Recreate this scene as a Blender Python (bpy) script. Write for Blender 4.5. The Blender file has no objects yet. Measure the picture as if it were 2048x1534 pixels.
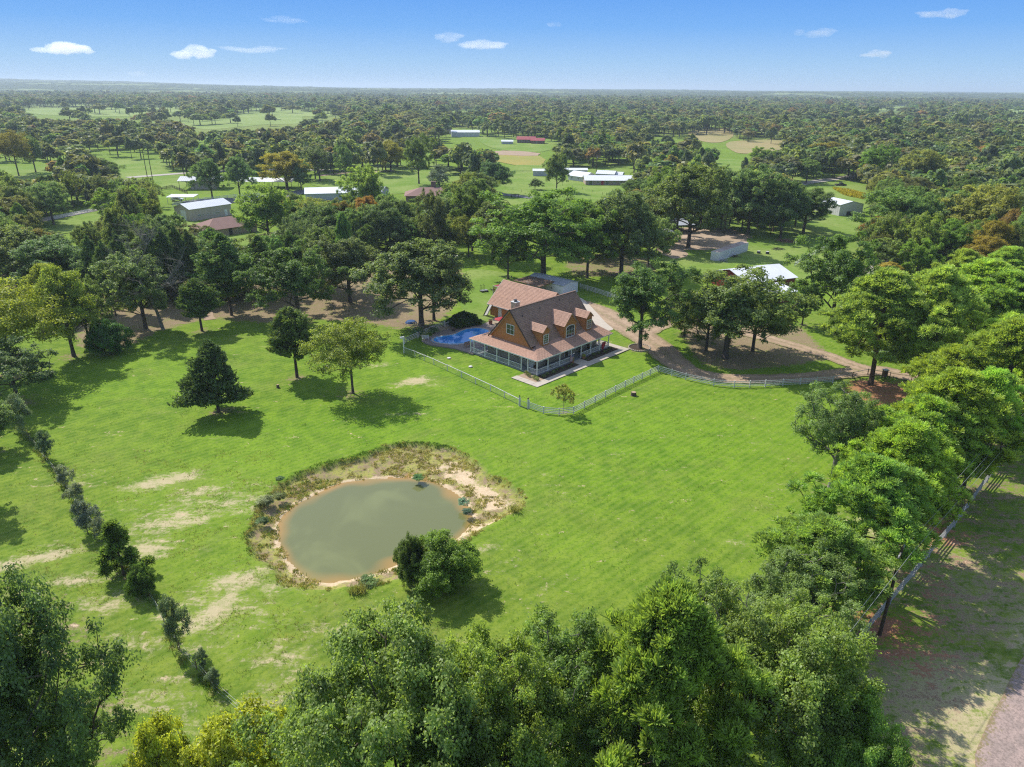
import bpy, math, random
import numpy as np
from mathutils import Vector, Matrix

# ------------------------------------------------------------------ scene, camera, light
scene = bpy.context.scene
COL = scene.collection
random.seed(7)
RNG = np.random.default_rng(7)
FOC, CAMH = 1422.0, 46.0
PITCH, ROLL = math.radians(22.62), math.radians(0.45)
cp_, sp_ = math.cos(PITCH), math.sin(PITCH)
cr_, sr_ = math.cos(ROLL), math.sin(ROLL)
FW = np.array([0, cp_, -sp_]); UP0 = np.array([0, sp_, cp_]); RT0 = np.array([1.0, 0, 0])
# camera right / up with roll
RIGHT = cr_ * RT0 + sr_ * UP0
UPV = -sr_ * RT0 + cr_ * UP0

cam_d = bpy.data.cameras.new('camera')
cam_d.sensor_width = 36.0
cam_d.lens = 36.0 * FOC / 2048.0
cam_d.clip_start = 0.5
cam_d.clip_end = 90000.0
cam = bpy.data.objects.new('camera', cam_d)
COL.objects.link(cam)
M = Matrix.Identity(4)
for i in range(3):
    M[i][0] = RIGHT[i]; M[i][1] = UPV[i]; M[i][2] = -FW[i]
M[2][3] = CAMH
cam.matrix_world = M
scene.camera = cam

SUN_EL = math.radians(46.0)
SUN_AZ = math.atan2(-0.720, 0.694)          # clockwise from +Y, sun stands behind and left of the house
world = bpy.data.worlds.new('World'); scene.world = world
world.use_nodes = True
wn = world.node_tree.nodes; wl = world.node_tree.links
for n in list(wn): wn.remove(n)
wout = wn.new('ShaderNodeOutputWorld'); wbg = wn.new('ShaderNodeBackground')
sky = wn.new('ShaderNodeTexSky'); sky.sky_type = 'NISHITA'; sky.sun_disc = False
sky.sun_elevation = SUN_EL; sky.sun_rotation = SUN_AZ % (2 * math.pi)
sky.altitude = 200; sky.air_density = 1.0; sky.dust_density = 0.3; sky.ozone_density = 4.0
# Nishita overhead, passing into the photographed blue gradient close to the horizon
whs = wn.new('ShaderNodeHueSaturation'); whs.inputs['Saturation'].default_value = 0.70
wl.new(sky.outputs[0], whs.inputs['Color'])
wtc = wn.new('ShaderNodeTexCoord'); wsx = wn.new('ShaderNodeSeparateXYZ'); wl.new(wtc.outputs['Generated'], wsx.inputs[0])
wr = wn.new('ShaderNodeValToRGB'); wl.new(wsx.outputs[2], wr.inputs[0])
SK = 3.95
for k_, (pos, c_) in enumerate(((0.0, (0.47, 0.65, 0.87)), (0.03, (0.34, 0.575, 0.88)), (0.07, (0.18, 0.44, 0.90)), (0.115, (0.11, 0.345, 0.87)), (0.30, (0.075, 0.235, 0.66)))):
    e_ = wr.color_ramp.elements[k_] if k_ < 2 else wr.color_ramp.elements.new(pos)
    e_.position = pos; e_.color = (c_[0], c_[1], c_[2], 1)
wsc = wn.new('ShaderNodeVectorMath'); wsc.operation = 'SCALE'; wsc.inputs['Scale'].default_value = SK
wl.new(wr.outputs[0], wsc.inputs[0])
wmr = wn.new('ShaderNodeMapRange'); wmr.interpolation_type = 'SMOOTHSTEP'; wmr.inputs[1].default_value = 0.13; wmr.inputs[2].default_value = 0.55
wl.new(wsx.outputs[2], wmr.inputs[0])
wmx = wn.new('ShaderNodeMix'); wmx.data_type = 'RGBA'; wl.new(wmr.outputs[0], wmx.inputs[0]); wl.new(wsc.outputs[0], wmx.inputs[6]); wl.new(whs.outputs[0], wmx.inputs[7])
wl.new(wmx.outputs[2], wbg.inputs['Color'])
wl.new(wbg.outputs[0], wout.inputs['Surface'])
wbg.inputs['Strength'].default_value = 0.15
sun_d = bpy.data.lights.new('sun', 'SUN'); sun_d.energy = 3.4; sun_d.angle = math.radians(0.53)
sun_d.color = (1.0, 0.955, 0.88)
sun = bpy.data.objects.new('sun', sun_d); COL.objects.link(sun)
sdir = Vector((math.sin(SUN_AZ) * math.cos(SUN_EL), math.cos(SUN_AZ) * math.cos(SUN_EL), math.sin(SUN_EL)))
sun.rotation_euler = sdir.to_track_quat('Z', 'Y').to_euler()
scene.view_settings.view_transform = 'Standard'
scene.view_settings.look = 'None'
scene.view_settings.exposure = 0.80
scene.view_settings.gamma = 1.0
scene.view_settings.use_curve_mapping = False
scene.render.engine = 'CYCLES'
cy = scene.cycles
cy.use_denoising = False
cy.use_adaptive_sampling = False
try: cy.denoiser = 'OPENIMAGEDENOISE'
except Exception: pass
cy.max_bounces = 6; cy.diffuse_bounces = 3; cy.glossy_bounces = 2; cy.transmission_bounces = 3
cy.transparent_max_bounces = 6; cy.volume_bounces = 2
cy.caustics_reflective = False; cy.caustics_refractive = False
cy.sample_clamp_indirect = 4.0
cy.pixel_filter_type = 'BLACKMAN_HARRIS'
try: cy.filter_width = 1.2
except Exception: pass

# ------------------------------------------------------------------ photograph survey helpers
def ray(px, py):
    x = (px - 1024) / FOC; y = -(py - 767) / FOC
    return RIGHT * x + UPV * y + FW

def P(px, py, z=0.0):
    """survey point: where the line of sight through a photo pixel meets height z"""
    d = ray(px, py); t = (z - CAMH) / d[2]
    return np.array([d[0] * t, d[1] * t, z])

def height_at(base, toppx):
    d = ray(*toppx); t = base[1] / d[1]
    return CAMH + d[2] * t

def project(p):
    d = np.asarray(p, float) - np.array([0, 0, CAMH])
    z = d @ FW
    return 1024 + FOC * (d @ RIGHT) / z, 767 - FOC * (d @ UPV) / z

# ------------------------------------------------------------------ object helpers
def link(o, parent=None):
    COL.objects.link(o)
    if parent is not None: o.parent = parent
    return o

def tag(o, label=None, cat=None, group=None, kind=None):
    if label: o['label'] = label
    if cat: o['category'] = cat
    if group: o['group'] = group
    if kind: o['kind'] = kind
    return o

def empty(name, loc, rz=0.0, label=None, cat=None, group=None):
    o = bpy.data.objects.new(name, None); o.empty_display_size = 0.3
    o.location = loc; o.rotation_euler = (0, 0, rz)
    link(o); tag(o, label, cat, group); return o

def ob(name, mesh, parent=None, loc=None, rot=None, scale=None):
    o = bpy.data.objects.new(name, mesh); link(o, parent)
    if loc is not None: o.location = loc
    if rot is not None: o.rotation_euler = rot
    if scale is not None: o.scale = scale
    return o

def copy_tree(o, parent=None):
    c = o.copy(); COL.objects.link(c); c.parent = parent
    for ch in list(o.children): copy_tree(ch, c)
    return c

class MB:
    """mesh builder"""
    def __init__(s): s.v = []; s.f = []; s.uv = {}
    def quad(s, a, b, c, d, uv=None):
        i = len(s.v); s.v += [tuple(a), tuple(b), tuple(c), tuple(d)]; s.f.append((i, i + 1, i + 2, i + 3))
        if uv: s.uv[len(s.f) - 1] = uv
    def poly(s, pts, uv=None):
        i = len(s.v); s.v += [tuple(p) for p in pts]; s.f.append(tuple(range(i, i + len(pts))))
        if uv: s.uv[len(s.f) - 1] = uv
    def box(s, x0, x1, y0, y1, z0, z1):
        i = len(s.v)
        s.v += [(x0, y0, z0), (x1, y0, z0), (x1, y1, z0), (x0, y1, z0), (x0, y0, z1), (x1, y0, z1), (x1, y1, z1), (x0, y1, z1)]
        s.f += [(i, i + 3, i + 2, i + 1), (i + 4, i + 5, i + 6, i + 7), (i, i + 1, i + 5, i + 4), (i + 1, i + 2, i + 6, i + 5), (i + 2, i + 3, i + 7, i + 6), (i + 3, i, i + 4, i + 7)]
    def bar(s, a, b, w, h=None, up=(0, 0, 1)):
        """box beam from a to b, width w, height h"""
        h = h or w
        a = Vector(a); b = Vector(b); d = (b - a)
        if d.length < 1e-6: return
        d.normalize(); u = Vector(up)
        sx = d.cross(u)
        if sx.length < 1e-4: sx = d.cross(Vector((1, 0, 0)))
        sx.normalize(); uu = sx.cross(d)
        i = len(s.v)
        for p in (a, b):
            for (p1, p2) in ((-1, -1), (1, -1), (1, 1), (-1, 1)):
                s.v.append(tuple(p + sx * (p1 * w / 2) + uu * (p2 * h / 2)))
        s.f += [(i, i + 1, i + 2, i + 3), (i + 4, i + 7, i + 6, i + 5)]
        for k in range(4):
            s.f.append((i + k, i + 4 + k, i + 4 + (k + 1) % 4, i + (k + 1) % 4))
    def tube(s, pts, rads, n=6, cap=True):
        pts = [Vector(p) for p in pts]
        if not hasattr(rads, '__len__'): rads = [rads] * len(pts)
        i0 = len(s.v)
        for k, p in enumerate(pts):
            d = (pts[min(k + 1, len(pts) - 1)] - pts[max(k - 1, 0)])
            if d.length < 1e-6: d = Vector((0, 0, 1))
            d.normalize()
            a = d.cross(Vector((0.13, 0.97, 0.2))); a.normalize(); b = d.cross(a)
            for j in range(n):
                t = 2 * math.pi * j / n
                s.v.append(tuple(p + (a * math.cos(t) + b * math.sin(t)) * rads[k]))
        for k in range(len(pts) - 1):
            for j in range(n):
                s.f.append((i0 + k * n + j, i0 + k * n + (j + 1) % n, i0 + (k + 1) * n + (j + 1) % n, i0 + (k + 1) * n + j))
        if cap:
            s.f.append(tuple(i0 + j for j in range(n)))
            s.f.append(tuple(i0 + (len(pts) - 1) * n + j for j in reversed(range(n))))
    def ellipsoid(s, c, r, nu=10, nv=6, jit=0.0, rng=random):
        i0 = len(s.v)
        for a in range(nv + 1):
            th = math.pi * a / nv
            for b in range(nu):
                ph = 2 * math.pi * b / nu
                k = 1 + (rng.uniform(-jit, jit) if jit else 0)
                s.v.append((c[0] + r[0] * k * math.sin(th) * math.cos(ph), c[1] + r[1] * k * math.sin(th) * math.sin(ph), c[2] + r[2] * k * math.cos(th)))
        for a in range(nv):
            for b in range(nu):
                s.f.append((i0 + a * nu + b, i0 + (a + 1) * nu + b, i0 + (a + 1) * nu + (b + 1) % nu, i0 + a * nu + (b + 1) % nu))
    def mesh(s, name, m, smooth=False):
        me = bpy.data.meshes.new(name); me.from_pydata(s.v, [], s.f)
        if m: me.materials.append(m)
        if s.uv:
            ul = me.uv_layers.new(name='UVMap')
            for fi, uv in s.uv.items():
                p = me.polygons[fi]
                for k, li in enumerate(p.loop_indices): ul.data[li].uv = uv[k]
        if smooth: me.polygons.foreach_set('use_smooth', [True] * len(me.polygons))
        me.update(); return me
    def build(s, name, m, parent=None, loc=None, rot=None, smooth=False):
        return ob(name, s.mesh(name, m, smooth), parent, loc, rot)

def quads_mesh(name, V, shade, m):
    """V: (N,4,3) quads; shade (N,) in 0..1 stored per point"""
    n = len(V)
    me = bpy.data.meshes.new(name)
    me.vertices.add(4 * n); me.vertices.foreach_set('co', np.ascontiguousarray(V.reshape(-1), dtype=np.float32))
    me.loops.add(4 * n); me.loops.foreach_set('vertex_index', np.arange(4 * n, dtype=np.int32))
    me.polygons.add(n)
    me.polygons.foreach_set('loop_start', np.arange(0, 4 * n, 4, dtype=np.int32))
    me.polygons.foreach_set('loop_total', np.full(n, 4, dtype=np.int32))
    me.materials.append(m)
    at = me.attributes.new('shade', 'FLOAT', 'POINT')
    at.data.foreach_set('value', (np.repeat(shade, 4) if shade.ndim == 1 else shade.ravel()).astype(np.float32))
    me.update(calc_edges=True)
    return me

# ------------------------------------------------------------------ materials
def new_mat(name):
    m = bpy.data.materials.new(name); m.use_nodes = True
    nt = m.node_tree
    for n in list(nt.nodes): nt.nodes.remove(n)
    out = nt.nodes.new('ShaderNodeOutputMaterial')
    return m, nt, out

def N(nt, t, **kw):
    n = nt.nodes.new(t)
    for k, v in kw.items():
        if k in ('operation', 'blend_type', 'data_type', 'attribute_name', 'attribute_type', 'wave_type', 'bands_direction', 'noise_dimensions', 'feature', 'clamp', 'interpolation_type', 'distribution', 'offset', 'offset_frequency', 'squash'):
            setattr(n, k, v)
        else: n.inputs[k.replace('_', ' ') if k.replace('_', ' ') in n.inputs else k].default_value = v
    return n

def c4(c): return (c[0], c[1], c[2], 1.0)

def mixc(nt, fac, a, b, bt='MIX'):
    n = nt.nodes.new('ShaderNodeMix'); n.data_type = 'RGBA'; n.blend_type = bt
    for s, v in ((n.inputs[0], fac), (n.inputs[6], a), (n.inputs[7], b)):
        if hasattr(v, 'links') or hasattr(v, 'is_linked'): nt.links.new(v, s)
        elif isinstance(v, (tuple, list)): s.default_value = c4(v)
        else: s.default_value = v
    return n.outputs[2]

def mth(nt, op, a, b=None, c=None, clamp=False):
    n = nt.nodes.new('ShaderNodeMath'); n.operation = op; n.use_clamp = clamp
    for k, v in enumerate((a, b, c)):
        if v is None: continue
        if hasattr(v, 'is_linked'): nt.links.new(v, n.inputs[k])
        else: n.inputs[k].default_value = v
    return n.outputs[0]

def noise(nt, scale, vec=None, detail=4, rough=0.6, dist=0.0):
    n = nt.nodes.new('ShaderNodeTexNoise'); n.inputs['Scale'].default_value = scale
    n.inputs['Detail'].default_value = detail; n.inputs['Roughness'].default_value = rough
    n.inputs['Distortion'].default_value = dist
    if vec is not None: nt.links.new(vec, n.inputs['Vector'])
    return n.outputs['Fac']

def smooth(nt, v, lo, hi):
    n = nt.nodes.new('ShaderNodeMapRange'); n.interpolation_type = 'SMOOTHSTEP'
    nt.links.new(v, n.inputs[0]); n.inputs[1].default_value = lo; n.inputs[2].default_value = hi
    return n.outputs[0]

def geo_pos(nt): return nt.nodes.new('ShaderNodeNewGeometry').outputs['Position']
def obj_co(nt): return nt.nodes.new('ShaderNodeTexCoord').outputs['Object']

MATS = {}
def mat(name, col, rough=0.7, col2=None, scale=3.0, amt=0.6, bump=0.0, bscale=20.0, metal=0.0, spec=0.3, streak=0.0):
    """weathered surface: two tones broken by noise, fine grain and relief"""
    if name in MATS: return MATS[name]
    m, nt, out = new_mat(name)
    b = nt.nodes.new('ShaderNodeBsdfPrincipled'); nt.links.new(b.outputs[0], out.inputs[0])
    co = obj_co(nt)
    col2 = col2 or tuple(c * 0.72 for c in col)
    f1 = smooth(nt, noise(nt, scale, co, 5, 0.65), 0.5 - amt * 0.4, 0.5 + amt * 0.4)
    base = mixc(nt, f1, col, col2)
    f2 = noise(nt, scale * 9, co, 3, 0.6)
    base = mixc(nt, mth(nt, 'MULTIPLY', f2, 0.5), base, tuple(c * 0.62 for c in col2))
    if streak > 0:
        mp = nt.nodes.new('ShaderNodeMapping'); mp.inputs['Scale'].default_value = (3, 3, 0.25)
        nt.links.new(co, mp.inputs[0])
        base = mixc(nt, mth(nt, 'MULTIPLY', smooth(nt, noise(nt, 2.0, mp.outputs[0], 4, 0.6), 0.5, 0.8), streak), base, tuple(c * 0.45 for c in col2))
    nt.links.new(base, b.inputs['Base Color'])
    b.inputs['Roughness'].default_value = rough; b.inputs['Metallic'].default_value = metal
    b.inputs['Specular IOR Level'].default_value = spec
    if bump > 0:
        bp = nt.nodes.new('ShaderNodeBump'); bp.inputs['Strength'].default_value = bump; bp.inputs['Distance'].default_value = 0.03
        nt.links.new(noise(nt, bscale, co, 4), bp.inputs['Height']); nt.links.new(bp.outputs[0], b.inputs['Normal'])
    MATS[name] = m; return m

def foliage_mat(name, dark, light, trans=0.28, far=False, warm=None):
    m, nt, out = new_mat(name)
    at = N(nt, 'ShaderNodeAttribute', attribute_name='shade')
    oi = nt.nodes.new('ShaderNodeObjectInfo')
    if far:
        ta = N(nt, 'ShaderNodeAttribute', attribute_name='tint', attribute_type='INSTANCER')
        tint = ta.outputs['Color']
    else:
        tint = oi.outputs['Color']
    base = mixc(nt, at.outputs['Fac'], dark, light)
    co = geo_pos(nt)
    big = noise(nt, 0.9 if not far else 0.15, co, 2, 0.5)
    base = mixc(nt, smooth(nt, big, 0.38, 0.66), base, mixc(nt, 0.5, base, tuple(c * 1.45 for c in (warm or light))))
    base = mixc(nt, 1.0, base, tint, 'MULTIPLY')
    hs = nt.nodes.new('ShaderNodeHueSaturation')
    nt.links.new(base, hs.inputs['Color'])
    rnd = oi.outputs['Random']
    nt.links.new(mth(nt, 'ADD', mth(nt, 'MULTIPLY', rnd, 0.03), 0.485), hs.inputs['Hue'])
    nt.links.new(mth(nt, 'ADD', mth(nt, 'MULTIPLY', mth(nt, 'FRACT', mth(nt, 'MULTIPLY', rnd, 17.3)), 0.4), 0.8), hs.inputs['Value'])
    d = nt.nodes.new('ShaderNodeBsdfDiffuse'); t = nt.nodes.new('ShaderNodeBsdfTranslucent'); g = nt.nodes.new('ShaderNodeBsdfGlossy')
    g.inputs['Roughness'].default_value = 0.45; g.inputs['Color'].default_value = (0.5, 0.5, 0.5, 1)
    nt.links.new(hs.outputs[0], d.inputs[0])
    nt.links.new(mixc(nt, 1.0, hs.outputs[0], (1.5, 1.45, 0.6), 'MULTIPLY'), t.inputs[0])
    mx = nt.nodes.new('ShaderNodeMixShader'); mx.inputs[0].default_value = trans
    nt.links.new(d.outputs[0], mx.inputs[1]); nt.links.new(t.outputs[0], mx.inputs[2])
    mg = nt.nodes.new('ShaderNodeMixShader'); mg.inputs[0].default_value = 0.035
    nt.links.new(mx.outputs[0], mg.inputs[1]); nt.links.new(g.outputs[0], mg.inputs[2])
    nt.links.new(mg.outputs[0], out.inputs[0])
    return m

BARK = mat('bark', (0.13, 0.10, 0.08), 0.9, (0.07, 0.055, 0.045), 4, 0.9, 0.6, 30)
BARK_PALE = mat('bark_pale', (0.27, 0.24, 0.21), 0.9, (0.17, 0.15, 0.13), 4, 0.9, 0.6, 30)
BARK_RED = mat('bark_red', (0.13, 0.085, 0.06), 0.9, (0.07, 0.045, 0.035), 4, 0.9, 0.6, 30)
F_OAK = foliage_mat('oak_leaves', (0.060, 0.092, 0.032), (0.238, 0.305, 0.105), 0.52)
F_OAK_HERO = foliage_mat('oak_leaves_near', (0.055, 0.095, 0.024), (0.25, 0.36, 0.095), 0.52)
F_BRIGHT = foliage_mat('bright_leaves', (0.06, 0.12, 0.025), (0.22, 0.32, 0.07), 0.52)
F_PINE = foliage_mat('pine_needles', (0.035, 0.075, 0.018), (0.33, 0.46, 0.115), 0.5)
F_CEDAR = foliage_mat('cedar_sprays', (0.036, 0.066, 0.026), (0.165, 0.235, 0.08), 0.35)
F_YELLOW = foliage_mat('yellowing_leaves', (0.15, 0.17, 0.03), (0.42, 0.43, 0.08), 0.5)
F_GREY = foliage_mat('grey_green_leaves', (0.09, 0.12, 0.075), (0.30, 0.35, 0.22), 0.3)
F_FAR = foliage_mat('far_leaves', (0.068, 0.092, 0.042), (0.232, 0.268, 0.125), 0.42, far=True)
# ------------------------------------------------------------------ tree prototypes
def unit(v): return v / np.maximum(np.linalg.norm(v, axis=-1, keepdims=True), 1e-9)

def leaf_quads(C, Nn, L, W, rng):
    """rhombus leaf cards: centres C, normals Nn, length L, width W"""
    n = len(C)
    r = unit(rng.normal(size=(n, 3)))
    t = unit(np.cross(Nn, r)); b = np.cross(Nn, t)
    L = np.asarray(L).reshape(-1, 1); W = np.asarray(W).reshape(-1, 1)
    bend = Nn * L * 0.12
    return np.stack([C - t * L / 2 - bend, C + b * W / 2 + bend, C + t * L / 2 - bend, C - b * W / 2 + bend], axis=1)

def lobed(dirs, rng, k=7, amp=0.28):
    """smoothly lobed radius factor for directions"""
    f = np.zeros(len(dirs))
    for _ in range(k):
        a = unit(rng.normal(size=(1, 3)))[0]; a[2] *= 0.6
        f += rng.uniform(0.5, 1) * np.maximum(dirs @ a, 0) ** 6
        f -= rng.uniform(0.2, 0.7) * np.maximum(-(dirs @ a), 0) ** 6
    f = (f - f.mean()) / (f.std() + 1e-6)
    return 1 + amp * np.clip(f, -1.6, 1.6) * 0.5

def skeleton(centers, h0, top, r0, rng, lean=(0, 0), droop=0.12, bark_mesh_n=5, trunk_top=0.75):
    """grow limbs from a trunk to the clump centres; returns tube meshbuilder"""
    mb = MB()
    nodes = [np.array([0, 0, 0.0])]; par = [-1]
    nt_ = 9
    for k in range(1, nt_ + 1):
        t = k / nt_
        z = top * trunk_top * t
        nodes.append(np.array([lean[0] * t + rng.normal() * 0.06 * r0 * 3 * t, lean[1] * t + rng.normal() * 0.06 * r0 * 3 * t, z])); par.append(k - 1)
    order = np.argsort(np.hypot(centers[:, 0], centers[:, 1]) * 1.0 + np.abs(centers[:, 2] - h0) * 0.5)
    tip_of = []
    for ci in order:
        c = centers[ci]
        A = np.array(nodes)
        d = A - c
        dist = np.linalg.norm(d, axis=1)
        ok = (A[:, 2] < c[2] - 0.15 * np.hypot(d[:, 0], d[:, 1])) & (A[:, 2] > h0 * 0.75)
        score = dist + np.where(ok, 0, 1e3) + 0.25 * np.arange(len(A)) * 0
        j = int(np.argmin(score))
        if score[j] > 900: j = min(nt_, 6)
        a = nodes[j]; seg = max(2, int(dist[j] / 0.9)); seg = min(seg, 5)
        prev = j
        side = rng.normal(size=3) * dist[j] * 0.06
        for s in range(1, seg + 1):
            t = s / seg
            p = a + (c - a) * t + np.array([0, 0, 1.0]) * (math.sin(math.pi * t) * droop * dist[j]) + side * math.sin(math.pi * t)
            nodes.append(p); par.append(prev); prev = len(nodes) - 1
        tip_of.append(prev)
    cnt = np.zeros(len(nodes))
    for tnode in tip_of:
        k = tnode
        while k >= 0: cnt[k] += 1; k = par[k]
    tot = max(1, len(tip_of))
    rad = r0 * np.maximum(cnt / tot, 0.0) ** 0.42
    rad = np.maximum(rad, 0.018)
    # chains
    kids = {}
    for i, p in enumerate(par): kids.setdefault(p, []).append(i)
    used = set()
    def chain(start, prevn):
        pts = []; rr = []
        if prevn >= 0: pts.append(nodes[prevn]); rr.append(rad[start])
        k = start
        while True:
            pts.append(nodes[k]); rr.append(rad[k] * (1.35 if k == 0 else 1.0))
            ch = kids.get(k, [])
            if not ch: break
            ch = sorted(ch, key=lambda q: -cnt[q])
            for o in ch[1:]: stack.append((o, k))
            k = ch[0]
        n = 7 if rr[0] > 0.12 else (4 if rr[0] > 0.04 else 3)
        mb.tube(pts, rr, n, cap=True)
    stack = [(0, -1)]
    while stack:
        a, b = stack.pop(); chain(a, b)
    return mb

def broadleaf(name, w, h, nclump, nleaf, leaf, fmat, bark, seed, base=0.28, flat=1.0, r0=0.32, amp=0.3, fill=0.42, cl=0.105, sparse=0.0, lean=(0, 0), multi=False):
    rng = np.random.default_rng(seed)
    zc = h * (base + (1 - base) * 0.47); rz = h * (1 - base) * 0.52
    dirs = unit(rng.normal(size=(nclump * 2, 3)))
    dirs = dirs[dirs[:, 2] > (-0.72 if base > .06 else -0.99)][:nclump]
    lob = lobed(dirs, rng, 15, amp)
    rr = rng.uniform(0, 1, len(dirs)) ** fill * 0.88
    cen = dirs * (rr * lob)[:, None] * np.array([w / 2, w / 2, rz]) + np.array([lean[0], lean[1], zc])
    cen[:, 2] = np.maximum(cen[:, 2], h * max(base, .07) * 0.85)
    if base < .06: cen[:, :2] *= 1 + .25 * np.clip((zc - cen[:, 2]) / zc, 0, 1)[:, None]
    cr = w * cl * rng.uniform(0.65, 1.35, len(cen))
    sk = skeleton(cen, h * base, h, r0, rng, lean)
    trunk = sk.mesh(name + '_trunk', bark, True)
    wt = cr ** 2; wt = wt / wt.sum()
    idx = rng.choice(len(cen), nleaf, p=wt)
    d = unit(rng.normal(size=(nleaf, 3)) + np.array([0, 0, 0.35]))
    # sub-lobes break the clump outline
    sub = unit(rng.normal(size=(len(cen) * 6, 3)) + np.array([0, 0, 0.4])).reshape(len(cen), 6, 3)
    s = sub[idx, rng.integers(0, 6, nleaf)]
    pos = cen[idx] + s * (cr[idx] * 0.62)[:, None] * np.array([1, 1, 0.72 * flat]) + d * (cr[idx] * rng.uniform(0.12, 0.62, nleaf) )[:, None] * np.array([1, 1, 0.7 * flat])
    if sparse > 0:
        keep = rng.uniform(size=nleaf) > sparse; pos = pos[keep]; d = d[keep]; idx = idx[keep]
    out = unit(pos - np.array([0, 0, zc]))
    nn = unit(0.4 * d + 0.25 * out + np.array([-0.12, 0.12, 0.85]) + 0.55 * rng.normal(size=pos.shape))
    L = leaf * rng.uniform(0.6, 1.3, len(pos))
    V = leaf_quads(pos, nn, L, L * 0.62, rng)
    cs = rng.uniform(0, 1, len(cen))
    shade = np.clip(0.45 * cs[idx] + 0.55 * rng.uniform(0, 1, len(pos)), 0, 1)
    crown = quads_mesh(name + '_crown', V, shade, fmat)
    return dict(trunk=trunk, crown=crown, w=w, h=h)

def pine(name, w, h, nclump, ntuft, fmat, bark, seed, base=0.42, needles=11, tl=0.42, r0=0.26, amp=0.25, lean=(0, 0), young=False):
    rng = np.random.default_rng(seed)
    # whorled limbs: clumps ordered in tiers, wider in the lower middle
    t = rng.uniform(0, 1, nclump) ** 0.85
    z = h * (base + (0.97 - base) * t)
    prof = np.sin(np.pi * np.clip(0.18 + 0.82 * t, 0, 1)) ** 0.62 * (1 - 0.30 * t) if not young else (1.02 - t) ** 0.7
    prof = np.maximum(prof, 0.10)
    ang = rng.uniform(0, 2 * np.pi, nclump)
    lob = 1 + amp * np.sin(ang * 3 + seed + 2 * t) + 0.15 * rng.normal(size=nclump)
    rad = w / 2 * prof * lob * rng.uniform(0.3, 1, nclump) ** 0.5 * 0.93
    cen = np.stack([rad * np.cos(ang) + lean[0] * z / h, rad * np.sin(ang) + lean[1] * z / h, z], 1)
    sk = skeleton(cen, h * base, h, r0, rng, lean, droop=-0.05, trunk_top=0.94)
    trunk = sk.mesh(name + '_trunk', bark, True)
    cr = w * 0.056 * rng.uniform(0.6, 1.35, nclump)
    idx = rng.choice(nclump, ntuft, p=cr ** 2 / (cr ** 2).sum())
    d = unit(rng.normal(size=(ntuft, 3)) + np.array([0, 0, 0.45]))
    tc = cen[idx] + d * (cr[idx] * rng.uniform(0.35, 1.0, ntuft))[:, None] * np.array([1.15, 1.15, 0.62])
    ax = unit(d + np.array([0, 0, 0.9]) + 0.35 * rng.normal(size=(ntuft, 3)))
    # needle sprays radiate from each tuft
    C = np.repeat(tc, needles, 0); A = np.repeat(ax, needles, 0)
    dirn = unit(A * 1.25 + 1.0 * unit(rng.normal(size=C.shape)))
    L = tl * rng.uniform(0.7, 1.15, len(C))[:, None]
    sd = unit(np.cross(dirn, rng.normal(size=C.shape))) * (tl * 0.075)
    a = C - sd * 0.5; b = C + sd * 0.5; m1 = C + dirn * L
    V = np.stack([a, b, m1 + sd * 0.9, m1 - sd * 0.9], 1)
    cs = rng.uniform(0, 1, nclump)
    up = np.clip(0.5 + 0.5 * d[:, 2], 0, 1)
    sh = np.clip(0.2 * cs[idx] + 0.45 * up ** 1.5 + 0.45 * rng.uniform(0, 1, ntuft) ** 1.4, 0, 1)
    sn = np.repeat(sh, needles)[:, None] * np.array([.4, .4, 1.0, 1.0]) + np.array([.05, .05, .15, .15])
    crown = quads_mesh(name + '_crown', V, np.clip(sn, 0, 1), fmat)
    return dict(trunk=trunk, crown=crown, w=w, h=h)

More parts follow.
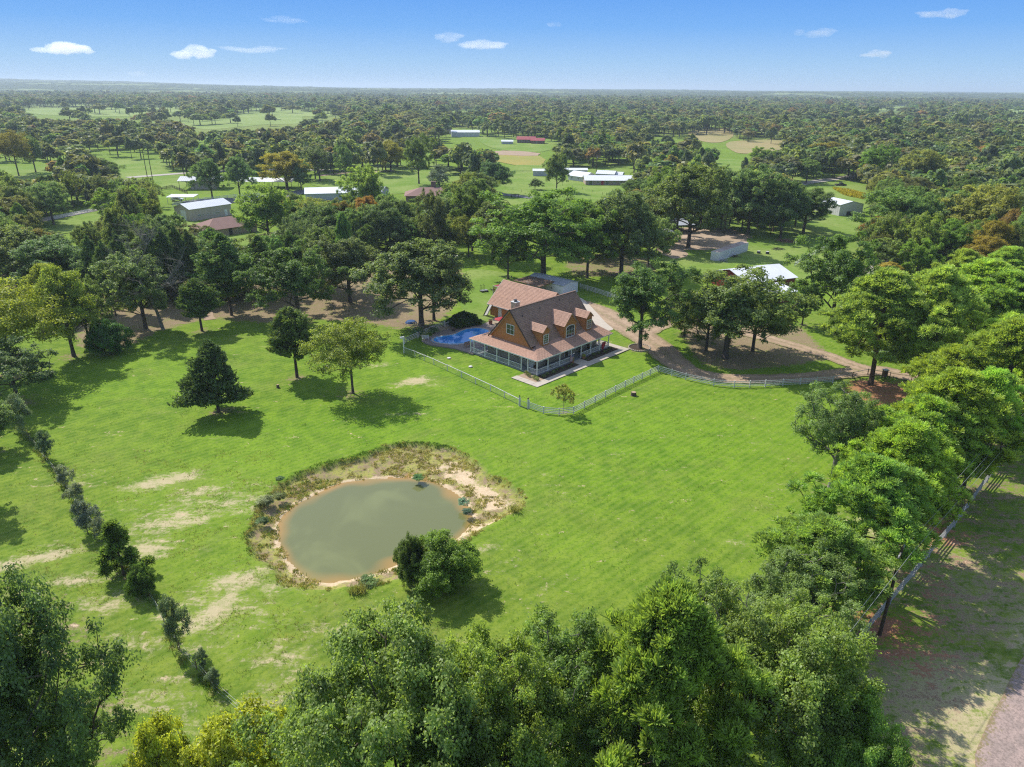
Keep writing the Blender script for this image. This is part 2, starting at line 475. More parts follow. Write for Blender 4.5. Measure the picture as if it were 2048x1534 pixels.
def cedar(name, w, h, nspray, fmat, bark, seed, base=0.12, shape='cone', sprig=10, sl=0.42, r0=0.2, amp=0.16, power=0.75, lean=(0, 0)):
    """juniper: dense crown of upswept pointed sprays on a straight trunk"""
    rng = np.random.default_rng(seed)
    nl = 95
    lt = rng.uniform(0, 1, nl) ** 0.95; la = rng.uniform(0, 2 * np.pi, nl); ls = rng.uniform(.78, 1.12, nl)
    li = rng.choice(nl, nspray, p=(1.15 - lt) / (1.15 - lt).sum())
    al = rng.uniform(.15, 1, nspray) ** .6                      # position along the limb
    t = np.clip(lt[li] + 0.028 * rng.normal(size=nspray) + 0.07 * al * (1 - lt[li]), 0, 1)
    z = h * (base + (1 - base) * t)
    if shape == 'cone': prof = 1.22 * (1 - t) ** power * np.minimum(1, 0.60 + t * 1.7)
    elif shape == 'egg': prof = np.sin(np.pi * (0.10 + 0.9 * t)) ** 0.6 * (1 - 0.2 * t)
    else: prof = np.minimum(1, 0.35 + t * 2.6) * np.minimum(1, (1 - t) * 2.6) ** 0.7
    prof = np.maximum(prof, 0.03)
    ang = la[li] + 0.20 * rng.normal(size=nspray) / (0.35 + al)
    ph = rng.uniform(0, 6.28, 4)
    lob = 1 + amp * np.sin(ang * 3 + ph[0] + 5 * t) + amp * 0.8 * np.sin(ang * 7 + ph[1] - 11 * t) + amp * 0.7 * np.sin(17 * t + ph[2] + ang)
    u = al
    rr = w / 2 * prof * lob * ls[li] * (0.10 + 0.90 * al) * 0.9
    cen = np.stack([rr * np.cos(ang), rr * np.sin(ang), z], 1)
    out = np.stack([np.cos(ang), np.sin(ang), np.zeros(nspray)], 1)
    ax = unit(out * 0.85 + np.array([0, 0, 0.75]) + 0.4 * rng.normal(size=(nspray, 3)))
    C = np.repeat(cen, sprig, 0); A = np.repeat(ax, sprig, 0)
    C = C + A * rng.uniform(-0.5, 0.5, (len(C), 1)) * sl * 1.4 + 0.16 * sl * rng.normal(size=C.shape)
    nn = unit(rng.normal(size=C.shape) + np.array([0, 0, 0.5]))
    dirn = unit(A + 0.55 * rng.normal(size=C.shape))
    L = sl * rng.uniform(0.5, 1.1, len(C))[:, None]
    sd = unit(np.cross(dirn, nn)) * (sl * 0.24)
    V = np.stack([C - dirn * L * 0.4, C + sd * 0.8, C + dirn * L * 0.6, C - sd * 0.8], 1)
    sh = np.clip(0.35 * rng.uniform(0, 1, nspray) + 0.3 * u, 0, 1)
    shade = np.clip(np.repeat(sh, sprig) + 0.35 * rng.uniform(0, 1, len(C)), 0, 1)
    crown = quads_mesh(name + '_crown', V, shade, fmat)
    mb = MB()
    mb.tube([(0, 0, 0), (0.02, 0, h * 0.3), (0, 0.03, h * 0.65), (0, 0, h * 0.97)], [r0 * 1.25, r0 * 0.85, r0 * 0.5, 0.02], 7)
    for k in range(46):
        tt = rng.uniform(0.02, 0.9); zz = h * (base + (1 - base) * tt); a = rng.uniform(0, 6.28)
        if shape == 'cone': pr = (1 - tt) ** power * min(1, 0.6 + tt * 1.7)
        else: pr = 0.8
        R = w / 2 * pr * 0.8
        mb.tube([(0, 0, zz), (R * .5 * math.cos(a), R * .5 * math.sin(a), zz + R * 0.12), (R * math.cos(a), R * math.sin(a), zz + R * 0.4)], [r0 * 0.25 * (1 - tt) + 0.02, 0.03, 0.012], 4)
    return dict(trunk=mb.mesh(name + '_trunk', bark, True), crown=crown, w=w, h=h)

def bare_tree(name, h, seed):
    rng = np.random.default_rng(seed); mb = MB()
    tw = MB()
    def br(p, d, L, r, depth, m):
        pts = [p]; rr = [r]; q = p.copy(); dd = d.copy()
        for k in range(4):
            dd = unit((dd + 0.16 * rng.normal(size=3) + np.array([0, 0, 0.05]))[None])[0]
            q = q + dd * L / 4; pts.append(q.copy()); rr.append(r * (1 - 0.17 * (k + 1)))
            if depth < 4 and (k > 0 or depth > 0):
                for _ in range(1 if depth == 0 else 2):
                    nd = unit((dd + 0.85 * rng.normal(size=3))[None])[0]
                    if nd[2] < -0.1: nd[2] *= -0.5
                    br(q.copy(), nd, L * rng.uniform(0.4, 0.62), r * 0.45, depth + 1, tw)
        m.tube(pts, rr, 6 if r > 0.1 else 3)
    br(np.array([0, 0, 0.0]), np.array([-0.12, 0.0, 1.0]), h * 0.86, 0.36, 0, mb)
    return dict(trunk=mb.mesh(name + '_trunk', BARK_PALE, True), crown=tw.mesh(name + '_branches', BARK_PALE), w=h * 0.5, h=h)

PROTO = {}
def proto(k):
    if k in PROTO: return PROTO[k]
    f = {
        'oakhero': lambda: broadleaf('oak_hero', 15, 14, 330, 115000, 0.20, F_OAK_HERO, BARK, 11, base=0.12, r0=0.36, amp=0.55, fill=0.42, cl=0.068),
        'oakopen': lambda: broadleaf('oak_open', 14, 15, 230, 62000, 0.20, F_OAK_HERO, BARK_PALE, 12, base=0.20, r0=0.34, amp=0.6, fill=0.6, cl=0.060),
        'oakA': lambda: broadleaf('oak_a', 14, 14, 210, 42000, 0.30, F_OAK, BARK, 21, base=0.13, amp=0.5, cl=0.078),
        'oakB': lambda: broadleaf('oak_b', 13, 16, 170, 36000, 0.30, F_OAK, BARK, 22, base=0.12, amp=0.62, cl=0.078),
        'oakC': lambda: broadleaf('oak_c', 15, 13, 150, 30000, 0.32, F_OAK, BARK, 23, base=0.17, amp=0.6, cl=0.072, fill=0.5),
        'bright': lambda: broadleaf('bright_a', 14, 17, 190, 40000, 0.30, F_BRIGHT, BARK, 24, base=0.12, amp=0.6, cl=0.075),
        'elm': lambda: broadleaf('elm_a', 14, 12, 150, 26000, 0.26, F_YELLOW, BARK, 25, base=0.2, amp=0.3, cl=0.10, fill=0.45, flat=0.7, r0=0.2),
        'yellow': lambda: broadleaf('yellow_a', 11, 12, 110, 34000, 0.28, F_YELLOW, BARK, 26, base=0.15, amp=0.4, cl=0.12),
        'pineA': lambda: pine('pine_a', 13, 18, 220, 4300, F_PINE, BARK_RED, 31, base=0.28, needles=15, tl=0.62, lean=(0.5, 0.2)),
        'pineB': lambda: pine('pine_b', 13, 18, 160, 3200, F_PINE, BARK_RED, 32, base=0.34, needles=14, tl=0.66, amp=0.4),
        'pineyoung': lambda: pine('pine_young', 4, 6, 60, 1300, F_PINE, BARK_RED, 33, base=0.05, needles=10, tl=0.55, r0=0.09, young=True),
        'cedarcone': lambda: cedar('cedar_cone', 11, 11.5, 4200, F_CEDAR, BARK_RED, 41, base=0.13, sl=0.5, power=0.8),
        'cedaregg': lambda: cedar('cedar_egg', 7.5, 12, 4200, F_CEDAR, BARK_RED, 42, base=0.30, shape='egg', sl=0.46),
        'cedartall': lambda: cedar('cedar_tall', 7, 17, 4400, F_CEDAR, BARK_RED, 43, base=0.25, shape='tall', sl=0.5, amp=0.3),
        'bush': lambda: broadleaf('bush_a', 8, 6.5, 150, 50000, 0.20, F_BRIGHT, BARK, 51, base=0.02, amp=0.2, cl=0.11, r0=0.12),
        'shrub': lambda: broadleaf('shrub_a', 3.2, 3.6, 45, 7000, 0.14, F_GREY, BARK, 52, base=0.04, amp=0.35, cl=0.15, r0=0.05),
        'sapling': lambda: broadleaf('sapling_a', 4.5, 4, 40, 2600, 0.2, F_OAK, BARK_PALE, 53, base=0.3, amp=0.4, cl=0.10, r0=0.05),
        'dead': lambda: bare_tree('dead_tree', 18, 61),
    }[k]
    r = f(); me = r['crown']
    if len(me.vertices):
        co = np.empty(len(me.vertices) * 3, np.float32); me.vertices.foreach_get('co', co); co = co.reshape(-1, 3)
        if k.startswith('cedar'): r['h'] = float(co[:, 2].max()); r['w'] = float(co[:, 0].max() - co[:, 0].min()) * .97
        elif k != 'dead':
            r['w'] = float(np.percentile(np.abs(co[:, 0] - np.median(co[:, 0])), 98.8) + np.percentile(np.abs(co[:, 1] - np.median(co[:, 1])), 98.8)); r['h'] = float(np.percentile(co[:, 2], 99.7))
    PROTO[k] = r; return r

KINDS = dict(oakhero='oak_tree', oakopen='oak_tree', oakA='oak_tree', oakB='oak_tree', oakC='oak_tree', bright='elm_tree', elm='elm_tree', yellow='elm_tree',
             pineA='pine_tree', pineB='pine_tree', pineyoung='pine_sapling', cedarcone='cedar_tree', cedaregg='cedar_tree', cedartall='cedar_tree',
             bush='round_bush', shrub='shrub', sapling='sapling', dead='dead_tree')
TREES = []      # footprints for ground litter
def plant(kind, pos, w, h, label, group=None, tint=(1, 1, 1), rz=None, cat=None):
    pr = proto(kind)
    rz = random.uniform(0, 6.28) if rz is None else rz
    c = cat or {'round_bush': 'bush', 'shrub': 'shrub', 'sapling': 'tree', 'pine_sapling': 'tree'}.get(KINDS[kind], 'tree')
    e = empty(KINDS[kind], (pos[0], pos[1], pos[2] if len(pos) > 2 else 0), rz, label, c, group)
    sx = w / pr['w']; sz = h / pr['h']
    t = ob('trunk', pr['trunk'], e, scale=(sx, sx, sz))
    cr = ob('branches' if kind == 'dead' else 'crown', pr['crown'], e, scale=(sx, sx, sz))
    cr.color = (tint[0], tint[1], tint[2], 1)
    TREES.append((pos[0], pos[1], w / 2, kind, h))
    return e

def tree_px(kind, bx, by, ty, wpx, label, tint=(1, 1, 1), group=None, rz=None, cxp=None):
    """plant from survey: base pixel, crown-top row, crown width in pixels"""
    x0 = bx
    shift = by > 1400 or (bx > 1550 and by > 850)      # surveyed by crown, the foot is hidden
    fz, fc = {'pine_tree': (.62, .36), 'cedar_tree': (.48, .42)}.get(KINDS[kind], (.56, .42))
    for it in range(3):
        b = P(x0, by); w = 1.0; lo, hi = 0.5, 34.0
        for k in range(22):
            h = (lo + hi) / 2
            dep = np.dot(np.array([b[0], b[1], h * fz - CAMH]), FW); w = wpx * dep / FOC
            a_, c_ = w / 2, h * fc
            den = math.sqrt((a_ * UPV[0]) ** 2 + (a_ * UPV[1]) ** 2 + (c_ * UPV[2]) ** 2)
            s = np.array([b[0] + a_ * a_ * UPV[0] / den, b[1] + a_ * a_ * UPV[1] / den, h * fz + c_ * c_ * UPV[2] / den])
            top = min(project(s)[1], project((b[0], b[1], h * .99))[1])
            if top < ty: hi = h
            else: lo = h
        if not shift: break
        x0 += bx - project((b[0], b[1], h * .6))[0]
    return plant(kind, b, w, h, label, group, tint, rz)
# ------------------------------------------------------------------ survey of single trees: kind, base px, top row, crown width px, label, tint
TT = [
 ('cedarcone', 437, 824, 676, 152, 'broad dark cedar standing alone on the open lawn, dense conical crown close to the ground', (1.0, 1.0, 1.0)),
 ('cedaregg', 594, 754, 612, 112, 'slim dark cedar with bare lower trunk, just left of the yellowing lawn tree', (1.2, 1.25, 1.0)),
 ('elm', 706, 786, 640, 150, 'thin-leaved tree turning yellow, umbrella-shaped, between the dark cedar and the yard fence', (0.85, 1.02, 0.95)),
 ('bush', 882, 1168, 1064, 132, 'bright green rounded bush tree on the near bank of the pond', (0.95, 1.05, 0.8)),
 ('bush', 824, 1172, 1072, 58, 'narrow grey-green bush squeezed against the bright green one beside the pond', (0.72, 0.72, 1.0)),
 ('sapling', 1127, 826, 770, 60, 'small sparse sapling inside the white rail corner in front of the porch', (1.5, 1.3, 0.9)),
 ('oakB', 1279, 696, 520, 168, 'dark oak in a round stone-edged bed between the house walk and the gravel drive', (0.95, 1.11, 1.06)),
 ('oakC', 1450, 716, 542, 262, 'wide spreading dark oak on the island inside the gravel drive loop', (1.06, 1.06, 1.06)),
 ('oakA', 1412, 702, 590, 120, 'smaller oak leaning out on the left side of the drive island', (1.06, 1.06, 1.06)),
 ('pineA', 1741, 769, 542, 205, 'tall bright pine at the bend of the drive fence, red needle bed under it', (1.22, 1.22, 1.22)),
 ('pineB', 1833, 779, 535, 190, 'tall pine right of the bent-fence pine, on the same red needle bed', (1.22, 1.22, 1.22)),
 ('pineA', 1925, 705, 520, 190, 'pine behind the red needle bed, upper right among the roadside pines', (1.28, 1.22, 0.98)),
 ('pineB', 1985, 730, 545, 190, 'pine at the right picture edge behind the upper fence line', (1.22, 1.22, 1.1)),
 ('oakopen', 1685, 975, 772, 190, 'grey-green thinning oak at the edge of the big lawn beside the roadside pines', (1.32, 1.21, 1.55)),
 ('pineA', 1905, 985, 735, 230, 'yellow-green pine with lumpy crown, second in the row above the roadside fence', (1.4, 1.32, 0.85)),
 ('pineB', 1850, 1010, 790, 220, 'pale branching pine in the middle of the roadside row', (1.37, 1.28, 0.98)),
 ('pineA', 2015, 900, 640, 210, 'pine cut by the right picture edge above the white road fence', (1.34, 1.22, 0.98)),
 ('pineB', 1740, 1175, 905, 260, 'broad-domed pine leaning over the lawn, middle of the roadside row', (1.1, 1.2, 1.1)),
 ('pineA', 1650, 1260, 1030, 240, 'darker pine below the broad-domed one, wires passing its right side', (1.04, 1.12, 1.1)),
 ('oakopen', 1585, 1330, 1095, 260, 'grey-twigged open oak between the roadside pine and the near pine', (1.21, 1.15, 1.38)),
 ('pineA', 1335, 1700, 1180, 330, 'big bright pine in the foreground with bottle-brush tufts', (0.82, 0.84, 0.75)),
 ('oakopen', 1130, 1590, 1218, 330, 'open-crowned oak in the foreground with its trunk showing at the bottom edge', (1.15, 1.13, 1.15)),
 ('oakhero', 800, 1740, 1225, 470, 'large dense oak at the bottom centre of the view', (1.15, 1.15, 1.15)),
 ('oakhero', 985, 1740, 1290, 340, 'oak just right of the large bottom-centre oak, crowns touching', (1.21, 1.21, 1.03)),
 ('oakhero', 1595, 1640, 1235, 390, 'large oak at the bottom right beside the fence and power wires', (1.15, 1.2, 1.09)),
 ('oakopen', 1480, 1560, 1180, 260, 'oak with pale branches behind the big foreground pine', (1.15, 1.09, 1.26)),
 ('oakhero', -30, 1690, 1135, 400, 'big dark oak filling the bottom left corner', (1.01, 0.99, 1.32)),
 ('oakopen', 150, 1620, 1390, 150, 'dark oak limb-heavy on the right side of the bottom left oak', (0.98, 0.98, 1.15)),
 ('yellow', 470, 1740, 1428, 250, 'bright yellow-green tree top at the bottom edge, left of the large oak', (1.1, 1.2, 0.8)),
 ('yellow', 330, 1760, 1450, 150, 'smaller yellow-green tree top at the bottom edge, leftmost yellow one', (1.0, 1.15, 0.8)),
 ('shrub', 47, 868, 788, 48, 'pale grey-green conical young tree at the left edge of the lawn', (1.15, 1.2, 1.0)),
 ('oakA', -18, 905, 800, 120, 'dark shrubby oak cut by the left picture edge below the pale young tree', (0.95, 1.01, 1.06)),
 ('oakA', -60, 1010, 830, 130, 'dark oak mostly outside the left edge casting shade on the pasture', (0.96, 1.08, 1.2)),
 ('shrub', 95, 918, 862, 35, 'small dark shrub on the old fence line, third from the top', (0.6, 0.75, 0.7)),
 ('shrub', 132, 975, 930, 36, 'thin pale shrub on the old fence line left of the dried patch', (1.0, 1.0, 1.0)),
 ('shrub', 158, 1015, 965, 40, 'loose pale shrub on the old fence line', (1.05, 1.05, 1.0)),
 ('shrub', 176, 1068, 1000, 52, 'dense grey shrub on the old fence line above the young pine', (0.8, 0.85, 0.95)),
 ('shrub', 205, 1085, 1035, 36, 'pale shrub touching the dense grey shrub on the fence line', (1.1, 1.1, 1.0)),
 ('pineyoung', 248, 1150, 1040, 84, 'young dark green pine on the old fence line left of the pond', (0.7, 0.82, 0.9)),
 ('bush', 288, 1190, 1128, 50, 'round bush at the foot of the young pine', (0.6, 0.75, 0.7)),
 ('shrub', 357, 1300, 1192, 55, 'upright grey-green shrub on the old fence line below the young pine', (0.8, 0.95, 0.8)),
 ('shrub', 408, 1340, 1295, 28, 'small sparse shrub on the old fence line, upper of the last two', (0.9, 1.0, 0.9)),
 ('shrub', 432, 1378, 1335, 31, 'small sparse shrub near the lower end of the old fence line', (0.9, 1.0, 0.9)),
 # left wood edge
 ('elm', 28, 748, 562, 215, 'large yellow-green tree at the left edge of the lawn', (1.0, 1.12, 0.9)),
 ('oakC', 38, 806, 680, 175, 'tangled dark tree in front of the large yellow-green tree, left edge', (0.96, 1.02, 1.2)),
 ('yellow', 148, 712, 538, 118, 'yellow-tinged tree between the large yellow tree and the round cedar', (0.75, 0.9, 0.8)),
 ('bush', 220, 708, 640, 76, 'round cedar bush on a bare patch at the wood edge', (0.62, 0.82, 0.8)),
 ('oakB', 292, 658, 500, 150, 'dark oak at the wood edge right of the round cedar bush', (1.02, 1.14, 1.2)),
 ('dead', 326, 658, 482, 90, 'bare dead tree with pale trunk leaning at the wood edge', (1.0, 1.0, 1.0)),
 ('cedaregg', 404, 662, 556, 90, 'green cedar with short trunk at the wood edge, right of the dead tree', (1.25, 1.35, 1.0)),
 ('cedartall', 463, 630, 466, 125, 'tall dark cedar behind the short-trunked cedar', (1.0, 1.05, 1.0)),
 ('cedartall', 345, 606, 455, 60, 'thin tall cedar in the stand behind the dead tree, nearest the dead tree', (1.0, 1.0, 1.0)),
 ('cedartall', 370, 596, 450, 56, 'thin tall cedar second in the stand behind the dead tree', (0.95, 1.0, 1.0)),
 ('cedartall', 392, 590, 458, 56, 'thin tall cedar on the right of the stand behind the dead tree', (1.0, 1.0, 0.95)),
 ('cedartall', 318, 612, 462, 60, 'thin tall cedar at the left of the stand behind the dead tree', (1.0, 1.0, 1.0)),
 ('cedartall', 262, 622, 468, 62, 'tall cedar with bare stems behind the dark wood-edge oak', (0.9, 0.95, 1.0)),
 ('cedartall', 232, 632, 480, 60, 'tall bare-stemmed cedar over the round cedar bush', (1.0, 1.0, 1.0)),
 ('cedartall', 205, 622, 470, 56, 'tall cedar deep in the left wood', (0.9, 0.95, 1.0)),
 ('bright', 598, 645, 498, 182, 'full bright green oak at the wood edge behind the slim dark cedar', (0.86, 0.94, 1.08)),
 ('cedartall', 530, 600, 470, 90, 'cedar between the tall dark cedar and the bright green oak', (1.3, 1.35, 1.0)),
 ('oakA', 843, 650, 484, 215, 'big rounded grey-green oak beside the pool', (0.95, 0.98, 1.22)),
 ('oakA', 868, 640, 500, 120, 'oak trunk and crown tucked behind the big pool-side oak', (1.02, 1.08, 1.32)),
 ('oakA', 700, 605, 478, 160, 'grey-green oak between the bright wood-edge oak and the pool-side oak', (1.01, 1.01, 1.22)),
 ('cedartall', 645, 580, 462, 70, 'dark cedar behind the bright wood-edge oak', (1.0, 1.0, 1.0)),
 ('oakB', 130, 600, 470, 150, 'dark dense oak in the left wood above the yellow-tinged tree', (0.96, 1.08, 1.26)),
 ('oakA', 40, 585, 455, 170, 'grey oak in the left wood at the picture edge', (1.01, 1.06, 1.27)),
 ('oakC', -40, 640, 480, 170, 'oak in the left wood partly outside the picture', (0.95, 1.06, 1.17)),
 ('yellow', 108, 640, 530, 90, 'small yellow-leaved tree in the left wood', (0.85, 1.0, 0.8)),
 # behind the house
 ('bright', 1086, 556, 386, 258, 'broad light green tree with stout trunk behind the sheds', (1.01, 1.04, 1.01)),
 ('bright', 1174, 556, 415, 130, 'light green tree with straight single trunk right of the white shed', (1.02, 1.08, 1.08)),
 ('oakA', 1242, 548, 385, 172, 'dark heavy oak with a brush pile at its foot behind the drive', (0.94, 1.02, 1.32)),
 ('oakA', 985, 520, 405, 110, 'grey-green oak behind the light green tree, left side', (1.06, 1.11, 1.06)),
 ('oakA', 1376, 497, 333, 158, 'tall oak with bare trunk beside the dusty yard and rusty shelter', (1.01, 1.06, 1.06)),
 ('oakA', 1352, 478, 350, 90, 'second oak behind the tall bare-trunked oak at the dusty yard', (0.95, 1.06, 1.06)),
 ('bright', 1330, 440, 335, 90, 'bright green tree rising behind the tall oak at the dusty yard', (0.95, 1.01, 0.85)),
 ('oakB', 1606, 468, 372, 118, 'dark oak in front of the grey shed on the far lawn', (0.96, 1.14, 1.2)),
 ('oakA', 1560, 478, 362, 110, 'dark oak left of the one by the grey shed', (0.9, 1.08, 1.2)),
 ('oakB', 1495, 470, 330, 120, 'tall dark oak right of the dusty yard', (0.94, 1.08, 1.2)),
 ('oakA', 1448, 468, 340, 90, 'dark oak overlooking the white container', (0.96, 1.08, 1.2)),
 ('bright', 1660, 655, 475, 175, 'dense mid-green tree right of the white-roofed barn', (0.74, 0.86, 0.96)),
 ('bright', 1604, 650, 575, 66, 'low mid-green tree at the corner of the white-roofed barn', (0.66, 0.82, 0.96)),
 ('oakB', 1800, 500, 372, 170, 'large dark tree behind the pipe fence on the right', (1.01, 1.17, 0.95)),
 ('oakC', 1965, 500, 375, 170, 'tan-tinged tree crown in the right wood', (1.59, 1.38, 1.22)),
 ('bright', 1890, 540, 440, 90, 'light bright shrubby tree behind the pines on the right', (1.06, 1.06, 0.85)),
 ('yellow', 1960, 560, 475, 100, 'reddish-brown turning bush behind the right pines', (0.85, 0.66, 0.8)),
 ('bright', 1830, 560, 480, 80, 'bright bushy tree beside the pipe fence', (0.96, 1.08, 0.96)),
 ('yellow', 1775, 560, 525, 50, 'tan dry bush beside the pipe fence', (1.2, 0.9, 1.1)),
 ('pineA', 1985, 625, 495, 120, 'far pine at the right picture edge', (1.22, 1.22, 1.1)),
 ('pineB', 1900, 640, 500, 110, 'far pine behind the tall roadside pines', (1.28, 1.22, 1.1)),
 ('oakA', 1010, 640, 560, 1, '', (1.06, 1.06, 1.06)),
 # centre far lawn
 ('oakA', 1113, 383, 308, 50, 'single oak on the lawn in front of the long white ranch house', (0.95, 1.01, 1.06)),
 ('oakA', 1070, 380, 358, 30, 'very small round tree left of the single oak on the far lawn', (0.96, 0.96, 1.2)),
 ('oakA', 985, 390, 325, 72, 'dark round oak at the head of the narrow road', (0.78, 0.96, 1.2)),
 ('oakA', 950, 410, 345, 84, 'round oak overlapping the dark round oak near the narrow road', (1.01, 1.06, 1.06)),
 ('shrub', 879, 378, 330, 52, 'grey rounded tree beside the brown-roofed house', (0.75, 0.85, 0.95)),
 ('oakB', 838, 368, 268, 62, 'tall oak with bare trunk on the bright far lawn', (1.01, 1.11, 0.95)),
 ('yellow', 782, 344, 283, 62, 'orange-yellow tree at the back of the bright far lawn', (0.95, 0.88, 0.7)),
 ('oakB', 640, 362, 292, 62, 'dark oak left of the bluish metal roofs', (1.02, 1.14, 1.2)),
 ('oakB', 693, 362, 288, 40, 'narrow dark tree behind the bluish metal roofs', (1.02, 1.14, 1.2)),
 ('yellow', 575, 380, 305, 92, 'broad orange-yellow tree behind the far carports', (0.92, 0.84, 0.75)),
 ('oakA', 603, 382, 326, 44, 'dark round tree right of the broad orange-yellow tree', (0.84, 1.02, 1.32)),
 ('oakA', 425, 396, 318, 66, 'dark tree in front of the far open barn, left one of two', (0.9, 1.08, 1.2)),
 ('oakA', 480, 392, 315, 58, 'dark tree in front of the far open barn, right one of two', (0.9, 1.08, 1.2)),
 ('cedarcone', 132, 372, 312, 48, 'green conical cedar on the left far ground', (1.4, 1.5, 1.1)),
 ('elm', 38, 352, 262, 76, 'brownish-yellow tree on the left far ground', (0.75, 0.68, 0.8)),
 ('oakB', 72, 345, 268, 50, 'dark tree beside the brownish-yellow tree on the left', (0.95, 1.01, 1.06)),
 ('oakA', 205, 382, 318, 84, 'rounded grey-green tree above the left rail fence', (0.95, 1.06, 1.06)),
 ('oakC', 108, 450, 368, 96, 'dark ragged tree standing beside the pale left lane', (0.96, 1.08, 1.2)),
 ('elm', 58, 440, 378, 84, 'greyish bare-looking tree near the left lane', (0.55, 0.45, 0.9)),
 ('bright', 262, 470, 375, 120, 'bright olive tree in front of the tan barn, left side', (0.9, 0.94, 0.84)),
 ('oakC', 540, 495, 372, 118, 'tree with leaf clumps partly hiding the brown hip-roofed house', (1.17, 1.27, 0.95)),
 ('cedaregg', 430, 530, 455, 66, 'green cedar in front of the brown hip-roofed house', (1.5, 1.7, 1.1)),
 ('elm', 630, 475, 398, 100, 'yellow-green thin tree behind the wood, right of the brown house', (0.85, 0.95, 0.8)),
 ('oakC', 735, 450, 335, 100, 'mid-green tree over the bluish metal roofs', (1.27, 1.38, 1.06)),
 ('cedartall', 650, 545, 458, 60, 'green cedar deep in the middle wood', (1.4, 1.6, 1.0)),
 ('oakA', 800, 495, 400, 90, 'grey-green tree in the middle wood behind the pool-side oak', (1.01, 1.06, 1.17)),
 ('oakA', 745, 500, 410, 90, 'grey-green tree in the middle wood over the bright oak', (1.06, 1.11, 1.17)),
 ('oakA', 920, 440, 370, 60, 'brown-green tree left of the narrow road', (1.17, 1.06, 1.06)),
 ('oakA', 955, 460, 358, 88, 'large mid-green tree hiding the start of the narrow road', (1.06, 1.17, 1.06)),
 ('yellow', 905, 485, 430, 60, 'yellow-tinged low tree in front of the narrow road', (0.8, 0.85, 0.8)),
 ('oakC', 1835, 385, 302, 96, "tan and brown turning tree at the right wood's edge by the parked dark car", (1.48, 1.22, 1.17)),
 ('oakB', 1740, 372, 290, 76, 'green tree at the edge of the right wood behind the dark car', (1.17, 1.38, 0.95)),
 ('bright', 1520, 335, 295, 58, 'yellow-green round tree near the dirt arena', (1.17, 1.17, 0.85)),
 ('yellow', 1655, 330, 285, 84, 'orange-tan tree beyond the curved pale road', (0.8, 0.7, 0.8)),
 ('oakB', 1612, 368, 318, 52, 'dark tree at the bend of the curved pale road', (0.96, 1.08, 1.2)),
]
TT += [
 ('oakC', 1505, 702, 572, 150, 'spreading oak on the right end of the drive island', (1.06, 1.06, 1.06)),
 ('oakA', 1368, 672, 585, 92, 'round oak tucked behind the left side of the drive island', (1.01, 1.06, 1.06)),
 ('oakC', 1296, 540, 430, 105, 'loose oak right of the dark heavy oak behind the drive', (1.06, 1.11, 1.06)),
 ('bright', 1016, 560, 452, 90, 'lower light green tree against the left of the broad light green tree', (0.95, 1.01, 0.95)),
 ('oakA', 925, 470, 392, 90, 'rounded oak over the grass behind the pool', (1.11, 1.17, 1.06)),
 ('pineA', 1795, 1110, 842, 215, 'bright pine squeezed between the broad-domed pine and the pale branching pine', (1.28, 1.28, 0.92)),
 ('pineB', 1965, 985, 738, 190, 'pine over the roadside fence, lower right of the yellow-green pine', (1.22, 1.24, 0.98)),
 ('pineA', 2050, 830, 600, 190, 'pine half outside the right edge above the drive end', (1.34, 1.28, 0.92)),
 ('pineB', 1900, 880, 690, 170, 'pine between the red needle bed and the yellow-green pine', (1.37, 1.32, 0.92)),
 ('oakopen', 1400, 1440, 1130, 200, 'twiggy oak with dead grey branches at its top, behind the big foreground pine', (1.15, 1.13, 1.44)),
 ('oakhero', 1250, 1690, 1390, 250, 'low dense oak between the open-crowned oak and the big foreground pine', (1.15, 1.17, 1.09)),
 ('oakhero', 1700, 1700, 1390, 230, 'lower light green oak at the bottom edge right of the large bottom right oak', (1.32, 1.32, 1.03)),
 ('oakopen', 1560, 1480, 1190, 230, 'loose oak between the darker pine and the large bottom right oak', (1.15, 1.15, 1.15)),
 ('oakopen', 655, 1690, 1420, 190, 'small oak at the bottom edge left of the large bottom-centre oak', (1.09, 1.15, 1.09)),
 ('oakB', 180, 690, 560, 90, 'dark tree between the yellow-tinged tree and the wood-edge oak', (1.02, 1.14, 1.2)),
]
TT = [t for t in TT if t[4] > 5]
TREE_SPOTS = []
for t in TT:
    b_ = P(t[1], t[2]); TREE_SPOTS.append((b_[0], b_[1], t[4] * np.linalg.norm(b_ - np.array([0, 0, CAMH])) / FOC / 2, t[0], 0))
# ------------------------------------------------------------------ terrain, fields, water, paths
def PX(pts, z=0.0): return [tuple(P(x, y, z)[:2]) for x, y in pts]

POND_OUT = PX([(500, 1085), (512, 1020), (548, 978), (600, 948), (660, 926), (722, 914), (748, 899), (800, 886), (860, 887), (925, 902), (968, 938), (1008, 962), (1045, 992), (1040, 1020), (985, 1045), (948, 1072), (905, 1110), (850, 1140), (780, 1162), (715, 1176), (640, 1183), (580, 1172), (540, 1140)])
WZ = -0.85
POND_IN = PX([(560, 1075), (562, 1042), (590, 1012), (630, 990), (668, 972), (720, 962), (780, 958), (840, 960), (888, 974), (922, 1000), (940, 1032), (932, 1062), (890, 1088), (830, 1112), (770, 1138), (710, 1155), (655, 1163), (612, 1152), (580, 1122)], WZ)

def densify(poly, n=5):
    """Catmull-Rom smooth closed outline"""
    p = np.array(poly); out = []
    m = len(p)
    for i in range(m):
        a, b, c, d = p[i - 1], p[i], p[(i + 1) % m], p[(i + 2) % m]
        for k in range(n):
            t = k / n
            out.append(0.5 * ((2 * b) + (-a + c) * t + (2 * a - 5 * b + 4 * c - d) * t * t + (-a + 3 * b - 3 * c + d) * t ** 3))
    return np.array(out)

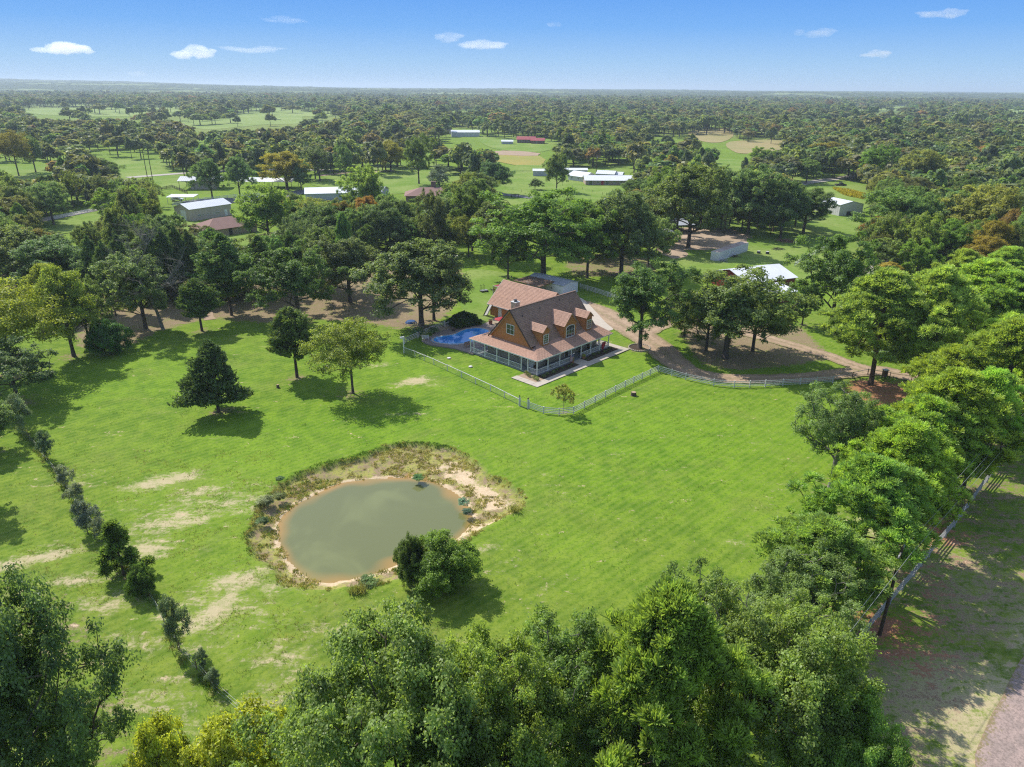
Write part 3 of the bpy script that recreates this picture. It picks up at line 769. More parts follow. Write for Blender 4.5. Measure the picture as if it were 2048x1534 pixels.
def sdist(X, Y, poly):
    """signed distance to a closed polygon, negative inside"""
    poly = np.asarray(poly); n = len(poly)
    best = np.full(X.shape, 1e9); inside = np.zeros(X.shape, bool)
    for i in range(n):
        x1, y1 = poly[i]; x2, y2 = poly[(i + 1) % n]
        dx, dy = x2 - x1, y2 - y1
        t = np.clip(((X - x1) * dx + (Y - y1) * dy) / (dx * dx + dy * dy + 1e-12), 0, 1)
        best = np.minimum(best, np.hypot(X - x1 - t * dx, Y - y1 - t * dy))
        if y1 != y2:
            c = ((y1 > Y) != (y2 > Y)) & (X < (x2 - x1) * (Y - y1) / (y2 - y1) + x1)
            inside ^= c
    return np.where(inside, -best, best)

def vnoise(X, Y, s, seed=0):
    """value noise, vectorised"""
    x = X / s + 31.7 * seed; y = Y / s + 17.3 * seed
    xi = np.floor(x).astype(np.int64); yi = np.floor(y).astype(np.int64); fx = x - xi; fy = y - yi
    fx = fx * fx * (3 - 2 * fx); fy = fy * fy * (3 - 2 * fy)
    def h(a, b):
        n = (a * 374761393 + b * 668265263 + seed * 1274126177) & 0xffffffff
        n = ((n ^ (n >> 13)) * 1274126177) & 0xffffffff
        return ((n ^ (n >> 16)) & 0xffff) / 65535.0
    return (h(xi, yi) * (1 - fx) + h(xi + 1, yi) * fx) * (1 - fy) + (h(xi, yi + 1) * (1 - fx) + h(xi + 1, yi + 1) * fx) * fy

PO = densify(POND_OUT, 4); PI_ = densify(POND_IN, 4)
def sst(x, a, b): 
    t = np.clip((x - a) / (b - a), 0, 1); return t * t * (3 - 2 * t)

def graded(lo, hi, flo, fhi, step, grow=1.09):
    a = list(np.arange(flo, fhi, step)); s = step; x = a[-1]
    while x < hi: s *= grow; x += s; a.append(x)
    b = []; s = step; x = flo
    while x > lo: s *= grow; x -= s; b.append(x)
    return np.array(b[::-1] + a)

def pond_height(X, Y):
    so = sdist(X, Y, PO) + (vnoise(X, Y, 2.2, 3) - 0.5) * 0.9 + (vnoise(X, Y, 0.8, 4) - .5) * 0.3
    si = sdist(X, Y, PI_) + (vnoise(X, Y, 1.6, 5) - 0.5) * 0.35
    din = np.clip(-so, 0, None); dw = np.clip(si, 0, None)
    f = din / np.maximum(din + dw, 1e-6)
    bank = np.where(so < 0, -0.45 * sst(din, 0, 0.55) - (-(WZ) - 0.45) * np.clip(f, 0, 1) ** 0.8, 0)
    bank = bank + np.where(so < 0, (vnoise(X, Y, 1.1, 6) - 0.5) * 0.22 * np.minimum(1, din) * np.minimum(1, dw), 0)
    z = np.where(si < 0, WZ - 1.2 * (1 - np.exp(si / 2.2)) , bank)
    return z, so, si

def build_ground():
    xs = graded(-26000, 26000, -72, 78, 0.5, 1.10); ys = graded(-3000, 30000, 34, 148, 0.5, 1.06)
    X, Y = np.meshgrid(xs, ys)
    Z = np.zeros_like(X)
    zp, so, si = pond_height(X, Y)
    near = (X > -60) & (X < 40) & (Y > 40) & (Y < 120)
    Z = np.where(near, zp, 0)
    Z += np.where((so > 1.0), 1, 0) * ((vnoise(X, Y, 9, 1) - 0.5) * 0.14 + (vnoise(X, Y, 3, 2) - 0.5) * 0.05) * (np.hypot(X, Y) < 400)
    # slow swell beside the pond dam
    D = np.hypot(X, Y)
    Z += -(D / 26000.0) ** 2 * 30
    so_ = np.where(near, so, 99.0); si_ = np.where(near, si, 99.0)
    def blob(px, py, rx, ry, rot=0.0, z=0):
        c = P(px, py); dx = X - c[0]; dy = Y - c[1]
        cr, sr = math.cos(rot), math.sin(rot)
        u = (dx * cr + dy * sr) / rx; v = (-dx * sr + dy * cr) / ry
        return np.exp(-(u * u + v * v))
    dry = np.zeros_like(X); litter = np.zeros_like(X); lush = np.zeros_like(X)
    # dried grass patches
    for (px, py, rx, ry, rt, a) in [(330, 962, 4.5, 1.6, .5, 1.1), (400, 985, 5, 1.5, .3, .7), (350, 1045, 5, 2, .4, .9), (440, 1000, 6, 2, .3, .6), (300, 1100, 2.5, 2, .2, 1.0), (285, 1085, 2, 1, 0, .7),
                                (470, 1160, 3.5, 1.3, .4, 1.0), (430, 1220, 5, 1.3, 1.2, 1.0), (400, 1180, 3, 2, 1.2, .5), (520, 1230, 3, 2, 0, .55), (560, 1310, 4, 2, 0, .65), (540, 1390, 3, 2, 0, .6), (700, 1265, 2.5, 1.2, 0, .9), (760, 1210, 3, 1, 0, .4),
                                (975, 1095, 2.5, 1, .5, .6), (60, 1120, 5, 1.2, .4, 1.0), (150, 1160, 4, 1.4, .3, .8), (200, 1210, 4, 2, 0, .7), (120, 1090, 3, 1, 0, .5), (250, 1290, 4, 2, 0, .6), (300, 1400, 4, 2, .2, .7), (380, 1450, 4, 2, 0, .5),
                                (830, 762, 3.2, 1.6, .5, 1.15), (875, 770, 2.5, 1.2, 0, .6), (760, 730, 3, 1.5, .4, .6), (1250, 905, 2.5, 1, 0, .35), (1500, 885, 2.5, .6, 0, .5), (1470, 1085, 1.6, .6, 0, .7), (900, 730, 3, .8, -.8, .5), (1000, 785, 3, .7, -.8, .5), (150, 960, 6, 3, 0, .4),
                                (1075, 940, 6, 1.0, 2.45, .35), (1110, 985, 7, 1.0, 2.3, .35), (1200, 1040, 8, 1.2, 2.4, .25), (800, 830, 6, 1, .2, .4), (650, 1160, 2, 1, 0, .4), (610, 1250, 5, 3, 0, .4), (840, 1270, 4, 2, 0, .5), (1000, 1140, 5, 1.5, .8, .4), (1100, 1180, 5, 1.5, .8, .35)]:
        dry = np.maximum(dry, a * blob(px, py, rx * 1.25, ry * 1.25, rt))
    dry = np.maximum(dry, 0.75 * blob(1950, 1180, 15, 20, .6)); dry = np.maximum(dry, 1.0 * blob(1900, 1400, 12, 9, .3)); dry = np.maximum(dry, .62 * np.maximum(blob(430, 1010, 13, 5, .3), blob(450, 1210, 12, 6, .9)))
    # lushness : brightest in the house yard, duller by the pond foot and the left pasture
    lush = 0.55 + 0.5 * np.maximum.reduce([blob(1000, 760, 34, 22), blob(1350, 900, 30, 26), blob(600, 850, 22, 12), blob(800, 860, 22, 10), blob(1180, 740, 20, 16), blob(960, 570, 14, 18), blob(300, 760, 18, 14)])
    lush = lush - 0.35 * blob(1100, 960, 7, 1.6, 2.5) - 0.4 * blob(1170, 1040, 7, 1.6, 2.3) - 0.3 * blob(1230, 930, 9, 1.2, 2.5) - 0.7 * blob(1960, 1300, 22, 26) - 0.42 * blob(450, 1250, 22, 14) - 0.35 * blob(850, 1280, 30, 9) - 0.25 * blob(100, 1000, 16, 16) - 0.2 * blob(1150, 1100, 14, 7, .6)
    # leaf litter and bare shade-ground under the woods
    wood = [PX([(-300, 560), (0, 590), (120, 640), (150, 700), (250, 700), (330, 662), (420, 640), (520, 650), (600, 640), (730, 650), (800, 660), (870, 650), (905, 630), (925, 600), (935, 545), (880, 500), (700, 520), (400, 540), (100, 530), (-300, 500)]),
            PX([(1630, 772), (1700, 760), (1780, 752), (1860, 760), (1900, 790), (1880, 830), (1760, 815), (1650, 800)]),
            PX([(1330, 620), (1400, 600), (1530, 620), (1620, 660), (1680, 720), (1600, 735), (1480, 745), (1400, 735), (1370, 700)]),
            PX([(1890, 700), (2300, 640), (2300, 1000), (2060, 900), (1960, 860)]),
            PX([(1620, 1320), (1700, 1200), (1760, 1110), (1860, 1000), (1960, 880), (2100, 780), (2300, 1000), (2080, 1250), (1960, 1440), (1900, 1600), (1500, 1650)]),
            PX([(1130, 555), (1320, 560), (1330, 520), (1210, 500), (1120, 520)]),
            PX([(1310, 480), (1500, 440), (1500, 480), (1400, 510), (1320, 500)]),
            PX([(600, 1650), (1000, 1430), (1500, 1380), (1700, 1350), (1800, 1700), (600, 1900)]),
            PX([(-200, 1160), (60, 1130), (180, 1170), (300, 1380), (330, 1550), (-200, 1700)])]
    wa = [1.0, .5, 1.0, .8, .6, .8, 1.0, .45, .5]
    for w_, a_ in zip(wood, wa):
        s = sdist(X, Y, np.array(w_)); litter = np.maximum(litter, a_ * sst(-s, -1.5, 3.0))
    far = sst(Y + 0.35 * np.abs(X), 560, 900)
    cl = vnoise(X, Y, 130, 21); litter = np.maximum(litter, far * 0.55 * (cl > .37)); lush = lush - .45 * far * (cl < .40)
    litter = np.maximum(litter, 0.5 * sst(sdist(X, Y, np.array(PX([(1480, 500), (2300, 420), (2300, 620), (1750, 560)]))) * -1, -2, 6))
    for t in TREE_SPOTS:
        if t[1] < 160 and t[3] != 'shrub':
            r = t[2] * 0.42 + 0.4
            litter = np.maximum(litter, 0.75 * np.exp(-((X - t[0]) ** 2 + (Y - t[1]) ** 2) / (r * r)))
    red = blob(1850, 1160, 4, 14, -.5) * .5 + blob(1800, 1310, 5, 5) * .4 + blob(1800, 790, 9, 6.5, .2) * 1.3 + blob(1740, 775, 3.0, 2.5) * .8 + blob(1720, 1240, 4, 3) * .6 + blob(1900, 1060, 5, 4) * .5
    sand = np.maximum.reduce([blob(925, 945, 4.2, 1.5, 2.3), blob(965, 975, 3.8, 1.3, 2.4), blob(985, 1000, 2.0, 1.4, 0), blob(975, 1040, 3.0, .8, .5), blob(900, 918, 1.5, .7, 0), blob(868, 930, 1.6, .5, 0), blob(610, 1005, 1.6, .6, .6) * .8])
    # waterline beach
    sand = np.maximum(sand, 0.92 * np.exp(-((si_ - 0.25) / 0.55) ** 2) * (si_ < 90))
    bank = sst(-so_, -0.3, 0.7)
    verts = np.stack([X, Y, Z], -1).reshape(-1, 3)
    ny, nx = X.shape
    I = np.arange(ny * nx).reshape(ny, nx)
    F = np.stack([I[:-1, :-1], I[:-1, 1:], I[1:, 1:], I[1:, :-1]], -1).reshape(-1, 4)
    me = bpy.data.meshes.new('ground')
    me.vertices.add(len(verts)); me.vertices.foreach_set('co', verts.astype(np.float32).ravel())
    me.loops.add(F.size); me.loops.foreach_set('vertex_index', F.astype(np.int32).ravel())
    me.polygons.add(len(F)); me.polygons.foreach_set('loop_start', np.arange(0, F.size, 4, dtype=np.int32)); me.polygons.foreach_set('loop_total', np.full(len(F), 4, np.int32))
    def cattr(nm, a, b, c):
        at = me.attributes.new(nm, 'FLOAT_COLOR', 'POINT')
        arr = np.stack([a.ravel(), b.ravel(), c.ravel(), np.ones(a.size)], 1).astype(np.float32)
        at.data.foreach_set('color', arr.ravel())
    cattr('cover', dry, litter, np.clip(lush, 0, 1))
    cattr('shore', np.clip(sand, 0, 1), bank, np.clip(red, 0, 1))
    me.polygons.foreach_set('use_smooth', np.ones(len(F), bool))
    me.update(calc_edges=True)
    me.materials.append(ground_mat())
    o = ob('ground', me); tag(o, 'wide grassy pasture ground with dried patches and leaf litter', kind='structure')
    return o

def grass_nodes(nt, co, lushv):
    big = noise(nt, 0.045, co, 4, 0.6); mid = noise(nt, 0.42, co, 6, 0.75); fine = noise(nt, 3.2, co, 5, 0.75); tuft = noise(nt, 11.0, co, 3, 0.7)
    dull = mixc(nt, smooth(nt, mid, 0.38, 0.62), (0.082, 0.135, 0.014), (0.195, 0.235, 0.034))
    rich = mixc(nt, smooth(nt, mid, 0.38, 0.62), (0.074, 0.170, 0.008), (0.165, 0.282, 0.014))
    g = mixc(nt, lushv, dull, rich)
    g = mixc(nt, mth(nt, 'MULTIPLY', smooth(nt, big, 0.42, 0.66), 0.45), g, (0.200, 0.320, 0.022))
    wear = smooth(nt, noise(nt, 0.11, co, 6, 0.72, 0.5), 0.50, 0.70)
    g = mixc(nt, mth(nt, 'MULTIPLY', wear, 0.42), g, (0.20, 0.205, 0.055))
    g = mixc(nt, mth(nt, 'MULTIPLY', smooth(nt, noise(nt, 1.25, co, 5, 0.7), 0.56, 0.70), 0.5), g, (0.045, 0.125, 0.010))
    g = mixc(nt, mth(nt, 'MULTIPLY', smooth(nt, fine, 0.46, 0.66), 0.75), g, (0.050, 0.125, 0.010))
    g = mixc(nt, mth(nt, 'MULTIPLY', smooth(nt, tuft, 0.50, 0.70), 0.5), g, (0.220, 0.330, 0.032))
    return g, fine, tuft, mid

def ground_mat():
    m, nt, out = new_mat('ground_grass')
    b = nt.nodes.new('ShaderNodeBsdfPrincipled'); nt.links.new(b.outputs[0], out.inputs[0])
    b.inputs['Roughness'].default_value = 0.95; b.inputs['Specular IOR Level'].default_value = 0.08
    co = geo_pos(nt)
    def sep(nm):
        a = N(nt, 'ShaderNodeAttribute', attribute_name=nm); s = nt.nodes.new('ShaderNodeSeparateColor'); nt.links.new(a.outputs['Color'], s.inputs[0]); return s.outputs
    cv = sep('cover'); sh = sep('shore')
    g, fine, tuft, mid = grass_nodes(nt, co, cv[2])
    # mowing passes
    mp = nt.nodes.new('ShaderNodeMapping'); mp.inputs['Rotation'].default_value = (0, 0, 0.82); nt.links.new(co, mp.inputs[0])
    wv = nt.nodes.new('ShaderNodeTexWave'); wv.inputs['Scale'].default_value = 0.32; wv.inputs['Distortion'].default_value = 1.2; wv.inputs['Detail'].default_value = 2; wv.inputs['Detail Scale'].default_value = 0.6
    nt.links.new(mp.outputs[0], wv.inputs['Vector'])
    g = mixc(nt, mth(nt, 'MULTIPLY', wv.outputs['Fac'], 0.32), g, (0.21, 0.27, 0.05))
    # broken dried grass
    ms = nt.nodes.new('ShaderNodeMapping'); ms.inputs['Rotation'].default_value = (0, 0, -0.75); ms.inputs['Scale'].default_value = (0.28, 1.5, 1); nt.links.new(co, ms.inputs[0])
    n1 = mth(nt, 'MULTIPLY', mth(nt, 'SUBTRACT', noise(nt, 0.75, co, 6, 0.75, 0.8), 0.5), 2.4)
    n2 = mth(nt, 'MULTIPLY', mth(nt, 'SUBTRACT', fine, 0.5), 1.6)
    n3 = mth(nt, 'MULTIPLY', mth(nt, 'SUBTRACT', noise(nt, 0.6, ms.outputs[0], 5, 0.7), 0.5), 1.8)
    brk = mth(nt, 'ADD', 0.72, mth(nt, 'ADD', n1, mth(nt, 'ADD', n2, n3)))
    dv = smooth(nt, mth(nt, 'ADD', mth(nt, 'MULTIPLY', cv[0], 1.15), brk), 1.15, 2.0)
    g = mixc(nt, mth(nt, 'MULTIPLY', dv, 0.85), g, mixc(nt, tuft, (0.40, 0.33, 0.19), (0.60, 0.48, 0.31)))
    # thin scattering of yellowed blades everywhere
    sc = smooth(nt, noise(nt, 0.16, co, 5, 0.7), 0.56, 0.74)
    g = mixc(nt, mth(nt, 'MULTIPLY', mth(nt, 'MULTIPLY', sc, smooth(nt, fine, 0.42, 0.6)), mth(nt, 'SUBTRACT', 0.62, mth(nt, 'MULTIPLY', cv[2], 0.5))), g, (0.33, 0.30, 0.14))
    # litter
    lv = smooth(nt, mth(nt, 'ADD', mth(nt, 'MULTIPLY', cv[1], 1.25), brk), 1.30, 1.8)
    lit = mixc(nt, smooth(nt, tuft, 0.35, 0.65), (0.15, 0.105, 0.068), (0.38, 0.275, 0.18))
    lit = mixc(nt, mth(nt, 'MULTIPLY', smooth(nt, mid, 0.5, 0.65), 0.6), lit, (0.17, 0.185, 0.05))
    g = mixc(nt, mth(nt, 'MULTIPLY', lv, 0.92), g, lit)
    rv = smooth(nt, mth(nt, 'ADD', mth(nt, 'MULTIPLY', sh[2], 1.2), brk), 1.3, 1.75)
    g = mixc(nt, mth(nt, 'MULTIPLY', rv, 0.85), g, mixc(nt, tuft, (0.30, 0.115, 0.07), (0.44, 0.20, 0.12)))
    # pond bank weeds and sand
    weed = mixc(nt, smooth(nt, noise(nt, 0.8, co, 5, 0.7), 0.42, 0.6), (0.30, 0.29, 0.07), (0.27, 0.19, 0.12))
    weed = mixc(nt, smooth(nt, noise(nt, 2.6, co, 4, 0.7), 0.5, 0.66), weed, (0.12, 0.15, 0.035))
    weed = mixc(nt, mth(nt, 'MULTIPLY', smooth(nt, tuft, 0.5, 0.7), 0.5), weed, (0.46, 0.38, 0.22))
    g = mixc(nt, sh[1], g, weed)
    sv = smooth(nt, mth(nt, 'ADD', sh[0], mth(nt, 'MULTIPLY', brk, 0.9)), 1.0, 1.35)
    g = mixc(nt, sv, g, mixc(nt, smooth(nt, fine, 0.3, 0.7), (0.62, 0.50, 0.34), (0.50, 0.36, 0.21)))
    # wet, iron-stained rim below the waterline
    sx = nt.nodes.new('ShaderNodeSeparateXYZ'); nt.links.new(co, sx.inputs[0])
    wet = smooth(nt, mth(nt, 'MULTIPLY', sx.outputs[2], -1.0), -WZ - 0.04, -WZ + 0.12)
    g = mixc(nt, wet, g, (0.36, 0.20, 0.06))
    # far land goes woodland coloured
    vd = nt.nodes.new('ShaderNodeVectorMath'); vd.operation = 'LENGTH'; nt.links.new(co, vd.inputs[0])
    fv = smooth(nt, vd.outputs['Value'], 1500.0, 2600.0)
    fw = mixc(nt, smooth(nt, noise(nt, 0.0016, co, 6, 0.62), 0.53, 0.60), (0.055, 0.075, 0.040), (0.17, 0.21, 0.09))
    g = mixc(nt, fv, g, fw)
    nt.links.new(g, b.inputs['Base Color'])
    bp = nt.nodes.new('ShaderNodeBump'); bp.inputs['Strength'].default_value = 0.5; bp.inputs['Distance'].default_value = 0.12
    hsum = mth(nt, 'ADD', mth(nt, 'MULTIPLY', fine, 0.8), mth(nt, 'MULTIPLY', tuft, 0.5))
    nt.links.new(hsum, bp.inputs['Height']); nt.links.new(bp.outputs[0], b.inputs['Normal'])
    return m

def sheet(name, outline, z, m, label, kind='structure', jitter=0.25, n=4, thick=0.0, smooth_=True):
    """flat ground sheet with a natural (slightly uneven) outline"""
    p = densify(outline, n) if smooth_ else np.array(outline)
    r = np.random.default_rng(len(name) + int(abs(p[0][0]) * 7))
    p = p + r.normal(size=p.shape) * jitter
    mb = MB(); mb.poly([(x, y, z) for x, y in p])
    if thick:
        k = len(p)
        for i in range(k):
            a = p[i]; b = p[(i + 1) % k]
            mb.quad((a[0], a[1], z - thick), (b[0], b[1], z - thick), (b[0], b[1], z), (a[0], a[1], z))
    me = mb.mesh(name, m)
    o = ob(name, me); tag(o, label, kind=kind)
    bm_tri(me)
    return o

import bmesh
def bm_tri(me):
    bm = bmesh.new(); bm.from_mesh(me)
    bmesh.ops.triangulate(bm, faces=[f for f in bm.faces if len(f.verts) > 4])
    bmesh.ops.recalc_face_normals(bm, faces=bm.faces)
    up = [f for f in bm.faces if abs(f.normal.z) > 0.9 and f.normal.z < 0]
    if up: bmesh.ops.reverse_faces(bm, faces=up)
    bm.to_mesh(me); bm.free()

def ribbon(name, center_px, widths, z, m, label, jitter=0.12, world_pts=None, kind='structure'):
    c = np.array(world_pts if world_pts is not None else PX(center_px)); 
    # densify open
    pts = []; ws = []
    for i in range(len(c) - 1):
        a, b = c[max(i - 1, 0)], c[i]; cc, d = c[i + 1], c[min(i + 2, len(c) - 1)]
        for k in range(6):
            t = k / 6
            pts.append(0.5 * ((2 * b) + (-a + cc) * t + (2 * a - 5 * b + 4 * cc - d) * t * t + (-a + 3 * b - 3 * cc + d) * t ** 3)); ws.append(widths[i] * (1 - t) + widths[i + 1] * t)
    pts.append(c[-1]); ws.append(widths[-1])
    pts = np.array(pts); r = np.random.default_rng(int(abs(pts[0][0] * 13)) + 5)
    mb = MB(); L = []; R_ = []
    for i in range(len(pts)):
        d = pts[min(i + 1, len(pts) - 1)] - pts[max(i - 1, 0)]; d = d / np.linalg.norm(d); nrm = np.array([-d[1], d[0]])
        L.append(pts[i] + nrm * (ws[i] / 2 + r.normal() * jitter)); R_.append(pts[i] - nrm * (ws[i] / 2 + r.normal() * jitter))
    for i in range(len(pts) - 1):
        mb.quad((*R_[i], z), (*R_[i + 1], z), (*L[i + 1], z), (*L[i], z), uv=[(0, i), (0, i + 1), (1, i + 1), (1, i)])
    o = mb.build(name, m); tag(o, label, kind=kind); return o

GRAVEL = mat('tan_gravel', (0.43, 0.33, 0.225), 0.95, (0.31, 0.235, 0.155), 0.6, 0.9, 0.5, 14, spec=0.1)
def track_mat(name, col, col2, ruts=True, grass=(0.125, 0.17, 0.03), edge=0.8, cracks=False):
    m, nt, out = new_mat(name)
    b = nt.nodes.new('ShaderNodeBsdfPrincipled'); nt.links.new(b.outputs[0], out.inputs[0])
    b.inputs['Roughness'].default_value = 0.95; b.inputs['Specular IOR Level'].default_value = 0.1
    co = geo_pos(nt); uv = nt.nodes.new('ShaderNodeUVMap').outputs[0]; sx = nt.nodes.new('ShaderNodeSeparateXYZ'); nt.links.new(uv, sx.inputs[0])
    t = mth(nt, 'ABSOLUTE', mth(nt, 'MULTIPLY', mth(nt, 'SUBTRACT', sx.outputs[0], 0.5), 2.0))
    n1 = noise(nt, 0.5, co, 5, 0.7); n2 = noise(nt, 5.0, co, 4, 0.75); n3 = noise(nt, 1.8, co, 4, .7)
    c = mixc(nt, smooth(nt, n1, 0.38, 0.62), col, col2)
    c = mixc(nt, mth(nt, 'MULTIPLY', smooth(nt, n2, 0.42, 0.62), 0.6), c, tuple(x * 0.55 for x in col2))
    c = mixc(nt, mth(nt, 'MULTIPLY', smooth(nt, n3, 0.55, 0.7), 0.4), c, tuple(min(1, x * 1.3) for x in col))
    if ruts:
        rt = mth(nt, 'ABSOLUTE', mth(nt, 'SUBTRACT', t, 0.42)); rv = mth(nt, 'SUBTRACT', 1.0, smooth(nt, rt, 0.06, 0.22))
        c = mixc(nt, mth(nt, 'MULTIPLY', rv, 0.22), c, tuple(min(1, x * 1.28) for x in col))
        cen = mth(nt, 'SUBTRACT', 1.0, smooth(nt, mth(nt, 'ADD', t, mth(nt, 'MULTIPLY', mth(nt, 'SUBTRACT', n3, .5), 1.2)), -0.05, 0.16))
        c = mixc(nt, mth(nt, 'MULTIPLY', cen, 0.5), c, (0.20, 0.19, 0.08))
    if cracks:
        vo = nt.nodes.new('ShaderNodeTexVoronoi'); vo.feature = 'DISTANCE_TO_EDGE'; vo.inputs['Scale'].default_value = 0.35; nt.links.new(co, vo.inputs['Vector'])
        c = mixc(nt, mth(nt, 'SUBTRACT', 0.6, mth(nt, 'MULTIPLY', smooth(nt, vo.outputs['Distance'], 0.004, 0.02), 0.6)), c, (0.09, 0.08, 0.075))
    ev = smooth(nt, mth(nt, 'ADD', t, mth(nt, 'ADD', mth(nt, 'MULTIPLY', mth(nt, 'SUBTRACT', n3, 0.5), 0.7), mth(nt, 'MULTIPLY', mth(nt, 'SUBTRACT', n2, 0.5), 0.6))), edge, edge + 0.16)
    c = mixc(nt, ev, c, mixc(nt, smooth(nt, n2, 0.4, 0.6), grass, (0.22, 0.19, 0.09)))
    nt.links.new(c, b.inputs['Base Color'])
    bp = nt.nodes.new('ShaderNodeBump'); bp.inputs['Strength'].default_value = 0.5; bp.inputs['Distance'].default_value = 0.05
    nt.links.new(n2, bp.inputs['Height']); nt.links.new(bp.outputs[0], b.inputs['Normal'])
    return m
DRIVE = track_mat('gravel_track', (0.42, 0.305, 0.205), (0.31, 0.22, 0.145))
ROADM = track_mat('patched_asphalt', (0.40, 0.30, 0.26), (0.30, 0.235, 0.205), False, (0.30, 0.20, 0.13), 0.86, False)
CONCRETE = mat('pale_concrete', (0.56, 0.49, 0.40), 0.9, (0.46, 0.40, 0.33), 1.0, 0.8, 0.2, 10, spec=0.15)
STONEDECK = mat('pool_deck_stone', (0.33, 0.27, 0.235), 0.85, (0.22, 0.185, 0.165), 2.2, 0.9, 0.6, 7, spec=0.2)
ASPHALT = mat('worn_asphalt', (0.33, 0.265, 0.245), 0.9, (0.25, 0.205, 0.195), 0.5, 0.8, 0.4, 16, spec=0.15)
ASPHALT_G = mat('grey_asphalt', (0.20, 0.20, 0.205), 0.9, (0.15, 0.15, 0.155), 0.3, 0.8, spec=0.15)
PALEROAD = mat('pale_road_gravel', (0.50, 0.45, 0.40), 0.9, (0.40, 0.36, 0.31), 0.2, 0.8, spec=0.1)
DIRT = mat('bare_dirt', (0.46, 0.34, 0.24), 0.95, (0.34, 0.25, 0.17), 0.25, 0.9, spec=0.05)
MULCH = mat('dark_mulch', (0.055, 0.04, 0.032), 0.95, (0.10, 0.075, 0.055), 6, 0.9, 0.8, 20, spec=0.05)

def field_mat(name, a, b_, s=0.02):
    m, nt, out = new_mat(name)
    b = nt.nodes.new('ShaderNodeBsdfPrincipled'); nt.links.new(b.outputs[0], out.inputs[0])
    b.inputs['Roughness'].default_value = 0.95; b.inputs['Specular IOR Level'].default_value = 0.05
    co = geo_pos(nt)
    c = mixc(nt, smooth(nt, noise(nt, s, co, 6, 0.65), 0.35, 0.65), a, b_)
    c = mixc(nt, mth(nt, 'MULTIPLY', smooth(nt, noise(nt, s * 14, co, 5, 0.7), 0.45, 0.7), 0.5), c, tuple(x * 0.6 for x in a))
    nt.links.new(c, b.inputs['Base Color']); return m

def water_mat(name, c_deep, c_edge, rough=0.06, ripple=0.02, cloud_mottle=True, spec=0.5):
    m, nt, out = new_mat(name)
    b = nt.nodes.new('ShaderNodeBsdfPrincipled'); nt.links.new(b.outputs[0], out.inputs[0])
    co = geo_pos(nt)
    at = N(nt, 'ShaderNodeAttribute', attribute_name='depth')
    c = mixc(nt, at.outputs['Fac'], c_edge, c_deep)
    if cloud_mottle:
        c = mixc(nt, mth(nt, 'MULTIPLY', smooth(nt, noise(nt, 0.11, co, 3, 0.5, 0.8), 0.48, 0.70), 0.5), c, tuple(min(1, x * 1.5) for x in c_deep))  # paler noise patches in the base colour stand in for cloud reflections
    nt.links.new(c, b.inputs['Base Color'])
    b.inputs['Roughness'].default_value = rough; b.inputs['IOR'].default_value = 1.33; b.inputs['Specular IOR Level'].default_value = spec
    bp = nt.nodes.new('ShaderNodeBump'); bp.inputs['Strength'].default_value = 0.25; bp.inputs['Distance'].default_value = ripple
    nt.links.new(noise(nt, 1.6, co, 3), bp.inputs['Height']); nt.links.new(bp.outputs[0], b.inputs['Normal'])
    return m

def water_sheet(name, outline, z, m, label, margin=0.5, span=1.4, parent=None, kind='structure'):
    """water surface as a fine grid clipped to its outline, depth stored per point"""
    p = np.array(outline); x0, y0 = p.min(0) - 1.5; x1, y1 = p.max(0) + 1.5
    st = 0.35
    xs = np.arange(x0, x1, st); ys = np.arange(y0, y1, st); X, Y = np.meshgrid(xs, ys)
    s = sdist(X, Y, p)
    V = np.stack([X, Y, np.full_like(X, z)], -1).reshape(-1, 3); ny, nx = X.shape
    I = np.arange(nx * ny).reshape(ny, nx); F = np.stack([I[:-1, :-1], I[:-1, 1:], I[1:, 1:], I[1:, :-1]], -1).reshape(-1, 4)
    ok = (s.ravel()[F] < margin).any(1); F = F[ok]
    used = np.unique(F); mp = np.full(len(V), -1); mp[used] = np.arange(len(used))
    me = bpy.data.meshes.new(name); me.from_pydata(V[used].tolist(), [], mp[F].tolist())
    at = me.attributes.new('depth', 'FLOAT', 'POINT')
    dep = np.clip(-(s.ravel()[used] - 0.1 + (vnoise(V[used][:, 0], V[used][:, 1], 2.5, 9) - .5) * 1.6) / span, 0, 1)
    at.data.foreach_set('value', dep.astype(np.float32)); me.materials.append(m); me.update()
    o = ob(name, me, parent); 
    if label: tag(o, label, kind=kind)
    return o
# ------------------------------------------------------------------ main house (local frame: x along the front porch, y to the back)
EZ = 2.85
HC = P(1074.6, 723, EZ); HR = P(1226.3, 665.9, EZ)
HU = (HR - HC)[:2]; HU = HU / np.linalg.norm(HU); HV = np.array([-HU[1], HU[0]])
HYAW = math.atan2(HU[1], HU[0])
def HW(u, v, z=0): return (HC[0] + HU[0] * u + HV[0] * v, HC[1] + HU[1] * u + HV[1] * v, z)

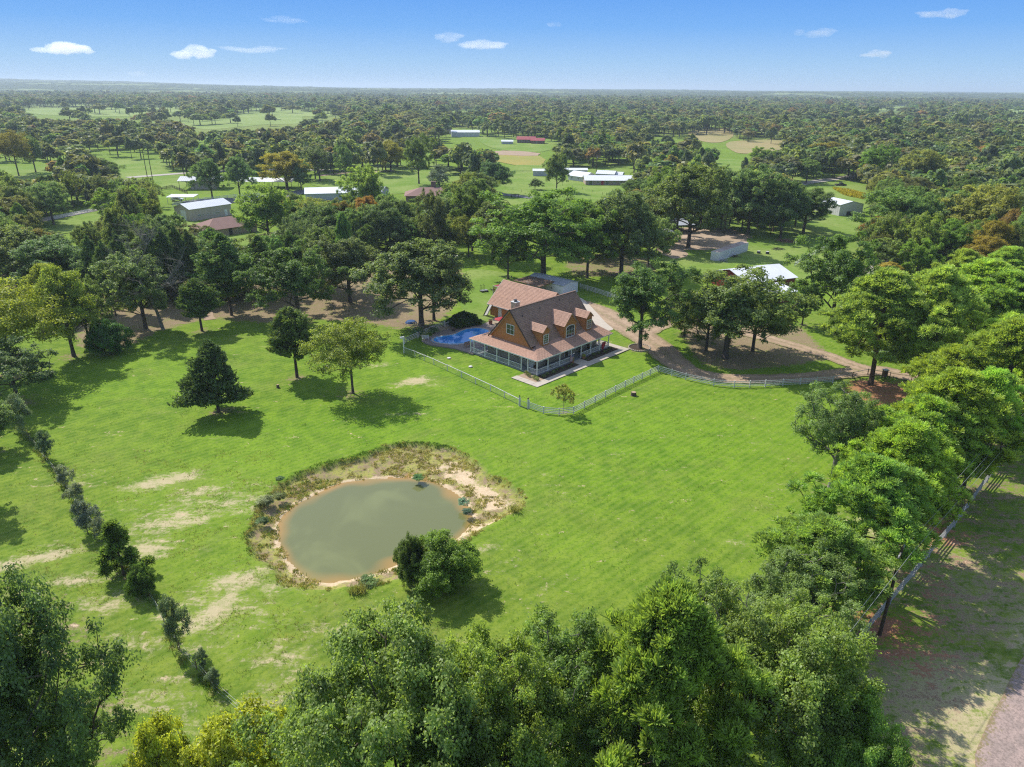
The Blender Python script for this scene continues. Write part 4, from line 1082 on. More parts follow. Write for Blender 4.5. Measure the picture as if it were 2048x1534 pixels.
def shingle_mat(name, a, b_, c_, edge):
    m, nt, out = new_mat(name)
    b = nt.nodes.new('ShaderNodeBsdfPrincipled'); nt.links.new(b.outputs[0], out.inputs[0])
    b.inputs['Roughness'].default_value = 0.92; b.inputs['Specular IOR Level'].default_value = 0.15
    uv = nt.nodes.new('ShaderNodeUVMap').outputs[0]
    br = nt.nodes.new('ShaderNodeTexBrick'); nt.links.new(uv, br.inputs['Vector'])
    br.inputs['Scale'].default_value = 1.0; br.inputs['Brick Width'].default_value = 0.33; br.inputs['Row Height'].default_value = 0.145
    br.inputs['Mortar Size'].default_value = 0.012; br.inputs['Color1'].default_value = c4(a); br.inputs['Color2'].default_value = c4(b_); br.inputs['Mortar'].default_value = c4(edge)
    br.inputs['Bias'].default_value = 0.0
    c = mixc(nt, mth(nt, 'MULTIPLY', smooth(nt, noise(nt, 1.1, uv, 5, 0.7), 0.45, 0.75), 0.5), br.outputs['Color'], c_)
    co = obj_co(nt)
    c = mixc(nt, mth(nt, 'MULTIPLY', smooth(nt, noise(nt, 0.5, co, 4, 0.7), 0.5, 0.8), 0.4), c, edge)
    nt.links.new(c, b.inputs['Base Color'])
    bp = nt.nodes.new('ShaderNodeBump'); bp.inputs['Strength'].default_value = 0.6; bp.inputs['Distance'].default_value = 0.02
    nt.links.new(mth(nt, 'SUBTRACT', noise(nt, 30, co, 2), br.outputs['Fac']), bp.inputs['Height']); nt.links.new(bp.outputs[0], b.inputs['Normal'])
    return m

SHINGLE = shingle_mat('brown_shingles', (0.58, 0.36, 0.26), (0.47, 0.285, 0.205), (0.35, 0.22, 0.165), (0.20, 0.13, 0.10))
SHINGLE_SHADED = shingle_mat('shade_toned_shingles', (0.46, 0.29, 0.20), (0.34, 0.215, 0.155), (0.15, 0.11, 0.09), (0.05, 0.04, 0.035))  # darker copy for the front slope, its grazing-sun shade put into the colour
SHINGLE_FAR = mat('brick_brown_shingles', (0.32, 0.19, 0.155), 0.9, (0.25, 0.15, 0.125), 0.6, 0.8)
SIDING = mat('orange_log_siding', (0.56, 0.245, 0.085), 0.75, (0.44, 0.17, 0.055), 0.9, 0.8, 0.3, 12, streak=0.35)
WHITE = mat('white_paint', (0.86, 0.85, 0.82), 0.6, (0.70, 0.69, 0.66), 3, 0.6)
WHITE_W = mat('weathered_white_paint', (0.72, 0.71, 0.68), 0.7, (0.52, 0.51, 0.49), 2.5, 0.8, streak=0.3)
PORCHF = mat('grey_porch_floor', (0.26, 0.27, 0.29), 0.7, (0.20, 0.21, 0.225), 1.5, 0.6)
GLASS = mat('dark_window_glass', (0.045, 0.055, 0.06), 0.08, (0.03, 0.035, 0.04), 0.8, 0.5, spec=0.9)
STONE_A = mat('limestone_cladding', (0.50, 0.43, 0.33), 0.9, (0.36, 0.31, 0.25), 3.5, 0.9, 0.6, 9)
METAL_W = mat('white_metal_sheet', (0.80, 0.81, 0.83), 0.45, (0.72, 0.73, 0.75), 0.4, 0.6, spec=0.4, streak=0.15)
METAL_G = mat('grey_metal_sheet', (0.42, 0.45, 0.49), 0.5, (0.34, 0.36, 0.40), 0.5, 0.7, spec=0.4, streak=0.3)
RUST = mat('rusty_metal', (0.10, 0.075, 0.06), 0.85, (0.23, 0.13, 0.08), 1.4, 0.9, streak=0.4)
DARKW = mat('dark_wood', (0.10, 0.065, 0.045), 0.85, (0.06, 0.04, 0.03), 3, 0.8, 0.3, 20)
BLACK = mat('black_metal', (0.025, 0.025, 0.027), 0.5, (0.04, 0.04, 0.04), 5, 0.5)
GALV = mat('galvanised_wire', (0.38, 0.39, 0.40), 0.5, (0.28, 0.29, 0.30), 5, 0.5, metal=0.3)
REDP = mat('red_cloth', (0.46, 0.035, 0.05), 0.8, (0.36, 0.025, 0.04), 3, 0.6)

def roof_panel(name, quad, m, parent, course=0.30, step=0.036, thick=0.10, label=None):
    """shingled slope: quad = eave-left, eave-right, top-right, top-left; built as overlapping courses on a deck"""
    a, b, c, d = [Vector(q) for q in quad]
    nrm = (b - a).cross(d - a); nrm.normalize()
    if nrm.z < 0: nrm = -nrm
    mb = MB()
    Ls = max((d - a).length, (c - b).length); n = max(2, int(Ls / course))
    ex = (b - a).normalized() if (b - a).length > 0.01 else (c - d).normalized()
    sl = nrm.cross(ex); 
    def uvof(p): w = p - a; return (w.dot(ex), abs(w.dot(sl)))
    for k in range(n):
        t0, t1 = k / n, (k + 1) / n
        p0, p1, p2, p3 = a.lerp(d, t0), b.lerp(c, t0), b.lerp(c, t1), a.lerp(d, t1)
        lo = [p0 + nrm * (step + 0.012), p1 + nrm * (step + 0.012), p2 + nrm * 0.012, p3 + nrm * 0.012]
        mb.quad(*lo, uv=[uvof(q) for q in lo])
        mb.quad(p0 + nrm * 0.0, p1 + nrm * 0.0, lo[1], lo[0], uv=[uvof(q) for q in (p0, p1, p1, p0)])
    dn = -nrm * thick
    mb.quad(a + dn, d + dn, c + dn, b + dn); mb.quad(a + dn, b + dn, b, a); mb.quad(b + dn, c + dn, c, b); mb.quad(c + dn, d + dn, d, c); mb.quad(d + dn, a + dn, a, d)
    o = mb.build(name, m, parent)
    if label: o['label'] = label
    return o

def lap_wall(name, poly_uz, to3, m, parent, board=0.24, thick=0.035, holes=()):
    """horizontal boards filling a polygon given in (u,z); to3(u,z,off) -> point"""
    zs = [p[1] for p in poly_uz]; z0, z1 = min(zs), max(zs); mb = MB()
    def span(z):
        xs = []
        n = len(poly_uz)
        for i in range(n):
            (u1, a), (u2, b) = poly_uz[i], poly_uz[(i + 1) % n]
            if (a <= z < b) or (b <= z < a): xs.append(u1 + (u2 - u1) * (z - a) / (b - a))
        return (min(xs), max(xs)) if len(xs) >= 2 else None
    k = 0; z = z0
    while z < z1 - 0.02:
        zt = min(z + board, z1)
        s0 = span(z + 0.004); s1 = span(zt - 0.004)
        if s0 and s1:
            segs = [(s0[0], s0[1], s1[0], s1[1])]
            for (ha, hb, hz0, hz1) in holes:
                if zt > hz0 + 0.05 and z < hz1 - 0.05:
                    ns = []
                    for (p, q, r, s) in segs:
                        if p < ha < q: ns.append((p, ha, r, ha))
                        if p < hb < q: ns.append((hb, q, hb, s))
                        if not (p < ha < q) and not (p < hb < q): ns.append((p, q, r, s))
                    segs = ns
            for (p, q, r, s) in segs:
                mb.quad(to3(p, z, thick), to3(q, z, thick), to3(s, zt, 0.008), to3(r, zt, 0.008))
                mb.quad(to3(p, z, 0), to3(q, z, 0), to3(q, z, thick), to3(p, z, thick))
        z = zt
    mb.poly([to3(u, zz, 0.004) for u, zz in poly_uz])
    return mb.build(name, m, parent)

def window(parent, c, ax, up, nrm, w, h, m_frame=None, grid=(2, 2), arched=False, name='window', fr=0.09):
    """window part with frame, glazing bars and a pane behind, pane is a sub-part"""
    c = Vector(c); ax = Vector(ax).normalized(); up = Vector(up).normalized(); nrm = Vector(nrm).normalized()
    mb = MB(); m_frame = m_frame or WHITE
    def Q(u, z, o): return c + ax * u + up * z + nrm * o
    hw, hh = w / 2, h / 2
    def rect(u0, u1, z0, z1, o0, o1):
        pts = [Q(u, z, o) for o in (o0, o1) for (u, z) in ((u0, z0), (u1, z0), (u1, z1), (u0, z1))]
        i = len(mb.v); mb.v += [tuple(p) for p in pts]
        mb.f += [(i, i + 1, i + 2, i + 3), (i + 4, i + 5, i + 6, i + 7)] + [(i + k, i + (k + 1) % 4, i + 4 + (k + 1) % 4, i + 4 + k) for k in range(4)]
    rect(-hw, -hw + fr, -hh, hh, 0, 0.07); rect(hw - fr, hw, -hh, hh, 0, 0.07)
    rect(-hw + fr, hw - fr, -hh, -hh + fr, 0, 0.085)
    if not arched: rect(-hw + fr, hw - fr, hh - fr, hh, 0, 0.07)
    else:
        n = 8
        for k in range(n):
            u0 = -hw + w * k / n; u1 = -hw + w * (k + 1) / n
            za = hh + 0.32 * (1 - (u0 / hw) ** 2); zb = hh + 0.32 * (1 - (u1 / hw) ** 2)
            mb.quad(Q(u0, za - fr, .07), Q(u1, zb - fr, .07), Q(u1, zb, .07), Q(u0, za, .07)); mb.quad(Q(u0, za, 0), Q(u1, zb, 0), Q(u1, zb, .07), Q(u0, za, .07)); mb.quad(Q(u0, za - fr, 0), Q(u1, zb - fr, 0), Q(u1, zb - fr, .07), Q(u0, za - fr, .07))
    bw = 0.022
    for k in range(1, grid[0]): u = -hw + w * k / grid[0]; rect(u - bw, u + bw, -hh + fr, hh - fr, 0.02, 0.05)
    for k in range(1, grid[1]): z = -hh + h * k / grid[1]; rect(-hw + fr, hw - fr, z - bw, z + bw, 0.021, 0.047)
    f = mb.build(name, m_frame, parent)
    g = MB()
    if arched:
        pts = [Q(-hw + fr, -hh + fr, .015), Q(hw - fr, -hh + fr, .015)]
        for k in range(9):
            u = (hw - fr) * (1 - k / 4); pts.append(Q(u, hh - fr + 0.32 * (1 - (u / hw) ** 2), .015))
        g.poly(pts)
    else: g.quad(Q(-hw + fr, -hh + fr, .015), Q(hw - fr, -hh + fr, .015), Q(hw - fr, hh - fr, .015), Q(-hw + fr, hh - fr, .015))
    g.build('pane', GLASS, f)
    return f

def build_house():
    H = empty('farmhouse', HW(0, 0), HYAW, 'two-storey wooden farmhouse with wraparound white-railed porch and brown shingle roof', 'house')
    W, S = 21.6, 17.15
    BZ, BV = 4.0, 3.45; RZ, RV = 9.72, S / 2
    gu0, gu1 = 2.45, 20.0; ru0, ru1 = 2.02, 20.35
    pf = 0.25   # porch floor height
    # floor slab
    mb = MB(); mb.box(0.12, W - 0.5, 0.12, S - 0.12, 0, pf); mb.build('porch_floor', PORCHF, H)
    # lower walls of the house body
    wv0, wv1 = 2.6, S - 2.6
    mb = MB(); mb.box(gu0, gu1, wv0, wv1, pf, 3.5); 
    mb.build('wall_core', SIDING, H)
    # stone wainscot and lap siding (front and left faces)
    mb = MB(); r = random.Random(3)
    def stones(face, a, b, z0, z1, gaps=()):
        z = z0
        while z < z1 - 0.05:
            hgt = min(r.uniform(0.16, 0.26), z1 - z); x = a
            while x < b - 0.05:
                wd = min(r.uniform(0.25, 0.55), b - x); d = r.uniform(0.05, 0.09)
                if not any(g0 < x + wd / 2 < g1 for g0, g1 in gaps):
                    if face == 'L': mb.box(gu0 - d, gu0, x + .01, x + wd - .01, z + .01, z + hgt - .01)
                    else: mb.box(x + .01, x + wd - .01, wv0 - d, wv0, z + .01, z + hgt - .01)
                x += wd
            z += hgt
    stones('L', wv0, wv1, pf, 1.35, gaps=((2.7, 4.0),)); stones('F', gu0, gu1, pf, 1.25, gaps=((10.2, 11.6),))
    stones('L', wv0, 3.3, 1.35, 3.0)
    so = mb.build('stone_wainscot', STONE_A, H); so['kind'] = 'stuff'
    lap_wall('siding', [(wv0, 1.35), (wv1, 1.35), (wv1, 3.6), (wv0, 3.6)], lambda u, z, o: (gu0 - o, u, z), SIDING, H)
    lap_wall('siding', [(gu0, 1.25), (gu1, 1.25), (gu1, 3.6), (gu0, 3.6)], lambda u, z, o: (u, wv0 - o, z), SIDING, H)
    # gable walls
    kz = 3.55
    def zroof(v): return BZ + (min(v, S - v) - BV) * (RZ - BZ) / (RV - BV) - 0.2
    vlo = BV - (BZ - 3.75) / 1.117 * 0.9
    gp = [(BV - 0.25, 3.6), (S - BV + 0.25, 3.6), (RV, RZ - 0.22)]
    win = (RV - 0.95 + 0.3, RV + 0.95 + 0.3, 5.15, 6.85)
    g = lap_wall('gable_wall', gp, lambda u, z, o: (gu0 - o, u, z), SIDING, H)
    lap_wall('gable_wall', gp, lambda u, z, o: (gu1 + o, u, z), SIDING, H)
    # main roof slopes
    roof_panel('roof_slope', [(ru0, BV - 0.02, BZ), (ru1, BV - 0.02, BZ), (ru1, RV, RZ), (ru0, RV, RZ)], SHINGLE_SHADED, H, thick=0.16)
    roof_panel('roof_slope', [(ru1, S - BV + .02, BZ), (ru0, S - BV + .02, BZ), (ru0, RV, RZ), (ru1, RV, RZ)], SHINGLE, H, thick=0.16)
    mb = MB(); mb.bar((ru0, RV, RZ + 0.04), (ru1, RV, RZ + 0.04), 0.34, 0.07); mb.build('ridge_cap', SHINGLE, H)
    # porch roofs with hips
    s_ = (BZ - EZ) / BV
    hu = 2.47; hz = EZ + s_ * hu
    zt = BZ
    roof_panel('porch_roof', [(0, 0, EZ), (W, 0, EZ), (ru1 + 0.25, BV, zt), (BV, BV, zt)], SHINGLE, H)
    roof_panel('porch_roof', [(W, S, EZ), (0, S, EZ), (BV, S - BV, zt), (ru1 + 0.25, S - BV, zt)], SHINGLE, H)
    roof_panel('porch_roof', [(0, S, EZ), (0, 0, EZ), (hu, hu, hz), (hu, S - hu, hz)], SHINGLE, H)
    # little closing slope between hip end and break line
    mb = MB(); mb.poly([(hu, hu, hz + .02), (BV, BV, BZ + .02), (gu0, BV, hz + .02)]); mb.build('flashing', SHINGLE, H)
    # white fascia + soffit
    mb = MB()
    for a, b in (((0, 0), (W, 0)), ((0, 0), (0, S)), ((0, S), (W, S))):
        mb.bar((a[0], a[1], EZ - 0.06), (b[0], b[1], EZ - 0.06), 0.06, 0.2)
    mb.bar((ru0 - .02, BV, BZ - .1), (ru0 - .02, RV, RZ - 0.06), 0.05, 0.2); mb.bar((ru0 - .02, S - BV, BZ - .1), (ru0 - .02, RV, RZ - .06), 0.05, 0.2)
    fo = mb.build('fascia', WHITE, H)
    for o_ in ('rake',):
        mb = MB(); mb.bar((ru0 - .06, BV - .3, BZ - .36), (ru0 - .06, RV, RZ - 0.02), 0.05, 0.24); mb.bar((ru0 - .06, S - BV + .3, BZ - .36), (ru0 - .06, RV, RZ - .02), 0.05, 0.24); mb.build('rake_board', DARKW, H)
    mb = MB(); mb.box(0.15, W - 0.4, 0.15, wv0, EZ - 0.22, EZ - 0.19); mb.box(0.15, gu0, wv0 + .004, S - .15, EZ - 0.22, EZ - 0.19); mb.build('porch_ceiling', WHITE_W, H)
    # posts and railings
    def post(u, v):
        m_ = MB(); m_.box(u - .07, u + .07, v - .07, v + .07, pf, EZ - 0.16); m_.box(u - .10, u + .10, v - .10, v + .10, pf, pf + 0.22); m_.box(u - .09, u + .09, v - .09, v + .09, EZ - .36, EZ - 0.165)
        m_.build('porch_post', WHITE, H)
    fu = [0.2, 3.03, 6.19, 9.38, 12.24, 15.05, 17.79, 20.6]
    sv = [2.34, 3.9, 6.92, 9.93, 13.03, 15.94]
    for u in fu: post(u, 0.2)
    for v in sv: post(0.2, v)
    post(0.2, S - 0.3); post(20.6, 2.6)
    bal_mesh = MB(); bal_mesh.box(-.022, .022, -.022, .022, 0, 0.78); balm = bal_mesh.mesh('baluster', WHITE)
    def railing(a, b):
        a = Vector((*a, 0)); b = Vector((*b, 0)); L = (b - a).length; d = (b - a).normalized()
        m_ = MB(); m_.bar((a.x, a.y, pf + 0.93), (b.x, b.y, pf + 0.93), 0.10, 0.06); m_.bar((a.x, a.y, pf + 0.12), (b.x, b.y, pf + 0.12), 0.06, 0.06)
        for q_ in (a + d * .03, b - d * .03): m_.bar((q_.x, q_.y, pf + .10), (q_.x, q_.y, pf + .95), .05)
        rl = m_.build('railing', WHITE, H)
        n = int(L / 0.235)
        for k in range(1, n):
            p = a + d * (L * k / n); ob('baluster', balm, rl, (p.x, p.y, pf + 0.13))
    for i in range(len(fu) - 1):
        if i == 3: continue
        railing((fu[i] + .07, 0.2), (fu[i + 1] - .07, 0.2))
    pv = [0.2] + sv + [S - 0.3]
    for i in range(len(pv) - 1):
        if i == 1: continue
        railing((0.2, pv[i] + .07), (0.2, pv[i + 1] - .07))
    railing((20.6, 0.27), (20.6, 2.5))
    # windows: gable, dormers, lower walls
    window(H, (gu0 - .04, RV + .15, 6.0), (0, 1, 0), (0, 0, 1), (-1, 0, 0), 1.95, 1.85, grid=(2, 2), fr=0.1)
    for v in (5.2, 8.3, 12.2): window(H, (gu0 - .09, v, 1.95), (0, 1, 0), (0, 0, 1), (-1, 0, 0), 1.0, 1.5)
    for u in (3.9, 5.6, 8.0, 13.4, 15.9, 18.2): window(H, (u, wv0 - .09, 1.9), (1, 0, 0), (0, 0, 1), (0, -1, 0), 1.1, 1.6)
    def door(c, ax, nrm, m_):
        c = Vector(c); ax = Vector(ax); nrm = Vector(nrm); k = MB()
        k.bar(c - ax * 0 + Vector((0, 0, 1.03)) - Vector((0, 0, 1.03)), c + Vector((0, 0, 2.1)), 0.95 if abs(ax.x) > .5 else 0.06, 0.06 if abs(ax.x) > .5 else 0.95, up=(0, 1, 0))
        d_ = k.build('door', m_, H)
        k = MB(); k.ellipsoid(c + ax * 0.36 + nrm * 0.08 + Vector((0, 0, 1.0)), (.04, .04, .04), 6, 4); k.build('handle', BLACK, d_)
        f = MB()
        for s in (-1, 1): f.bar(c + ax * (s * 0.54) + nrm * .02, c + ax * (s * 0.54) + nrm * .02 + Vector((0, 0, 2.2)), 0.1, 0.1)
        f.bar(c - ax * .59 + nrm * .02 + Vector((0, 0, 2.25)), c + ax * .59 + nrm * .02 + Vector((0, 0, 2.25)), .1, .1); f.build('door_frame', WHITE, d_)
    door((10.9, wv0 - .06, pf), (1, 0, 0), (0, -1, 0), DARKW); door((gu0 - .06, 3.35, pf), (0, 1, 0), (-1, 0, 0), WHITE_W)
    # dormers
    def dormer(uc, hw, ze, zr, vb, ov, warch, ww, wh, wz):
        D = MB()   # cheeks + face
        f0 = 2.82
        def zmain(v): return BZ + (v - BV) * (RZ - BZ) / (RV - BV)
        ve = BV + (ze - BZ) / 1.117
        w_ = hw - 0.22
        zb = EZ + s_ * f0
        for sgn in (-1, 1):
            u = uc + sgn * w_
            pts = [(f0, zb), (f0, ze + .12), (ve + .1, ze + .12), (BV, BZ - .1)]
            lap_wall('dormer_cheek', [(p[0], p[1]) for p in pts], (lambda uu, zz, o, u=u, sgn=sgn: (u + sgn * o, uu, zz)), SIDING, H, board=0.2)
        lap_wall('dormer_face', [(uc - w_, zb), (uc + w_, zb), (uc + w_, ze + .1), (uc, zr - .12), (uc - w_, ze + .1)], lambda uu, zz, o: (uu, f0 - .03 - o, zz), SIDING, H, board=0.2)
        vr = BV + (zr - BZ) / 1.117
        fr_ = f0 - ov
        roof_panel('dormer_roof', [(uc - hw, ve + 0.05, ze), (uc - hw, fr_, ze), (uc, fr_, zr), (uc, vr + .05, zr)], SHINGLE, H, thick=0.08, course=0.26)
        roof_panel('dormer_roof', [(uc + hw, fr_, ze), (uc + hw, ve + .05, ze), (uc, vr + .05, zr), (uc, fr_, zr)], SHINGLE, H, thick=0.08, course=0.26)
        window(H, (uc, f0 - .08, wz), (1, 0, 0), (0, 0, 1), (0, -1, 0), ww, wh, grid=(3, 3) if warch else (2, 4), arched=warch, fr=0.11)
    dormer(5.25, 1.12, 6.3, 7.42, 6.5, 0.34, False, 1.35, 1.75, 4.95)
    dormer(12.0, 1.98, 6.1, 8.22, 7.3, 0.34, True, 2.45, 2.0, 4.75)
    dormer(17.5, 1.12, 6.3, 7.42, 6.5, 0.34, False, 1.35, 1.75, 4.95)
    # chimney
    cb = MB(); rr = random.Random(5); cu, cv = 5.4, 10.4
    for k in range(12):
        z0 = 7.0 + k * 0.26
        for q in range(4):
            for s in range(3):
                a = -0.55 + s * 0.37; d = rr.uniform(.0, .05)
                if q == 0: cb.box(cu + a, cu + a + .35, cv - .55 - d, cv - .3, z0, z0 + .24)
                if q == 1: cb.box(cu + a, cu + a + .35, cv + .3, cv + .55 + d, z0, z0 + .24)
                if q == 2: cb.box(cu - .55 - d, cu - .3, cv + a, cv + a + .35, z0, z0 + .245)
                if q == 3: cb.box(cu + .3, cu + .55 + d, cv + a, cv + a + .35, z0, z0 + .245)
    ch = cb.build('chimney', STONE_A, H); ch['label'] = 'pale stone chimney'
    cb = MB(); cb.box(cu - .66, cu + .66, cv - .66, cv + .66, 10.12, 10.24); cb.build('chimney_crown', WHITE_W, ch)
    cb = MB(); cb.tube([(cu, cv, 10.24), (cu, cv, 10.5)], .28, 8); cb.tube([(cu, cv, 10.48), (cu, cv, 10.6)], [.45, .3], 8); cb.build('flue_cap', BLACK, ch)
    # vent pipes on the front slope
    for (u, v) in ((4.0, 7.3), (9.0, 7.6), (14.8, 7.9)):
        z = BZ + (v - BV) * 1.111; cb = MB(); cb.tube([(u, v, z - .1), (u, v, z + .38)], .07, 6); cb.build('vent_pipe', BLACK, H)
    # door steps
    mb = MB(); mb.box(9.6, 12.0, -0.7, 0.1, 0, 0.13); mb.build('step', CONCRETE, H)
    return H

def generic_roof_mesh(L, Wd, h0, h1, ov, kind):
    """returns roof slopes as list of polygons; x along ridge"""
    if kind == 'gable':
        s = (h1 - h0) / (Wd / 2); e = h0 - ov * s
        return [[(-ov, -ov, e), (L + ov, -ov, e), (L + ov, Wd / 2, h1), (-ov, Wd / 2, h1)], [(L + ov, Wd + ov, e), (-ov, Wd + ov, e), (-ov, Wd / 2, h1), (L + ov, Wd / 2, h1)]]
    if kind == 'hip':
        s = (h1 - h0) / (Wd / 2); e = h0 - ov * s; k = Wd / 2
        return [[(-ov, -ov, e), (L + ov, -ov, e), (L - k, k, h1), (k, k, h1)], [(L + ov, Wd + ov, e), (-ov, Wd + ov, e), (k, k, h1), (L - k, k, h1)],
                [(-ov, Wd + ov, e), (-ov, -ov, e), (k, k, h1)], [(L + ov, -ov, e), (L + ov, Wd + ov, e), (L - k, k, h1)]]
    if kind == 'shed':
        return [[(-ov, -ov, h0), (L + ov, -ov, h0), (L + ov, Wd + ov, h1), (-ov, Wd + ov, h1)]]

def building(name, label, cat, org, yaw, L, Wd, h0, h1, wall, roof, kind='gable', ov=0.4, openings=(), ribs=0.0, walls=True, posts=0, post_m=None, group=None):
    B = empty(name, (org[0], org[1], 0), yaw, label, cat, group)
    if walls:
        mb = MB()
        mb.quad((0, 0, -.2), (L, 0, -.2), (L, 0, h0), (0, 0, h0)); mb.quad((L, Wd, -.2), (0, Wd, -.2), (0, Wd, h0), (L, Wd, h0))
        if kind == 'gable':
            mb.poly([(0, Wd, -.2), (0, 0, -.2), (0, 0, h0), (0, Wd / 2, h1), (0, Wd, h0)]); mb.poly([(L, 0, -.2), (L, Wd, -.2), (L, Wd, h0), (L, Wd / 2, h1), (L, 0, h0)])
        elif kind == 'hip':
            mb.quad((0, Wd, -.2), (0, 0, -.2), (0, 0, h0), (0, Wd, h0)); mb.quad((L, 0, -.2), (L, Wd, -.2), (L, Wd, h0), (L, 0, h0))
        else:
            mb.quad((0, Wd, -.2), (0, 0, -.2), (0, 0, h0), (0, Wd, h1)); mb.quad((L, 0, -.2), (L, Wd, -.2), (L, Wd, h1), (L, 0, h0)); mb.quad((L, Wd, h0), (0, Wd, h0), (0, Wd, h1), (L, Wd, h1))
        if ribs:
            n = int(L / ribs)
            for k in range(n + 1):
                x = L * k / n; mb.box(x - .03, x + .03, -.035, 0, 0, h0 - .02)
            n = int(Wd / ribs)
            for k in range(n + 1):
                y = Wd * k / n; zz = h0 + (h1 - h0) * (1 - abs(y - Wd / 2) / (Wd / 2)) if kind == 'gable' else h0
                mb.box(-.035, 0, y - .03, y + .03, 0, zz - .03)
        mb.build('wall', wall, B)
    if posts:
        for k in range(posts):
            x = L * k / (posts - 1) if posts > 1 else 0
            for y in (0.05, Wd - 0.05):
                m_ = MB(); m_.box(x - .08, x + .08, y - .08, y + .08, -.1, (h0 if y < 1 or kind != 'shed' else h1) - .05); m_.build('post', post_m or wall, B)
    for k, q in enumerate(generic_roof_mesh(L, Wd, h0, h1, ov, kind)):
        mb = MB(); pts = [Vector(p) for p in q]; nn = (pts[1] - pts[0]).cross(pts[2] - pts[0]).normalized()
        if nn.z < 0: nn = -nn
        top = [p + nn * .1 for p in pts]
        mb.poly(top); mb.poly([p + nn * .02 for p in reversed(pts)])
        for i in range(len(pts)):
            j = (i + 1) % len(pts); mb.quad(pts[i] + nn * .02, pts[j] + nn * .02, top[j], top[i])
        if len(q) == 4 and roof in (METAL_W, METAL_G):
            n = int((pts[1] - pts[0]).length / 0.9)
            for r_ in range(n + 1):
                a = top[0].lerp(top[1], r_ / n); b = top[3].lerp(top[2], r_ / n); mb.bar(a + nn * .02, b + nn * .02, .05, .05, up=nn)
        mb.build('roof', roof, B)
    for (face, x, z, w, h, typ) in openings:
        if face == 'F': c, ax, nr = (x, -.012, z), (1, 0, 0), (0, -1, 0)
        elif face == 'L': c, ax, nr = (-.012, x, z), (0, 1, 0), (-1, 0, 0)
        elif face == 'R': c, ax, nr = (L + .012, x, z), (0, 1, 0), (1, 0, 0)
        else: c, ax, nr = (x, Wd + .012, z), (1, 0, 0), (0, 1, 0)
        if typ == 'window': window(B, c, ax, (0, 0, 1), nr, w, h, grid=(2, 2))
        else:
            dm = {'door': DARKW, 'red_door': REDP, 'white_door': WHITE, 'dark': BLACK}[typ]
            nm = 'door' if typ != 'dark' else 'opening'
            k = MB(); a = Vector(ax); nv = Vector(nr); cc = Vector(c)
            lo = cc - a * w / 2 - Vector((0, 0, h / 2)); 
            p = [lo, lo + a * w, lo + a * w + Vector((0, 0, h)), lo + Vector((0, 0, h))]
            k.poly([q + nv * .05 for q in p])
            for i in range(4): k.quad(p[i], p[(i + 1) % 4], p[(i + 1) % 4] + nv * .05, p[i] + nv * .05)
            o_ = k.build(nm, dm, B)
            if typ == 'red_door': o_['label'] = 'bright red front door'
    return B

def rect_px(c, along, width, z):
    """origin, yaw, length, width of a rectangle from three surveyed corners at height z"""
    a, b, d = P(*c, z)[:2], P(*along, z)[:2], P(*width, z)[:2]
    u = b - a; L = np.linalg.norm(u); u = u / L; w = d - a; v = np.array([-u[1], u[0]])
    Wd = w @ v; yaw = math.atan2(u[1], u[0])
    return a, yaw, L, Wd
# ------------------------------------------------------------------ setting
build_ground()
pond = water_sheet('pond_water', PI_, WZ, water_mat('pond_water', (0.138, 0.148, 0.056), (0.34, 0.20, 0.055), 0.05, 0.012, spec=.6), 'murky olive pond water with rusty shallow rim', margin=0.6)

DR1 = [(1140, 604), (1185, 618), (1225, 640), (1270, 664), (1318, 696), (1345, 722), (1385, 745), (1450, 757), (1530, 758), (1610, 756), (1680, 748), (1760, 742), (1840, 760), (1905, 785), (1990, 822), (2110, 880)]
ribbon('driveway', DR1, [7, 7.5, 7.5, 6.8, 6.5, 5.8, 4.6, 4.2, 4.2, 4.2, 4.4, 4.8, 4.8, 4.6, 4.6, 4.6], 0.10, DRIVE, 'tan gravel driveway curving along the rail fence')
ribbon('driveway', [(1290, 664), (1345, 640), (1410, 640), (1480, 662), (1560, 684), (1630, 704), (1690, 725), (1740, 742)], [5, 5.5, 5.5, 5, 4.2, 4, 4, 4], 0.104, DRIVE, 'upper arm of the gravel driveway passing behind the oak island')
sheet('concrete_apron', PX([(1128, 592), (1165, 598), (1210, 645), (1226, 660), (1185, 662), (1150, 640)]), 0.108, CONCRETE, 'pale concrete apron between the garage and the drive', jitter=.05, n=3)
ribbon('road', None, [8.4] * 5, 0.06, ROADM, 'worn pinkish asphalt road in the lower right corner', world_pts=[tuple(P(2110, 1760)[:2] + np.array([0, 0])), tuple(P(2100, 1534)[:2]), tuple(P(2200, 1300)[:2]), tuple(P(2330, 1060)[:2]), tuple(P(2800, 800)[:2])])
# concrete walk in front of the porch (house frame)
mb = MB()
def hwq(m_, u0, u1, v0, v1, z, t=.08):
    a, b, c, d = HW(u0, v0, z), HW(u1, v0, z), HW(u1, v1, z), HW(u0, v1, z)
    m_.quad(a, b, c, d); lo = [(p[0], p[1], z - t) for p in (a, b, c, d)]
    for i, (p, q) in enumerate(((a, b), (b, c), (c, d), (d, a))): m_.quad(lo[i], lo[(i + 1) % 4], q, p)
k = -3.5; i = 0
while k < 22.6:
    hwq(mb, k, min(k + 1.48, 22.9), -3.2, -1.75, 0.12); k += 1.5; i += 1
for k in (-1.7, -.2, 1.3): hwq(mb, -3.5, -2.1, k, k + 1.45, 0.119)
for k in (-1.7, -.3, 1.1, 2.5): hwq(mb, 21.5, 22.9, k, k + 1.38, 0.119)
hwq(mb, 9.6, 12.0, -1.72, -.72, .118)
wo = mb.build('walkway', CONCRETE); tag(wo, 'pale concrete walkway around the front of the porch', kind='structure')
mb = MB(); hwq(mb, -0.1, 9.55, -1.72, .1, .09, .03); hwq(mb, 12.05, 21.4, -1.72, .1, .09, .03)
